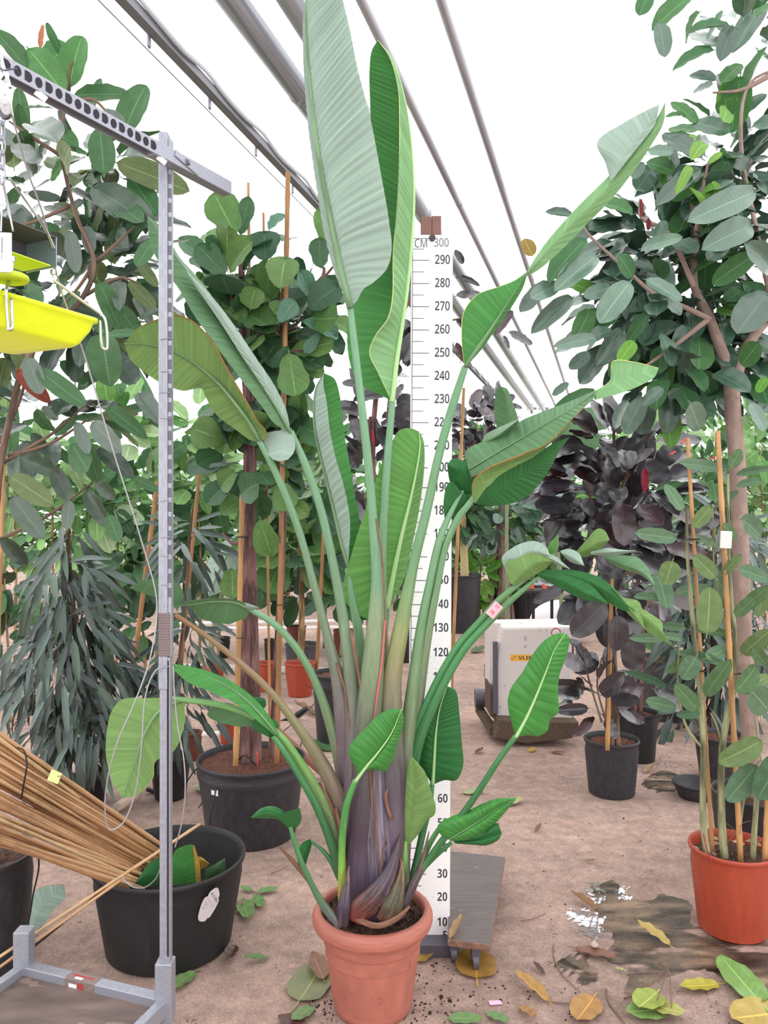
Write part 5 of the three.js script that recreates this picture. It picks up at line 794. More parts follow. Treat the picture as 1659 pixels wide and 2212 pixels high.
// rusty handle leaning beside the fig pot, irrigation hose
single('rusty_tool_handle', 'rusty brown tool handle lying slanted behind the fiddle leaf fig pot', 'handle', sweep([at(438, 1440, 5.6), at(560, 1545, 5.4), at(720, 1690, 5.1)], [0.03, 0.028, 0.026], { sides: 10 }), std({ color: hex('#8a5c4c'), roughness: 0.8 }), at(580, 1565, 5.4));
single('irrigation_hose', 'black irrigation hose joint lying on the floor left of the tall black pot', 'hose', merge([sweep([at(604, 1560, 6.6), at(645, 1543, 6.6)], [0.014, 0.014], { sides: 8 }), sweep([at(640, 1546, 6.6), at(664, 1530, 6.6)], [0.026, 0.022], { sides: 8 })]), M.blackWire, at(640, 1545, 6.6));
single('irrigation_hose', 'black hose with connector on the floor left of the big black fig pot', 'hose', merge([sweep(P3([[318, 1705, 4.9], [370, 1722, 4.85], [425, 1748, 4.8], [446, 1752, 4.8]]), [0.014, 0.014], { sides: 8 }), sweep(P3([[418, 1742, 4.8], [434, 1752, 4.8]]), [0.028, 0.024], { sides: 8 })]), M.blackWire, at(430, 1748, 4.8));
for (const [pts, l] of [[[[640, 1550, 6.4], [652, 1600, 5.8], [630, 1640, 5.2], [600, 1660, 4.7]], 'thin black drip tube curling down into the fiddle leaf fig pot from the hose joint'], [[[478, 1640, 4.4], [470, 1690, 4.05], [455, 1760, 3.98], [452, 1800, 4.0]], 'thin black drip tube hanging over the left rim of the fig pot'], [[[505, 1655, 4.3], [530, 1632, 4.2], [556, 1655, 4.2]], 'thin black drip tube looping over the fig pot soil'], [[[395, 1700, 4.8], [430, 1660, 4.6], [440, 1720, 4.75], [400, 1790, 4.4]], 'thin black drip tube left of the fig pot'], [[[660, 1480, 7.2], [690, 1500, 6.8], [600, 1590, 5.6], [520, 1650, 5]], 'long thin black drip tube between the orange pots']]) single('drip_tube', l, 'tube', sweep(P3(pts), [0.004, 0.004], { sides: 5, seg: 30 }), M.blackWire, at(...pts[0]));
// ---------- plants round about ----------
const plant = (name, label, p, category = 'plant') => thing(name, label, category, p);
const many = (o, geos, mats, list, d, spread = 0.5, dd = 0.15) => list.forEach((l, i) => { const z = l[5] ?? d + spread * ((i * 0.381) % 1 - 0.5); leafAt(o, geos, mats, [l[0], l[1], l[2], l[3], l[4] ?? 1, z, l[6] ?? rr(-dd, dd), l[7] ?? rr(-0.35, 0.35), l[8] ?? rr(0.05, 0.6)]); });
// left rubber tree
const rub = plant('rubber_tree', 'large-leaved rubber tree at the left edge behind the yellow tray', V(leftPot.p.x, leftPot.soil, leftPot.p.z), 'tree');
limb(rub, [[-38, 1880], [-30, 1500], [-12, 1150], [0, 1010], [22, 900], [52, 790], [100, 722], [180, 640], [203, 570], [166, 470], [143, 385], [130, 305], [148, 195]], 3.15, 0.017, 0.006, M.barkBrown, 'trunk');
for (const l of [[[203, 570], [236, 540], [292, 488]], [[0, 960], [40, 870], [62, 800], [95, 690]], [[5, 1000], [115, 935], [190, 870]], [[18, 985], [110, 957], [192, 905]], [[-20, 1175], [110, 1110], [200, 1042]], [[130, 335], [60, 290], [20, 262]], [[150, 445], [70, 480], [0, 500]], [[203, 570], [170, 620], [130, 665]], [[148, 195], [150, 150], [158, 130]], [[148, 230], [200, 215], [265, 290]], [[180, 640], [260, 600], [300, 612]]]) limb(rub, l, 3.2, 0.009, 0.004, M.barkBrown);
many(rub, L.rubber, M.rubberLeaf, [[57, 148, -5, 60, 1.15, 3.1], [268, 287, 310, 172, 1.05, 3.3, 0, 0.1, 0], [160, 207, 275, 196, 0.85, 3.3, 0, 0, 0.2], [215, 250, 264, 252, 0.9], [112, 234, 54, 228, 0.7], [52, 286, 40, 226, 1], [126, 310, 58, 242, 1.1, 3.0], [166, 328, 124, 235, 0.6], [140, 360, 140, 318, 2.4, 3.0, -0.1], [225, 376, 216, 280, 1.4, 3.05, 0, 0.2, 0], [253, 352, 407, 407, 0.85, 3.35], [268, 336, 332, 318, 0.9], [200, 405, 328, 478, 0.9, 3.2], [118, 440, 172, 474, 1.1], [188, 488, 196, 548, 1], [262, 490, 268, 553, 1], [332, 518, 294, 577, 1.1], [213, 608, 262, 712, 0.9, 3.05], [150, 498, 170, 592, 0.9, 3.1], [262, 610, 255, 662, 0.9], [278, 608, 340, 670, 0.8], [226, 727, 303, 716, 0.6], [222, 720, 232, 832, 1.5, 3.1, 0, 0, 0], [258, 778, 297, 834, 1], [58, 772, 92, 852, 1.2, 3.0, 0, 0, 0], [80, 797, 186, 880, 0.8, 3.0], [130, 780, 198, 832, 0.9], [80, 882, 113, 940, 0.9, 3.05], [120, 942, 164, 902, 1], [200, 912, 257, 974, 0.95], [234, 880, 312, 940, 0.7], [92, 878, 126, 908, 1.1], [164, 912, 196, 982, 0.8], [68, 936, 106, 982, 1], [110, 962, 160, 1004, 0.9], [155, 960, 196, 1022, 1.1], [213, 968, 285, 1027, 0.8], [42, 986, 130, 1024, 0.9, 2.95], [20, 1028, 120, 1092, 0.9, 2.95], [114, 1008, 150, 1082, 1.1], [205, 1042, 252, 1078, 1.1], [284, 1030, 346, 1062, 0.8], [26, 1073, 92, 1162, 0.95, 2.95], [150, 1080, 145, 1144, 1.1, 2.95, 0, 0, 0], [188, 1058, 232, 1142, 0.8], [234, 1112, 259, 1174, 0.9], [2, 1162, 62, 1224, 0.8, 2.95], [290, 640, 330, 700, 0.8], [300, 850, 345, 905, 0.8], [150, 610, 110, 640, 0.7], [60, 690, 20, 640, 0.9], [240, 440, 305, 470, 0.9], [90, 360, 30, 400, 1], [30, 310, 90, 360, 0.9], [60, 420, 130, 430, 0.9], [20, 440, 70, 490, 1], [300, 690, 345, 668, 0.7], [295, 560, 340, 620, 0.9]], 3.25, 0.5);
many(rub, L.rubber, M.rubberBright, [[137, 124, 95, 42, 0.5, 3.25], [146, 96, 100, 132, 1.3, 3.35], [150, 192, 169, 63, 1, 3.2, 0, 0.1, 0], [62, 106, 136, 194, 1, 3.15], [284, 386, 337, 458, 1], [146, 320, 190, 330, 0.9], [120, 290, 160, 300, 0.8], [180, 480, 215, 520, 0.9], [140, 545, 175, 590, 0.8], [110, 390, 140, 345, 0.9], [252, 405, 300, 440, 0.8]], 3.4, 0.3);
leafAt(rub, [L.rubber[0]], M.orangeBud, [88, 108, 91, 50, 0.5, 3.3]);
leafAt(rub, [L.rubber[1]], leaves(['#a5503c'], rubMap, rubBump), [38, 800, 104, 866, 0.8, 3.1]);
crown(rub, [[60, 420, 3.5, 110, 150, 0.3], [180, 640, 3.6, 150, 160, 0.3], [120, 900, 3.5, 150, 110, 0.3], [210, 360, 3.6, 100, 110, 0.25], [40, 650, 3.4, 90, 150, 0.2], [260, 520, 3.6, 70, 120, 0.2]], 205, { geos: L.rubber, mats: M.rubberLeaf, len: [0.15, 0.24], droop: 0.25 });
// fiddle leaf fig
const fid = plant('fiddle_leaf_fig', 'fiddle leaf fig with big wavy leaves and purple-brown trunks in the big black pot', V(figPot.p.x, figPot.soil, figPot.p.z), 'tree');
limb(fid, [[548, 1668], [545, 1500], [541, 1300], [538, 1100], [540, 900], [560, 740], [575, 600]], 4.3, 0.05, 0.018, M.barkPurple, 'trunk');
limb(fid, [[530, 1664], [531, 1400], [536, 1150], [545, 1000], [530, 820], [522, 640], [520, 520]], 4.27, 0.034, 0.014, M.barkPurple, 'trunk');
limb(fid, [[588, 1655], [600, 1400], [611, 1150], [614, 980], [600, 830], [605, 640]], 4.38, 0.024, 0.012, M.barkPurple, 'trunk');
for (const l of [[[598, 725], [640, 700], [668, 668]], [[598, 725], [604, 660], [606, 625]], [[510, 675], [500, 640], [498, 630]], [[522, 600], [520, 560], [521, 510]], [[560, 740], [640, 760], [700, 740]], [[690, 620], [700, 580], [692, 575]], [[668, 668], [692, 612], [726, 568]], [[600, 1010], [635, 980], [660, 955]], [[540, 1150], [505, 1175], [480, 1150]]]) limb(fid, l, 4.22, 0.012, 0.006, M.barkPurple);
many(fid, L.fiddle, M.fiddle, [[510, 507, 464, 422, 1.05, 4.2, 0, 0, 0], [519, 508, 538, 428, 0.6], [502, 522, 444, 500, 1], [488, 542, 442, 518, 1], [488, 594, 433, 537, 0.75, 4.1], [498, 588, 526, 515, 0.9, 4.1], [485, 594, 438, 560, 1.1], [574, 565, 568, 495, 1.3, 4.15, 0, 0, 0], [584, 645, 573, 565, 0.75], [610, 522, 626, 504, 1.2], [692, 579, 690, 516, 1, 4.1, 0, 0, 0], [498, 636, 476, 598, 1.7, 4.1], [537, 641, 538, 586, 1.4, 4.2], [540, 668, 546, 622, 1.9, 4.1], [596, 718, 530, 670, 0.9, 4.05], [667, 669, 728, 610, 1, 4.1, 0, 0, 0], [662, 690, 738, 690, 0.9], [640, 722, 720, 732, 0.8], [650, 705, 732, 655, 0.9], [630, 757, 724, 744, 0.75], [650, 802, 700, 794, 1.1], [574, 822, 606, 838, 1.4], [620, 748, 590, 798, 0.7, 4.1], [565, 700, 520, 760, 1], [560, 740, 590, 800, 1], [500, 690, 470, 660, 1.1], [650, 610, 640, 560, 0.9], [485, 952, 416, 924, 1.2], [520, 1068, 544, 1046, 1.4, 4.1], [510, 1020, 470, 1050, 1.3], [477, 1112, 516, 1076, 1.2], [570, 1000, 620, 1010, 0.9], [560, 960, 520, 930, 1], [620, 900, 580, 880, 1.1], [640, 870, 690, 880, 1.1], [650, 920, 700, 940, 1.1], [500, 1228, 503, 1288, 0.9], [620, 1080, 660, 1110, 0.9], [650, 840, 640, 900, 1], [480, 980, 430, 1000, 1.1], [445, 610, 420, 590, 0.8]], 4.3, 0.3);
many(fid, L.fiddle, M.fiddle.slice(1, 2), [[702, 528, 694, 452, 0.7, 4.15], [624, 762, 641, 858, 0.95, 4.05, 0, 0, 0], [603, 1040, 624, 1104, 1.1, 4.1, 0, 0, 0], [562, 1121, 584, 1201, 0.9, 4.1, 0, 0, 0], [582, 652, 620, 677, 0.9, 4.1], [640, 1010, 670, 960, 0.9], [470, 560, 452, 530, 1], [435, 590, 470, 620, 1], [620, 960, 650, 1000, 1]], 4.2, 0.1);
many(fid, L.fiddle, M.fiddlePale, [[606, 625, 613, 551, 1.25, 4.0, 0, 0, 0], [581, 498, 611, 456, 0.8, 4.3], [602, 696, 638, 650, 1, 4.05], [650, 695, 740, 718, 0.5, 4.1], [672, 640, 655, 590, 0.9], [480, 640, 520, 690, 0.7], [690, 720, 660, 760, 0.6]], 4.2, 0.1);
crown(fid, [[560, 720, 4.4, 90, 100, 0.25], [540, 850, 4.4, 60, 90, 0.2], [550, 990, 4.35, 90, 80, 0.22], [500, 600, 4.4, 60, 60, 0.2], [640, 680, 4.45, 80, 70, 0.2]], 170, { geos: L.fiddle, mats: M.fiddle.slice(2, 6), len: [0.17, 0.28], droop: 0.1, inner: 0.2 });
// right rubber tree
const rt = plant('rubber_tree', 'round-crowned rubber tree with pale grey forked trunk at the right edge', V(treePot.p.x, treePot.soil, treePot.p.z), 'tree');
limb(rt, [[1628, 1730], [1618, 1560], [1607, 1400], [1600, 1200], [1592, 1000], [1582, 880], [1580, 820]], 3.85, 0.044, 0.038, M.barkGrey, 'trunk');
limb(rt, [[1582, 840], [1570, 790], [1548, 730], [1530, 680], [1500, 620], [1505, 500], [1490, 400]], 3.85, 0.034, 0.012, M.barkGrey);
limb(rt, [[1582, 840], [1596, 790], [1625, 730], [1670, 670], [1700, 560]], 3.85, 0.036, 0.02, M.barkGrey);
for (const l of [[[1535, 690], [1470, 660], [1420, 640], [1350, 580], [1270, 505], [1262, 492]], [[1500, 620], [1440, 500], [1385, 470], [1382, 430]], [[1505, 500], [1520, 400], [1530, 350]], [[1670, 670], [1630, 480], [1600, 300], [1620, 180], [1700, 140]], [[1659, 165], [1600, 195], [1540, 200]], [[1530, 690], [1440, 760], [1380, 800]]]) limb(rt, l, 3.75, 0.014, 0.005, M.barkGrey);
many(rt, L.broad, M.rubberGreyGreen, [[1402, -12, 1382, 28, 1.2], [1492, -8, 1410, 48, 0.9], [1424, 48, 1440, 118, 0.95, 3.6, 0, 0, 0], [1512, 26, 1468, 88, 0.9], [1562, 26, 1524, 82, 1], [1650, 8, 1588, 92, 0.75], [1582, 56, 1560, 118, 1], [1546, 174, 1492, 154, 0.85], [1540, 182, 1495, 194, 1], [1506, 267, 1454, 213, 0.8], [1516, 342, 1436, 283, 0.85, 3.6], [1576, 287, 1498, 256, 0.9], [1456, 372, 1402, 344, 1.1], [1462, 384, 1380, 406, 0.6], [1366, 386, 1391, 350, 0.9], [1374, 412, 1412, 358, 0.9], [1366, 462, 1308, 428, 1], [1236, 466, 1181, 451, 0.7], [1352, 478, 1272, 492, 0.65], [1412, 518, 1442, 474, 0.9], [1385, 537, 1469, 508, 0.6, 3.55], [1512, 364, 1418, 432, 0.6], [1632, 414, 1503, 467, 0.55, 3.5], [1622, 488, 1538, 522, 0.85, 3.5], [1266, 518, 1183, 590, 0.8], [1290, 553, 1205, 612, 0.8, 3.6], [1184, 608, 1124, 672, 0.6], [1208, 613, 1147, 642, 0.8], [1236, 643, 1155, 707, 0.65], [1361, 609, 1295, 692, 0.95, 3.5, 0, -0.2, 0.3], [1336, 552, 1372, 597, 1.2, 3.5], [1394, 604, 1477, 642, 0.75, 3.5], [1424, 640, 1482, 672, 0.9], [1632, 548, 1536, 614, 0.8, 3.5], [1657, 636, 1598, 707, 1, 3.5], [1665, 584, 1630, 528, 1, 3.5], [1276, 668, 1244, 735, 1, 3.7, 0, 0, 0], [1290, 730, 1203, 743, 0.5], [1273, 762, 1231, 796, 0.8], [1346, 713, 1299, 782, 0.85], [1402, 678, 1350, 737, 0.85], [1482, 703, 1459, 782, 0.8], [1229, 828, 1192, 853, 0.8], [1287, 848, 1206, 872, 0.55], [1391, 858, 1349, 937, 0.85], [1432, 838, 1388, 872, 0.9], [1440, 848, 1482, 892, 1], [1520, 800, 1540, 870, 0.9], [1490, 870, 1515, 930, 0.9], [1620, 870, 1655, 930, 1], [1455, 330, 1400, 320, 0.9], [1480, 250, 1440, 245, 0.7], [1300, 480, 1245, 510, 0.8], [1320, 620, 1262, 640, 0.8], [1415, 590, 1360, 560, 0.8], [1600, 430, 1560, 380, 0.9], [1570, 520, 1530, 560, 0.9], [1610, 620, 1570, 650, 0.9], [1640, 740, 1600, 790, 1.1], [1560, 180, 1600, 130, 1], [1600, 250, 1650, 200, 0.9], [1620, 340, 1659, 290, 1]], 3.75, 0.4);
many(rt, L.broad, M.lime, [[1490, 360, 1468, 405, 0.5], [1520, 310, 1500, 330, 0.9], [1540, 400, 1520, 425, 0.9], [1560, 330, 1530, 350, 0.8], [1505, 300, 1490, 290, 0.9], [1570, 235, 1565, 260, 0.7], [1530, 480, 1510, 400, 0.35], [1560, 430, 1540, 390, 0.6], [1655, 815, 1636, 848, 1], [1370, 738, 1340, 776, 0.8], [1590, 560, 1572, 590, 0.7]], 3.55, 0.2);
crown(rt, [[1450, 500, 3.95, 150, 130, 0.35], [1560, 350, 3.95, 110, 150, 0.3], [1420, 680, 3.95, 170, 110, 0.35], [1580, 560, 3.95, 110, 130, 0.3], [1610, 110, 3.8, 90, 110, 0.25], [1440, 810, 4.0, 150, 70, 0.3], [1620, 780, 4.1, 70, 80, 0.2], [1530, 690, 4.0, 120, 90, 0.2]], 225, { geos: L.broad, mats: M.rubberGreyGreen, len: [0.15, 0.25], droop: 0.2, bright: M.rubberBright });
foliage(rt, [[1470, 600, 4.1, 170, 170, 0.25], [1580, 420, 4.1, 90, 170, 0.25], [1480, 780, 4.2, 150, 90, 0.25], [1600, 760, 4.3, 80, 90, 0.15]], 300, { geos: [L.broad[1]], len: [0.15, 0.23], mats: M.rubberGreyGreen[1], droop: 0.3 });
putLeaf(rt, L.broad[0], leaves(['#b59a4e'], rubMap, rubBump)[0], at(1150, 553, 3.8), at(1133, 514, 3.8), V(0, 0.2, 1), 1.3);
leafAt(rt, [L.rubber[0]], leaves(['#7a2230'], rubMap, rubBump), [1400, 498, 1402, 470, 0.9, 3.6]);
leafAt(rt, [L.rubber[0]], leaves(['#8a3a34'], rubMap, rubBump), [1385, 470, 1386, 428, 0.5, 3.6]);
// burgundy rubber plant
const bur = plant('burgundy_rubber_plant', 'dark burgundy-leaved rubber plant with red bud in the black pot on bare floor', V(rubPot.p.x, rubPot.soil, rubPot.p.z));
for (const l of [[[1322, 1622], [1322, 1400], [1326, 1150], [1326, 920]], [[1335, 1622], [1330, 1500], [1326, 1250], [1345, 1050], [1390, 980]], [[1312, 1622], [1314, 1450], [1310, 1200], [1270, 1060]]]) limb(bur, l, 4.78, 0.018, 0.009, M.barkBrown, 'stem');
for (const l of [[[1300, 1560], [1270, 1460], [1255, 1390]], [[1310, 1560], [1290, 1480], [1300, 1420]], [[1390, 1110], [1392, 1070], [1392, 1052]]]) limb(bur, l, 4.7, 0.007, 0.004, M.barkBrown, 'stem');
many(bur, L.broad, M.burgundy, [[1308, 1300, 1236, 1374, 0.95, 4.4, 0, 0, 0], [1333, 1328, 1336, 1410, 1.05, 4.4, 0, 0, 0], [1368, 1368, 1366, 1450, 1.1, 4.45, 0, 0, 0], [1222, 1266, 1152, 1300, 0.6], [1292, 1112, 1255, 1085, 0.9], [1408, 1115, 1382, 1150, 1.3, 4.5, 0, 0, 0], [1420, 1170, 1440, 1200, 0.9], [1300, 1140, 1270, 1185, 0.9], [1360, 1290, 1420, 1320, 0.9], [1290, 1290, 1220, 1290, 0.5], [1270, 1330, 1230, 1340, 0.8], [1260, 1440, 1215, 1420, 0.8], [1255, 1400, 1230, 1380, 0.7], [1290, 1430, 1250, 1450, 0.9], [1262, 1490, 1200, 1480, 0.8], [1270, 1530, 1205, 1535, 0.7], [1300, 1500, 1340, 1460, 0.9], [1280, 1560, 1235, 1590, 0.6], [1345, 1540, 1395, 1560, 0.6], [1340, 1000, 1300, 960, 0.8], [1240, 1060, 1200, 1110, 0.5], [1200, 1060, 1135, 1080, 0.4]], 4.7, 0.3);
crown(bur, [[1335, 960, 4.8, 110, 60, 0.3], [1320, 1060, 4.8, 160, 80, 0.4], [1330, 1160, 4.8, 140, 70, 0.35], [1330, 1260, 4.85, 110, 60, 0.3]], 190, { geos: L.broad, mats: M.burgundy, len: [0.17, 0.28], droop: 0.05, face: 0.3 });
crown(bur, [[1285, 1500, 4.72, 70, 70, 0.18]], 22, { geos: L.broad, mats: M.burgundy, len: [0.11, 0.17], face: 0.3 });
leafAt(bur, [L.rubber[0]], M.redBud, [1392, 1062, 1394, 1010, 0.75, 4.5]); leafAt(bur, [L.rubber[0]], M.redBud, [1393, 924, 1394, 888, 0.4, 4.6]);
const bur2 = plant('burgundy_rubber_plant', 'dark-stemmed rubber plant in the taller black pot behind the burgundy one', V(rubPot2.p.x, rubPot2.soil, rubPot2.p.z));
for (const l of [[[1370, 1545], [1372, 1400], [1380, 1250]], [[1382, 1545], [1384, 1420], [1390, 1300]]]) limb(bur2, l, 5.5, 0.022, 0.014, M.barkPurple, 'stem');
crown(bur2, [[1390, 1240, 5.5, 70, 90, 0.25], [1390, 1480, 5.4, 40, 40, 0.15]], 40, { geos: L.broad, mats: M.burgundy, len: [0.17, 0.26] });
// rubber plant behind the ruler
const mid = plant('burgundy_rubber_plant', 'dark purple-leaved rubber plant standing behind the ruler and the central stalks', onFloor(815, 1560));
for (const l of [[[812, 1560], [810, 1200], [812, 860], [860, 700], [930, 560]], [[826, 1560], [830, 1100], [840, 870]], [[800, 1560], [796, 1100], [800, 900]]]) limb(mid, l, 6.5, 0.03, 0.014, M.barkPurple, 'stem');
limb(mid, [[830, 850], [900, 720], [985, 690], [1085, 690]], 6.4, 0.012, 0.006, M.barkBrown);
many(mid, L.broad, M.burgundy, [[985, 640, 1040, 632, 0.6], [985, 600, 1035, 610, 0.5], [1000, 570, 985, 540, 0.9], [985, 690, 1005, 710, 0.8], [1070, 720, 1100, 672, 1], [1098, 718, 1152, 742, 0.5], [1088, 725, 1100, 750, 0.5], [985, 740, 1003, 780, 0.6], [780, 830, 738, 825, 0.7], [870, 870, 880, 940, 1.1], [770, 1060, 780, 1120, 0.8], [760, 990, 775, 1010, 1], [870, 660, 890, 580, 0.8], [870, 720, 885, 790, 0.9]], 6.3, 0.2);
crown(mid, [[880, 680, 6.5, 25, 100, 0.2], [860, 830, 6.5, 50, 70, 0.25], [800, 900, 6.5, 60, 60, 0.25], [790, 1010, 6.5, 50, 80, 0.25], [830, 1200, 6.5, 50, 80, 0.2]], 70, { geos: L.broad, mats: M.burgundy, len: [0.2, 0.3] });
leafAt(mid, [L.rubber[0]], M.redBud, [808, 962, 804, 925, 0.4, 6.2]);
// narrow-leaved figs
const al = plant('narrow_leaf_fig', 'drooping narrow-leaved fig forming a dark cone left of the trolley post', V(aliiPot.p.x, aliiPot.soil, aliiPot.p.z));
limb(al, [[188, 1705], [176, 1550], [160, 1350], [148, 1200], [146, 1120]], 4.6, 0.024, 0.012, M.barkBrown, 'trunk');
crown(al, [[148, 1170, 4.5, 50, 50, 0.15], [148, 1260, 4.5, 95, 70, 0.3], [150, 1370, 4.5, 130, 80, 0.4], [150, 1480, 4.5, 160, 80, 0.45], [170, 1590, 4.5, 150, 80, 0.35]], 300, { geos: L.narrow, mats: M.narrow, len: [0.17, 0.27], droop: 1.0, out: 0.7, face: 0.9, inner: 0.15 });
foliage(al, [[150, 1300, 4.65, 80, 110, 0.2], [150, 1450, 4.65, 130, 110, 0.25], [160, 1580, 4.65, 120, 80, 0.2]], 420, { geos: [L.narrow[1]], len: [0.15, 0.24], mats: M.narrow[0], droop: 1.1 });
const al2 = plant('narrow_leaf_fig', 'narrow-leaved fig directly behind the trolley post', V(bushPot.p.x, bushPot.soil, bushPot.p.z));
limb(al2, [[370, 1640], [380, 1500], [400, 1300], [415, 1100]], 4.8, 0.014, 0.007, M.barkBrown, 'trunk');
crown(al2, [[410, 1200, 4.8, 70, 90, 0.25], [400, 1400, 4.8, 70, 110, 0.25], [390, 1540, 4.8, 90, 90, 0.25]], 170, { geos: L.narrow, mats: M.narrow, len: [0.16, 0.26], droop: 0.9, out: 0.8, face: 0.9 });
const al3 = plant('narrow_leaf_fig', 'mass of drooping narrow leaves behind the pale fig stems at right', onFloor(1540, 1575));
limb(al3, [[1540, 1575], [1545, 1300], [1540, 1100]], 6.3, 0.03, 0.014, M.barkBrown, 'trunk');
crown(al3, [[1470, 1330, 6.2, 80, 90, 0.3], [1560, 1200, 6.3, 110, 120, 0.4], [1540, 1420, 6.2, 110, 110, 0.4], [1500, 1550, 6.1, 110, 50, 0.3], [1640, 1350, 6.2, 60, 120, 0.3]], 240, { geos: L.narrow, mats: M.narrow, len: [0.22, 0.36], droop: 0.9, out: 0.8, face: 0.9 });
foliage(al3, [[1540, 1250, 6.5, 120, 160, 0.3], [1560, 1440, 6.5, 110, 100, 0.3]], 360, { geos: [L.narrow[0]], len: [0.2, 0.34], mats: M.narrow[1], droop: 0.9 });
// pale fig in the orange-red pot
const ben = plant('grey_green_fig', 'fig with thick pale green stems and grey-green oval leaves in the orange-red pot', V(redPot.p.x, redPot.soil, redPot.p.z));
for (const [l, r0, r1] of [[[[1532, 1870], [1519, 1775], [1519, 1617], [1513, 1503], [1497, 1356], [1490, 1270], [1484, 1180], [1484, 1100]], 0.0155, 0.0055], [[[1566, 1870], [1558, 1752], [1560, 1617], [1571, 1549], [1586, 1480], [1587, 1368], [1581, 1308], [1575, 1190], [1572, 1024]], 0.0175, 0.005], [[[1519, 1617], [1485, 1575], [1465, 1490], [1467, 1388]], 0.007, 0.003], [[[1625, 1870], [1632, 1760], [1640, 1690], [1680, 1600]], 0.013, 0.008], [[[1558, 1600], [1545, 1560], [1535, 1540]], 0.004, 0.003], [[[1580, 1400], [1545, 1250], [1540, 1090]], 0.004, 0.002], [[[1660, 1700], [1640, 1620], [1630, 1540]], 0.005, 0.003], [[[1600, 1870], [1598, 1790], [1610, 1700]], 0.009, 0.006]]) limb(ben, l, 3.28, r0, r1, M.barkPale, 'stem');
many(ben, L.bengal, M.bengal, [[1474, 1103, 1438, 1045, 0.75], [1536, 1094, 1499, 1139, 0.95, 3.2, 0, 0, 0], [1545, 1092, 1596, 1060, 0.6], [1561, 1132, 1592, 1163, 0.8], [1460, 1164, 1374, 1150, 0.65], [1500, 1158, 1557, 1180, 0.4], [1577, 1010, 1602, 970, 1, 3.2, 0, 0, 0], [1558, 1013, 1469, 998, 0.4], [1591, 1026, 1665, 1009, 0.5], [1591, 1052, 1646, 1034, 0.7], [1453, 1212, 1438, 1264, 1.5, 3.15, 0, 0, 0], [1546, 1248, 1500, 1200, 1], [1527, 1367, 1537, 1268, 1.0, 3.15, 0, 0, 0], [1458, 1281, 1537, 1267, 0.55], [1434, 1296, 1366, 1284, 0.6], [1420, 1240, 1445, 1310, 0.8], [1595, 1230, 1665, 1250, 0.85], [1604, 1312, 1662, 1268, 0.75], [1652, 1268, 1640, 1334, 0.9], [1484, 1359, 1427, 1349, 0.6], [1576, 1371, 1491, 1352, 0.4], [1472, 1381, 1428, 1371, 0.5], [1436, 1378, 1366, 1378, 0.5], [1442, 1486, 1351, 1447, 0.4], [1566, 1438, 1454, 1402, 0.4], [1502, 1418, 1438, 1452, 0.55], [1504, 1418, 1475, 1468, 1.3, 3.2, 0, 0, 0], [1525, 1422, 1575, 1399, 0.8], [1524, 1502, 1576, 1428, 0.75, 3.2], [1507, 1534, 1459, 1478, 0.85, 3.15, 0, 0, 0], [1460, 1529, 1396, 1514, 0.6], [1604, 1412, 1665, 1363, 0.8], [1590, 1492, 1642, 1438, 1, 3.2], [1591, 1497, 1665, 1458, 0.4], [1660, 1534, 1624, 1492, 1], [1512, 1540, 1463, 1545, 0.6], [1575, 1290, 1545, 1245, 1], [1588, 1330, 1630, 1290, 0.8], [1645, 1600, 1556, 1650, 0.9, 3.05, 0, 0.1, 0.1], [1634, 1653, 1572, 1732, 0.95, 3.07, 0, 0, 0.1], [1690, 1632, 1638, 1728, 1.05, 3.02, 0, 0, 0.1], [1600, 1120, 1655, 1160, 0.7], [1625, 1400, 1659, 1440, 0.8], [1560, 1240, 1600, 1200, 0.7]], 3.28, 0.2);
{ const g = []; for (let i = 0; i < 26; i++) { const a = rr(1560, 1655), b = rr(1770, 1868); g.push(sweep(P3([[a, b, 3.3], [a + rr(-40, 40), b + rr(5, 40), 3.3 + rr(-0.08, 0.08)], [a + rr(-60, 60), rr(1858, 1875), 3.3]]), [0.0012, 0.0012], { sides: 4, seg: 8 })); } const t = part(ben, 'dry_roots', merge(g), M.twig); t.userData.kind = 'stuff'; }
for (let i = 0; i < 8; i++) { const a = 2.4 + i * 0.45, q = redPot.rt * (0.55 + 0.25 * (i % 3) / 2), b = V(redPot.p.x + Math.cos(a) * q, redPot.soil + 0.018 + 0.004 * (i % 4), redPot.p.z + Math.sin(a) * q * 0.9); putLeaf(ben, L.bengal[i % 3], leaves(['#d9b9a4', '#c9a48c'], benMap, benBump)[i % 2], b, b.clone().add(V(rr(-0.05, 0.05), rr(0, 0.02), rr(0.01, 0.05))), V(0.2, 1, 0.4), 0.9, 'dry_leaf'); }
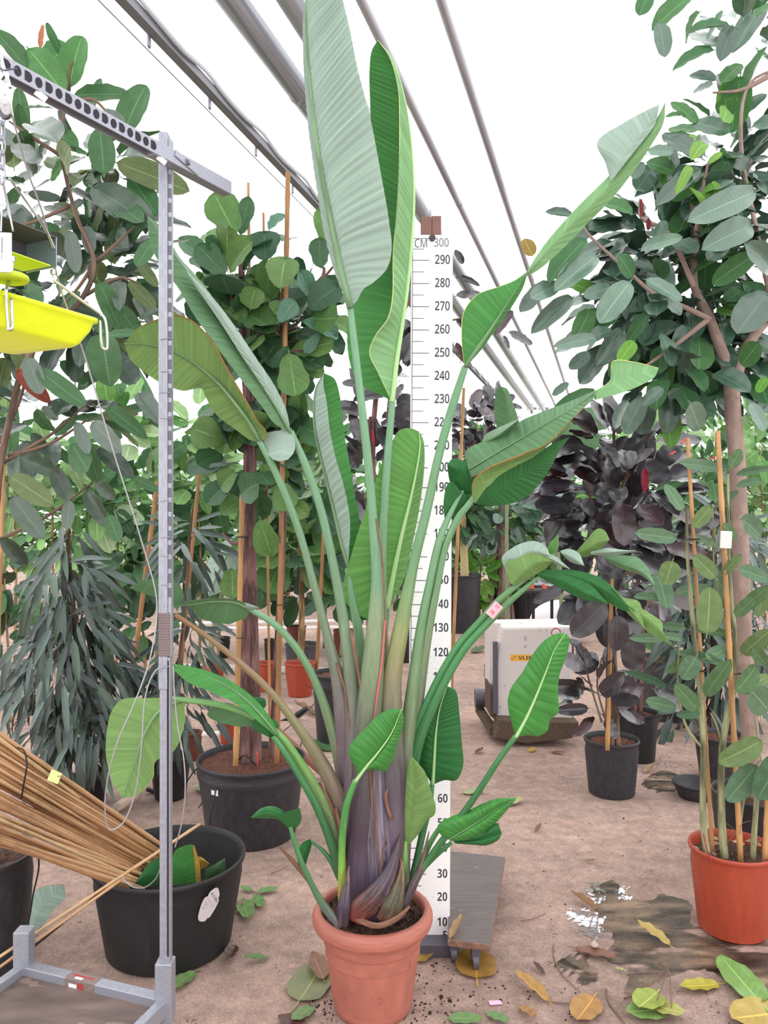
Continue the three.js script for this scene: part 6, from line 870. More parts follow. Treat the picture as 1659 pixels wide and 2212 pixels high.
// shrubs further back: [x of foot, y of foot, label, blobs, number, kind]
const K = { bush: [L.bengal, M.bush, [0.14, 0.26]], dark: [L.broad, M.bushDark, [0.14, 0.24]], lime: [L.bengal, M.lime, [0.1, 0.2]], fid: [L.fiddle, M.fiddle, [0.2, 0.32]], grey: [L.broad, M.rubberGreyGreen, [0.13, 0.22]], bur: [L.broad, M.burgundy, [0.15, 0.25]], nar: [L.narrow, M.narrow, [0.2, 0.32]] };
for (const [x, y, label, blobs, n, kind, mat = M.barkTan, r = 0.018] of [
  [30, 1500, 'pale green shrub behind the lowest branches of the left rubber tree', [[40, 950, 60, 80], [30, 1080, 70, 80]], 70, 'bush'],
  [110, 1470, 'light green shrub above the drooping dark cone', [[120, 1000, 70, 70], [200, 1080, 80, 70]], 70, 'bush'],
  [250, 1450, 'bushy light green plant behind the slack steel cable', [[260, 930, 70, 80], [280, 1060, 80, 90], [260, 1200, 70, 70]], 110, 'bush'],
  [310, 1470, 'dark green shrub low behind the steel cable', [[290, 1220, 70, 80], [310, 1330, 60, 60]], 70, 'dark'],
  [430, 1440, 'bright shrub between the trolley post and the fiddle leaf fig', [[420, 930, 60, 70], [430, 1040, 60, 80]], 80, 'bush'],
  [470, 1430, 'dark leafy plant behind the left fig stake', [[450, 1130, 60, 70], [470, 1240, 50, 60]], 60, 'dark'],
  [20, 1560, 'dark shrub at the left edge beside the drooping cone', [[10, 1250, 50, 80], [0, 1380, 50, 60]], 50, 'dark'],
  [648, 1470, 'leafy fig on a straight tan trunk in the orange pot behind the stalks', [[650, 1060, 80, 90], [645, 1170, 80, 70]], 110, 'fid', M.barkTan, 0.04],
  [700, 1400, 'green shrub between the fiddle leaf fig and the central stalks', [[700, 960, 60, 70], [705, 1060, 60, 80], [700, 1160, 50, 60]], 100, 'bush'],
  [735, 1420, 'small-leaved green shrub in the far row behind the stalks', [[735, 1200, 50, 60], [740, 1280, 50, 40]], 70, 'dark'],
  [600, 1400, 'low dark shrub in the far row between the fig stakes', [[590, 1230, 60, 50], [640, 1270, 60, 40]], 60, 'dark'],
  [905, 1400, 'shrub glimpsed between ruler and stalks', [[880, 1100, 30, 90], [890, 1260, 30, 70]], 50, 'bush'],
  [1085, 1352, 'round-leaved fig on thick fibrous bark trunks behind the white tug', [[1085, 1090, 85, 70], [1060, 1150, 60, 40]], 110, 'grey', bark('#a88d84'), 0.14],
  [1000, 1364, 'plant with smooth yellowish trunk right of the ruler', [[1000, 1080, 50, 50], [1015, 1120, 40, 40]], 60, 'dark', std({ color: hex('#c8b384'), roughness: 0.7 }), 0.085],
  [1040, 1345, 'light green feathery plant right of the yellowish trunk', [[1038, 1240, 28, 60], [1020, 1290, 30, 40]], 70, 'lime'],
  [1035, 1330, 'brown-leaved rubber plant right of the ruler with bamboo stake', [[1030, 920, 50, 50], [1060, 890, 40, 40], [1010, 990, 40, 50]], 90, 'bur'],
  [1150, 1330, 'green shrub glimpsed between ruler and burgundy plant', [[1160, 1080, 50, 60], [1180, 1150, 40, 50]], 60, 'grey'],
  [1420, 1400, 'bright green shrub behind the burgundy plant', [[1440, 960, 60, 60], [1490, 1080, 60, 80], [1420, 1180, 60, 60]], 90, 'bush'],
  [1650, 1420, 'bright shrub at the right edge behind the pale trunk', [[1640, 960, 50, 80], [1640, 1080, 50, 60]], 60, 'bush'],
  [1530, 1420, 'dark shrub between the bamboo stakes at right', [[1520, 1030, 60, 80], [1540, 1180, 60, 80]], 80, 'dark'],
  [1400, 1470, 'dark leafy plant above the large grey pot', [[1440, 1300, 50, 70], [1430, 1400, 40, 40]], 50, 'dark'],
]) {
  const d = clamp(floorDepth(y), 5.2, 12), o = plant('shrub', label, at(x, y, d).setY(0)), [geos, mats, len] = K[kind], top = Math.min(...blobs.map((b) => b[1])), low = Math.max(...blobs.map((b) => b[1]));
  limb(o, [[x, CY + EYE * FOCAL / d], [x + 4, (y + low) / 2], [blobs[0][0] * 0.4 + x * 0.6, low], [blobs[0][0], top]], d, r, r * 0.35, mat, 'trunk');
  if (r >= 0.1) for (const dx of [-32, 24]) limb(o, [[x + dx, CY + EYE * FOCAL / d], [x + dx * 0.7, 1260], [x + dx * 0.2, 1130]], d + 0.05, r * 0.55, 0.04, mat, 'trunk');
  crown(o, blobs.map(([a, b, c, e]) => [a, b, d, c, e, c * d / FOCAL]), n, { geos, mats, len: len.map((v) => v * clamp(d / 6, 0.9, 1.5)), droop: 0.15, inner: 0.2 });
}
// banana-like leaves among the background
for (const [label, foot, stalk, bl] of [
  ['banana plant with pale striped leaf at the left edge under the yellow tray', [-20, 1500], [[-20, 1480], [5, 1250], [15, 1040]], [[[16, 1040], [2, 960], [2, 880], [18, 800]], [[16, 1040], [18, 960], [20, 880], [18, 800]], [[16, 1040], [36, 980], [42, 900], [18, 800]]]],
  ['banana plant behind the trolley post with a narrow pale leaf', [335, 1440], [[340, 1440], [343, 1200], [330, 1000]], [[[330, 1000], [312, 930], [304, 850], [298, 790]], [[330, 1000], [322, 930], [310, 850], [298, 790]], [[330, 1000], [344, 940], [334, 860], [298, 790]]]],
  ['upright green banana leaf rising right of the ruler', [1090, 1330], [[1095, 1330], [1095, 1100], [1100, 960]], [[[1096, 960], [1072, 920], [1068, 870], [1076, 838], [1084, 835]], [[1100, 960], [1096, 900], [1092, 860], [1084, 835]], [[1108, 960], [1122, 925], [1108, 870], [1095, 840], [1084, 835]]]],
  ['banana plant with large green leaf behind the burgundy rubber plant', [1220, 1400], [[1220, 1400], [1200, 1150], [1180, 1050]], [[[1180, 1060], [1220, 900], [1270, 880], [1322, 880]], [[1180, 1060], [1230, 960], [1280, 910], [1322, 880]], [[1180, 1060], [1240, 1030], [1300, 950], [1322, 880]]]],
  ['leaning banana plant with thick green stalk left of the fig trunk', [440, 1480], [[445, 1480], [470, 1320], [520, 1150]], [[[520, 1150], [470, 1180], [440, 1240], [450, 1290]], [[520, 1150], [490, 1200], [470, 1240], [450, 1290]], [[520, 1150], [520, 1200], [490, 1270], [450, 1290]]]],
]) {
  const d = clamp(floorDepth(foot[1]), 5.4, 11), o = plant('banana_plant', label, at(foot[0], foot[1], d).setY(0)), lo = CY + EYE * FOCAL / d;
  part(o, 'stalk', sweep(P3([[stalk[0][0], lo], ...stalk.slice(1)], d), [0.035, 0.018], { sides: 8 }), M.stemGreen);
  blade(o, { front: R.dull, back: R.pale, d: [d, d - 0.2], L: bl[0], M: bl[1], R: bl[2], dl: 0.06, dr: 0.06, pleat: 0.004, pitch: 0.05, cols: 4, rows: 60, rib: 3 });
}
// distant hedge rows
for (const [label, x, tint, blobs] of [
  ['distant hazy green planting behind the left shrubs', 200, 0, [[-100, 1130, 15, 200, 130, 0.8], [150, 1120, 15, 200, 120, 0.8], [400, 1110, 15, 200, 130, 0.8]]],
  ['distant green planting behind the central stalks', 700, 1, [[620, 1130, 15.5, 170, 130, 0.8], [820, 1140, 15.5, 160, 130, 0.8], [960, 1150, 15.5, 120, 110, 0.8]]],
  ['distant green planting behind the white tug', 1120, 0, [[1060, 1080, 16, 120, 150, 0.8], [1180, 1140, 16.5, 100, 120, 0.8]]],
  ['distant green planting behind the right rubber tree', 1500, 1, [[1350, 1080, 15, 160, 170, 0.8], [1560, 1050, 15, 170, 200, 0.8], [1740, 1060, 15, 150, 200, 0.8]]],
]) {
  const o = plant('hedge', label, at(x, 1290, 15).setY(0), 'hedge');
  for (const b of blobs) limb(o, [[b[0], CY + EYE * FOCAL / b[2]], [b[0] + 8, b[1] + 60], [b[0], b[1] - 40]], b[2], 0.05, 0.02, M.barkTan, 'trunk');
  foliage(o, blobs, 2600, { geos: [L.small[tint]], len: [0.2, 0.38], mats: std({ color: 0xffffff, roughness: 0.7 }), tints: ['#6d9a58', '#86b36a', '#577f4c', '#9cc385', '#4a6f4a', '#b5d3a2'], inner: 0.05 });
}
// ---------- bamboo stakes ----------
const stake = (label, a, b, r, mat = M.stake, n = 7) => { const p = at(...a), q = at(...b); if (a[3]) p.addScaledVector(V().subVectors(p, q), p.y / (q.y - p.y)); const o = single('bamboo_stake', label, 'stake', caneGeo(p, q, r, n, 0.9), mat, p); return o; };
stake('orange bamboo stake on the left of the purple fig trunk', [509, 1654, 4.12], [524, 1040, 4.16], 0.015);
stake('long bamboo stake on the right of the fig trunk reaching above its leaves', [598, 1648, 4.12], [622, 372, 4.12], 0.0145, M.stakeDark, 12);
stake('thin stake tip poking out above the fig beside the metal bar', [540, 700, 4.4, 1], [536, 395, 4.4], 0.009);
stake('thin stake tip behind the highest fig leaves', [572, 700, 4.5, 1], [569, 460, 4.5], 0.008);
stake('bamboo stake beside the burgundy rubber plant stem', [1312, 1620, 4.7], [1322, 1250, 4.66], 0.0135);
stake('slim bamboo stake, left of the two in the orange-red pot', [1540, 1855, 3.32], [1485, 946, 3.3], 0.0085, M.stake, 9);
stake('thick bamboo stake carrying the white sachet in the orange-red pot', [1600, 1862, 3.24], [1550, 931, 3.26], 0.0115, M.stake, 9);
stake('short bamboo stake at the right edge of the orange-red pot', [1652, 1862, 3.2], [1659, 1690, 3.2], 0.011, M.stake, 3);
stake('brown bamboo stake among the shrubs right of the trolley post', [402, 1320, 5.6, 1], [434, 980, 5.6], 0.014, M.stakeDark);
stake('thin bamboo stake right of the ruler among brown leaves', [988, 1180, 6.9, 1], [1002, 838, 6.9], 0.016);
stake('thin stake behind the left rubber tree at the edge', [4, 1130, 5.6, 1], [10, 930, 5.6], 0.014);
stake('pale stake behind the slack cable left of the post', [322, 1180, 6.4, 1], [340, 1040, 6.4], 0.02, M.stakeDark);
stake('stake behind the tilted leaf between stalk and trunk', [690, 1330, 7.6, 1], [700, 1130, 7.6], 0.018, M.stakeDark);
// tie wires on the stakes
for (const [x, y, d, l] of [[520, 1160, 4.12, 'black wire tie round the left fig stake'], [604, 1307, 4.12, 'black wire tie low on the right fig stake'], [1316, 1468, 4.68, 'black wire tie on the burgundy plant stake'], [1512, 1450, 3.26, 'black wire tie on the slim pale fig stem'], [1585, 1455, 3.26, 'black wire tie on the thick pale fig stem'], [1494, 1165, 3.27, 'black wire tie high on the slim stake'], [518, 1378, 4.12, 'black wire tie lower on the left fig stake']]) {
  const c = at(x, y, d), g = new THREE.TorusGeometry(0.021, 0.0022, 6, 24).scale(1.25, 1, 1).rotateX(1.45).translate(c.x + 0.008, c.y, c.z); single('wire_tie', l, 'tie', g, M.blackWire, c);
}
{ const c = at(1568, 1166, 3.2); single('white_sachet', 'small white paper sachet hanging on the thick bamboo stake', 'sachet', box(0.048, 0.072, 0.008, 0.003).rotateZ(-0.05).translate(c.x, c.y, c.z), M.offWhite, c); }
{ const a = at(1329, 1842, 3.2), c = [[1519, 1800, 3.2], [1530, 1845, 3.18], [1538, 1862, 3.18]]; single('red_tie', 'dark red plastic strip sticking in the orange-red pot', 'strip', sweep(P3(c), [0.003, 0.003], { sides: 5 }), std({ color: hex('#9c2a3c'), roughness: 0.4 }), at(1530, 1845, 3.18)); }
single('plant_label', 'red plastic pin in the soil of the fig pot', 'pin', sweep(P3([[556, 1625, 4.05], [556, 1655, 4.05]]), [0.006, 0.003], { sides: 6 }), std({ color: hex('#c2453a'), roughness: 0.5 }), at(556, 1655, 4.05));
for (const [x, y, x2, y2, d, l] of [[1448, 982, 1460, 975, 3.3, 'slim'], [1534, 993, 1545, 987, 3.28, 'thick'], [1470, 958, 1484, 947, 3.3, 'tip of the slim']]) single('red_clip', 'tiny red clip on the ' + l + ' bamboo stake of the pale fig', 'clip', sweep([at(x, y, d), at(x2, y2, d)], [0.0035, 0.0035], { sides: 6 }), std({ color: hex('#d8453f'), roughness: 0.4 }), at(x, y, d));
// ---------- bamboo canes in the tub ----------
for (let i = 0; i < 50; i++) {
  const t = clamp((i + rr(-0.4, 0.4)) / 49, 0, 1), layer = i % 3, yl = lerp(1592, 1822, t) + rr(-16, 16) * (t > 0.1 && t < 0.9 ? 1 : 0.4), xr = lerp(352, 300, Math.pow(t, 1.5)) - layer * 14 + rr(-12, 12), yr = lerp(1832, 1922, t) + rr(-6, 6) - layer * 5;
  const y230 = lerp(yl, yr, 230 / xr), d = Math.min(3.22, 2352 / (y230 - CY)) - 0.015 * layer, ext = 0.55, k = -ext;
  const a = at(xr, yr, d + 0.09), l = at(0, yl, d - 0.42 + rr(-0.03, 0.03)), far = l.clone().addScaledVector(V().subVectors(l, a), ext);
  single('bamboo_cane', i === 0 ? 'topmost bamboo cane of the bundle leaning into the wide black tub' : i === 49 ? 'lowest bamboo cane of the bundle leaning into the wide black tub' : 'brown bamboo cane in the middle of the bundle leaning into the wide black tub', 'cane', caneGeo(a, far, rr(0.0055, 0.009), 7, 0.85), M.canes[(i * 5 + layer) % 7], a, 'bundle of bamboo canes in the tub');
}
single('bamboo_cane', 'pale cane crossing over the bundle from the tub rim down to the lower left', 'cane', caneGeo(at(432, 1780, 3.05), at(-60, 2106, 2.5), 0.0058, 8, 0.9), M.canes[2], at(432, 1780, 3.05));
single('bamboo_cane', 'second cane slanting below the crossing pale one beside the trolley corner', 'cane', caneGeo(at(262, 1900, 2.82), at(-60, 2132, 2.52), 0.0055, 6, 0.9), M.canes[0], at(262, 1900, 2.82));
{ const c = at(118, 1678, 2.79); single('yellow_tag', 'small yellow-green paper tag stuck among the bamboo canes', 'tag', box(0.042, 0.04, 0.002, 0.0008).rotateZ(-0.35).rotateX(-0.2).translate(c.x, c.y, c.z), std({ map: canvasTexture(64, 64, (x) => { x.fillStyle = '#dbe59a'; x.fillRect(0, 0, 64, 64); x.fillStyle = '#6f7a4a'; x.font = 'bold 26px sans-serif'; x.save(); x.translate(44, 16); x.rotate(1.2); x.fillText('3', 0, 0); x.restore(); }), roughness: 0.7 }), c); }
single('black_wire', 'black wire loop tied round the bamboo canes', 'wire', sweep(P3([[38, 1615, 2.76], [52, 1622, 2.72], [58, 1650, 2.7], [52, 1690, 2.7], [46, 1725, 2.72]]), [0.003, 0.003], { sides: 6 }), M.blackWire, at(52, 1650, 2.72));
single('black_wire', 'black wire hanging below the bamboo canes to the floor', 'wire', sweep(P3([[80, 1825, 2.75], [84, 1870, 2.76], [72, 1930, 2.8], [62, 1990, 2.86], [48, 2035, 2.95]]), [0.003, 0.003], { sides: 6 }), M.blackWire, at(80, 1900, 2.78));
// cut leaf pieces in and beside the tub
const cut = (label, spec) => { const p = at(...spec.M[0], spec.d[0]); const o = thing('cut_leaf', label, 'leaf piece', p); blade(o, { dl: 0.01, dr: 0.01, pleat: 0.0012, pitch: 0.016, cols: 5, ...spec, name: 'leaf_blade' }); return o; };
R.stripe = ribbed('#c9a548'); R.stripe.transmission = 0.05; R.tan = ribbed('#c8bf9a'); R.tan.transmission = 0.05;
cut('cut dark green leaf piece in the tub left of the post', { front: R.deep, d: [3.08, 3.02], L: [[340, 1912], [315, 1915], [291, 1908]], M: [[345, 1890], [318, 1890], [292, 1908]], R: [[350, 1850], [325, 1862], [293, 1906]] });
cut('cut banana leaf piece with yellow stripes standing in the tub', { front: R.green, d: [3.1, 3.05], L: [[372, 1912], [371, 1875], [378, 1838], [400, 1826]], M: [[400, 1910], [398, 1870], [400, 1826]], R: [[426, 1906], [424, 1870], [418, 1826], [400, 1826]] });
cut('yellow withered strip of leaf beside the striped piece in the tub', { front: R.stripe, d: [3.09, 3.05], L: [[424, 1907], [420, 1865], [416, 1827]], M: [[429, 1906], [425, 1865], [418, 1826]], R: [[434, 1904], [431, 1868], [420, 1826]] });
cut('small cut green leaf piece at the right inside the tub', { front: R.dull, d: [3.2, 3.15], L: [[442, 1898], [443, 1880], [465, 1866], [487, 1854]], M: [[444, 1900], [462, 1884], [487, 1854]], R: [[446, 1902], [470, 1892], [484, 1884], [487, 1854]] });
cut('brown dry leaf behind the striped piece in the tub', { front: R.stripe, d: [3.25, 3.2], L: [[424, 1862], [430, 1850], [452, 1866]], M: [[424, 1866], [438, 1858], [452, 1866]], R: [[426, 1880], [445, 1874], [452, 1866]] });
cut('pale cut banana leaf lying on the floor left of the black tub', { front: R.pale, back: R.pale, d: [3.26, 3.62], pleat: 0.004, pitch: 0.03, cols: 6, L: [[62, 2010], [50, 1990], [50, 1960], [62, 1934], [95, 1916], [136, 1910]], M: [[66, 2008], [80, 1975], [102, 1945], [138, 1916]], R: [[76, 2012], [95, 1995], [112, 1972], [128, 1958], [141, 1945], [140, 1922]], margin: ['L', M.margin, 0.003] });
single('pale_branch', 'short pale broken branch lying on the floor behind the canes', 'branch', sweep(P3([[238, 1754, 4.55], [262, 1738, 4.58], [300, 1712, 4.62]]), [0.03, 0.034], { sides: 9 }), bark('#d8c8b4', 0.004), onFloor(262, 1760));
// ---------- fallen leaves ----------
const fallenMats = {}; const fm = (c) => fallenMats[c] ??= leafMat(c, benMap, benBump, { gloss: 0.1, glossRough: 0.5, through: 0.05 });
const fallenGeo = [leafGeo({ wr: 0.5, p: 0.85, q: 0.7, fold: 0.2, curl: -0.15, wave: 0.02, petiole: 0.2, nx: 6, ny: 15 }), leafGeo({ wr: 0.42, p: 0.9, q: 0.75, fold: 0.5, curl: -0.35, wave: 0.03, petiole: 0.1, nx: 6, ny: 15 }), leafGeo({ wr: 0.56, p: 0.8, q: 0.65, fold: 0.12, curl: -0.08, wave: 0.015, petiole: 0.25, nx: 6, ny: 15 })];
function fallen(label, bx, by, tx, ty, c, w = 1, k = 0, lift = 0.008) {
  const b = onFloor(bx, by), t = onFloor(tx, ty); b.y = lift; t.y = lift + 0.006;
  const m = shade(new THREE.Mesh(fallenGeo[k], fm(c))); m.name = numbered('fallen_leaf'); leafMatrix(b, t, V(0.05, 1, 0.05), w).decompose(m.position, m.quaternion, m.scale); scene.add(m); m.userData = { label, category: 'leaf' };
}
fallen('brown curled dry leaf on the floor right of the black tub', 508, 2048, 488, 2096, '#6f5348', 0.8, 1);
fallen('slim green leaf on the floor below the brown curled one', 580, 2074, 527, 2084, '#6fa05c', 0.75, 1);
fallen('pale green leaf on the floor beside the trolley corner', 420, 2104, 366, 2152, '#8fb572', 0.8, 0);
fallen('large leaf half brown half green behind the terracotta pot foot', 645, 2168, 700, 2088, '#9aa070', 1.15, 2);
fallen('brown leaf lying on the half green one left of the terracotta pot', 700, 2128, 676, 2084, '#a5785e', 1.2, 1, 0.02);
fallen('green leaf at the bottom edge left of the terracotta pot', 675, 2180, 630, 2218, '#86ab6c', 0.95, 0);
fallen('dark red-brown leaf at the bottom edge left of the terracotta pot', 660, 2222, 600, 2205, '#6f4a44', 1, 2);
fallen('ochre leaf peeping out right of the terracotta pot', 900, 2082, 938, 2054, '#c9a052', 1, 0);
fallen('round orange-brown leaf under the dolly castor', 1030, 2118, 1026, 2058, '#c0904a', 1.55, 2);
fallen('curled orange leaf with a twisted tip right of the dolly', 1188, 2170, 1112, 2120, '#d9a660', 0.7, 1);
fallen('small dark brown leaf on the floor above the curled orange one', 1176, 2110, 1152, 2090, '#6a4c48', 0.8, 1);
fallen('broad orange leaf at the bottom edge right of centre', 1283, 2158, 1245, 2222, '#d19c56', 1.1, 0);
fallen('orange leaf tip at the bottom edge left of the broad orange one', 1122, 2178, 1158, 2218, '#cf9a5e', 0.9, 1);
fallen('green leaf at the bottom edge under the pink tag', 1052, 2192, 1100, 2220, '#7fae68', 0.9, 0);
fallen('torn green leaf at the bottom edge right of the terracotta pot', 970, 2204, 1042, 2212, '#7fae68', 0.9, 2);
fallen('brown boat-shaped leaf by the upper puddle', 1292, 1972, 1233, 1946, '#a87850', 0.75, 1, 0.014);
fallen('reddish brown leaf holding a pale pebble below the puddle', 1244, 2052, 1332, 2082, '#9a6a58', 0.75, 0);
fallen('yellow leaf on the wet floor in front of the orange-red pot', 1448, 2050, 1375, 2012, '#dcc070', 0.8, 1, 0.014);
fallen('tiny yellow-green leaf on the wet floor', 1354, 2102, 1326, 2104, '#c9cf80', 0.6, 1);
fallen('yellow and green leaf near the right bottom corner', 1552, 2130, 1468, 2146, '#cfc44c', 0.8, 0);
fallen('large fresh green leaf near the right bottom corner', 1644, 2176, 1556, 2082, '#8fbf6c', 0.9, 2, 0.016);
fallen('big yellow leaf cut by the right bottom corner', 1700, 2190, 1580, 2214, '#d6b95c', 1.3, 2);
fallen('green leaf, left one of the crumpled heap at the bottom right', 1442, 2188, 1352, 2200, '#9cc070', 1.1, 2, 0.012);
fallen('yellow-green leaf, topmost of the crumpled heap at the bottom right', 1420, 2160, 1378, 2206, '#b5c95c', 1.3, 0, 0.03);
fallen('pale yellow leaf, right one of the crumpled heap at the bottom right', 1400, 2178, 1480, 2212, '#cfcf78', 1.3, 0, 0.02);
fallen('pale yellow leaf on the floor right of the small folded leaf', 1085, 1742, 1128, 1732, '#d3c987', 1, 0);
fallen('pale green leaf on the floor right of the ruler', 1000, 1716, 1046, 1712, '#b3bd84', 0.9, 2);
fallen('small tan curled leaf in the middle of the open floor', 1262, 1862, 1292, 1868, '#c9a582', 0.6, 1);
fallen('small brown curled leaf left of the middle of the open floor', 1156, 1802, 1168, 1790, '#a0765e', 0.7, 1);
fallen('small brown leaf on the floor in front of the white tug', 1026, 1630, 1044, 1624, '#7a5a4c', 1, 1);
fallen('tiny yellow leaf under the white tug', 1144, 1626, 1154, 1620, '#e0bc62', 1.2, 0);
fallen('reddish leaf on the floor left of the burgundy plant pot', 1190, 1626, 1222, 1632, '#9c6a62', 0.8, 0);
fallen('dark green leaf on the far floor right of the ruler', 1020, 1412, 1046, 1406, '#5f7a4c', 1.2, 1);
fallen('large dark green leaf lying on the floor behind the left stalks', 728, 1622, 672, 1606, '#5c8a5c', 1.2, 2);
fallen('brown leaf on the floor left of the tall black pot', 684, 1546, 636, 1532, '#a0764e', 0.6, 1);
fallen('brown leaf on the far floor beside the hose joint', 690, 1552, 662, 1544, '#7d5c44', 0.6, 1);
fallen('tan leaf on the floor left of the small yellow-green leaves', 505, 1975, 528, 1955, '#b08a72', 0.7, 1);
fallen('small green leaf on the floor beside the cable', 432, 1702, 442, 1720, '#8ab070', 0.9, 0);
fallen('tan leaf on the floor behind the burgundy plant pot', 1392, 1672, 1410, 1662, '#c7a07c', 0.8, 1);
{ const b = at(1362, 1630, rubPot.d - 0.08), o = single('fallen_leaf', 'orange dry leaf resting in the black pot of the burgundy plant', 'leaf', new THREE.BufferGeometry().copy(fallenGeo[1]).applyMatrix4(leafMatrix(at(1355, 1632, rubPot.d - 0.05), at(1374, 1612, rubPot.d - 0.05), V(0.2, 1, 0.4), 0.9)), fm('#c98f52'), b); }
{ const b = at(968, 2028, 2.95), g = new THREE.BufferGeometry().copy(fallenGeo[1]).applyMatrix4(leafMatrix(at(972, 2030, 2.98), at(1002, 1988, 3.1), V(-0.6, 1, 0.6), 0.6)); single('fallen_leaf', 'tan dry leaf leaning on the corner of the wooden dolly', 'leaf', g, fm('#c7a072'), b); }
{ // sprig of four leaves
  const o = thing('leaf_sprig', 'fallen sprig with four fresh green leaves right of the black tub', 'sprig', onFloor(555, 1945)), f = (x, y) => onFloor(x, y).setY(0.012);
  part(o, 'twig', sweep([f(540, 1929), f(553, 1934), f(552, 1945)], [0.003, 0.003], { sides: 5 }), M.twig);
  for (const [a, b, c, e, w] of [[555, 1932, 600, 1926, 0.9], [545, 1930, 519, 1922, 0.9], [553, 1940, 566, 1970, 0.8], [524, 1948, 538, 1998, 0.75]]) putLeaf(o, fallenGeo[0], fm('#86b56c'), f(a, b), f(c, e), V(0, 1, 0.1), w);
}
{ const o = thing('leaf_heap', 'small heap of green and yellow cut leaves on the far floor behind the tug', 'heap', onFloor(1216, 1345)); for (let i = 0; i < 9; i++) { const b = onFloor(1190 + i * 6, 1346 - (i % 3) * 3).setY(0.03 + 0.03 * (i % 4)); putLeaf(o, fallenGeo[i % 3], fm(i % 5 === 1 ? '#d8c84c' : i % 2 ? '#4f8a4c' : '#6fa85c'), b, b.clone().add(V(rr(-0.25, 0.25), rr(0.02, 0.14), rr(-0.1, 0.1))), V(0, 1, 0.3), 1.1); } }
// twigs and small things on the floor
const twig = (label, pts, r = 0.003) => single('twig', label, 'twig', sweep(pts.map(([x, y, h = 0.006]) => onFloor(x, y).setY(h)), [r, r * 0.6], { sides: 5, seg: pts.length * 5 }), M.twig, onFloor(...pts[0]));
twig('long thin curved twig on the floor between dolly and wet patch', [[1196, 2045], [1196, 2070], [1212, 2105], [1245, 2140]]);
twig('thin twig left of the brown boat-shaped leaf', [[1125, 1992], [1150, 1988], [1178, 1976]], 0.002);
twig('forked twig left of the crumpled leaf heap', [[1310, 2140], [1316, 2170], [1335, 2195], [1350, 2215]], 0.004);
twig('thick brown twig rising out of the crumpled leaf heap', [[1440, 2110, 0.02], [1436, 2145, 0.05], [1420, 2190, 0.05]], 0.005);
twig('second twig crossing the crumpled leaf heap', [[1425, 2090, 0.02], [1445, 2130, 0.05], [1450, 2200, 0.04]], 0.004);
twig('long bent twig running to the crumpled leaf heap from the left', [[1348, 2160], [1390, 2150, 0.02], [1436, 2118, 0.04]], 0.004);
twig('short twig at the stem of the curled orange leaf', [[1190, 2168], [1235, 2172]], 0.003);
twig('thin dark twig on the floor left of the small curled plant leaf', [[585, 1890], [605, 1882], [622, 1872]], 0.002);
{ const c = onFloor(1070, 2168); single('pink_plastic_tag', 'small pink plastic tag lying on the floor right of the terracotta pot', 'tag', box(0.046, 0.002, 0.024, 0.0009).rotateY(0.1).translate(c.x, 0.004, c.z), M.pinkTag, c); }
{ const c = onFloor(1284, 2056); single('pebble', 'pale pebble lying on the reddish brown leaf', 'pebble', new THREE.IcosahedronGeometry(0.017, 2).scale(1, 0.6, 0.9).translate(c.x, 0.028, c.z), plain('#e0c3b4', 0.8), c); }
{ // soil crumbs spilled on the floor
  const N = 340, im = new THREE.InstancedMesh(new THREE.IcosahedronGeometry(1, 0), M.crumb, N), m = new THREE.Matrix4();
  for (let i = 0; i < N; i++) { const spots = [[930, 2190, 60, 30], [1000, 2130, 120, 50], [690, 2175, 30, 20], [900, 2100, 80, 60], [1100, 2180, 160, 50], [1400, 1650, 60, 18], [1440, 1680, 30, 14], [1150, 1900, 300, 150]], s = spots[i % spots.length], p = onFloor(s[0] + rr(-1, 1) * s[2], s[1] + rr(-1, 1) * s[3]), k = rr(0.001, 0.004) * (i % 11 === 0 ? 2 : 1); m.makeRotationY(rr(0, 6)).scale(V(k * 1.3, k * 0.8, k)).setPosition(p.x, k * 0.5, p.z); im.setMatrixAt(i, m); }
  im.name = 'soil_crumbs'; im.userData = { kind: 'stuff', label: 'dark crumbs of potting soil scattered over the floor', category: 'soil' }; shade(im); scene.add(im);
}
// ---------- wet patch and puddle ----------
const patchGeo = (outline, y, n = 0) => { const c = new THREE.CatmullRomCurve3(outline.map(([x, yy]) => onFloor(x, yy)), true, 'centripetal').getSpacedPoints(220), s = new THREE.Shape(); c.forEach((p, i) => { const q = 0.022 * (vnoise(i * 0.9, 3) - 0.5) + 0.05 * (vnoise(i * 0.22, 7) - 0.5); i ? s.lineTo(p.x + q, -p.z + q) : s.moveTo(p.x + q, -p.z + q); }); const g = new THREE.ShapeGeometry(s, 1).rotateX(-Math.PI / 2).translate(0, y, 0), u = g.attributes.uv, p = g.attributes.position; for (let i = 0; i < u.count; i++) u.setXY(i, p.getX(i), p.getZ(i)); return g; };
const wetTex = pixelTexture(512, 512, (u, v) => { const n = fbm(u * 7, v * 16, 5, 7, 16), g = vnoise(u * 220, v * 220, 220, 220); const l = 0.33 + 0.7 * (n - 0.46) + 0.1 * (g - 0.5); return [l * 1.1, l * 0.93, l * 0.76]; });
const wetAlpha = pixelTexture(512, 512, (u, v) => clamp((fbm(u * 6 + 5, v * 14 + 2, 5, 6, 14) - 0.24) * 5, 0, 0.93), false);
M.wet = std({ map: wetTex, alphaMap: wetAlpha, transparent: true, roughness: 0.4 });
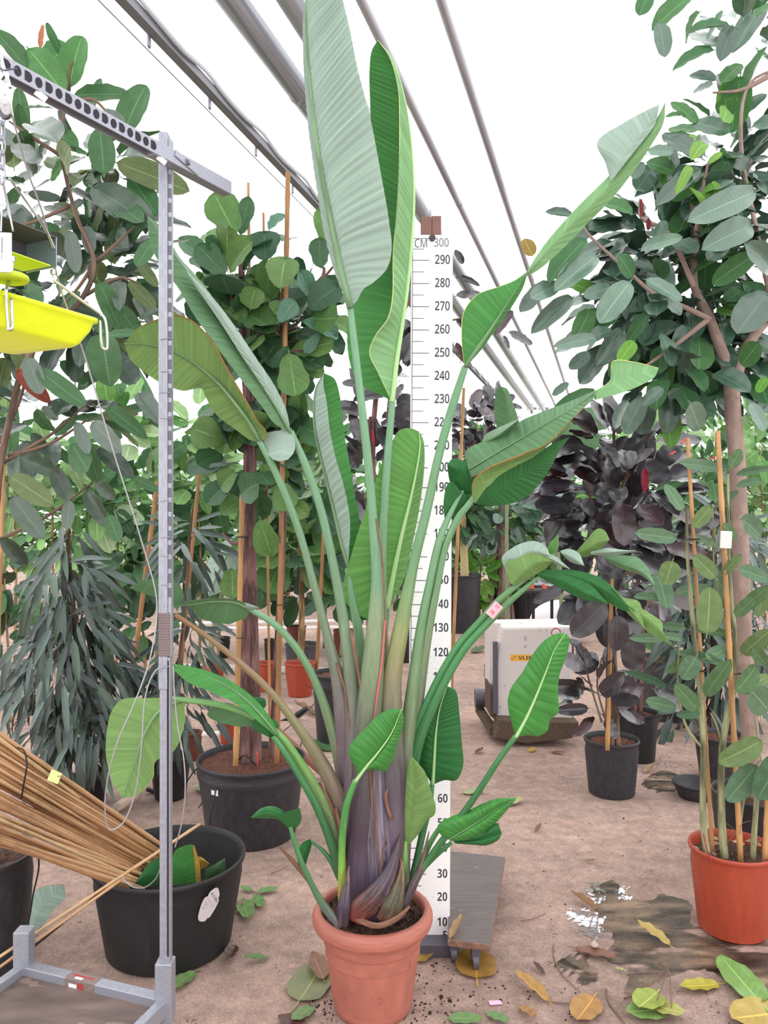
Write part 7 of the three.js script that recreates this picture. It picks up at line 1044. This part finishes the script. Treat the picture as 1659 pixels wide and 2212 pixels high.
single('wet_patch', 'brown wet stain with streaks on the floor in front of the orange-red pot', 'stain', patchGeo([[1290, 1915], [1330, 1905], [1370, 1935], [1400, 1950], [1430, 1930], [1480, 1950], [1500, 1990], [1540, 2030], [1620, 2030], [1700, 2010], [1700, 2150], [1600, 2140], [1520, 2100], [1440, 2110], [1360, 2150], [1340, 2100], [1300, 2075], [1320, 2040], [1300, 2000], [1290, 1960]], 0.0015), M.wet, onFloor(1400, 2000)).userData.kind = 'stuff';
const pudAlpha = pixelTexture(256, 256, (u, v) => clamp((fbm(u * 22, v * 22, 4, 22) - 0.46) * 12, 0, 1), false);
M.water = phys({ color: hex('#d8d6d6'), metalness: 0.6, roughness: 0.04, clearcoat: 1, clearcoatRoughness: 0.01 });
M.puddle2 = phys({ color: hex('#d2cfce'), metalness: 0.6, alphaMap: repeat(pudAlpha, 3, 3), transparent: true, roughness: 0.03, clearcoat: 1, clearcoatRoughness: 0.02 });
single('puddle', 'small shiny puddle below the brown boat-shaped leaf', 'puddle', patchGeo([[1232, 1970], [1258, 1970], [1275, 1982], [1300, 1982], [1304, 1990], [1285, 2002], [1262, 2000], [1240, 1985]], 0.003), M.water, onFloor(1265, 1985));
single('puddle', 'speckled wet shine round the small puddle', 'puddle', patchGeo([[1228, 1965], [1262, 1972], [1300, 1980], [1306, 2000], [1295, 2030], [1265, 2028], [1236, 1995]], 0.0025), M.puddle2, onFloor(1265, 2010));
single('puddle', 'speckled shiny wet spot above the boat-shaped leaf, left of two', 'puddle', patchGeo([[1262, 1925], [1280, 1905], [1300, 1915], [1310, 1940], [1285, 1955], [1265, 1940]], 0.0025), M.puddle2, onFloor(1285, 1930));
single('puddle', 'speckled shiny wet spot above the boat-shaped leaf, right of two', 'puddle', patchGeo([[1330, 1920], [1350, 1918], [1365, 1935], [1358, 1948], [1340, 1945]], 0.0025), M.puddle2, onFloor(1345, 1935));
single('wet_patch', 'dark wet stain with soil by the shallow black dish', 'stain', patchGeo([[1390, 1690], [1420, 1668], [1450, 1665], [1470, 1690], [1450, 1712], [1410, 1708]], 0.0015), M.wet, onFloor(1430, 1690)).userData.kind = 'stuff';
single('wet_patch', 'dark damp patch on the floor below the reddish brown leaf', 'stain', patchGeo([[1205, 2078], [1250, 2065], [1285, 2090], [1290, 2120], [1260, 2125], [1235, 2105]], 0.0015), M.wet, onFloor(1250, 2095)).userData.kind = 'stuff';
renderer.render(scene, camera);
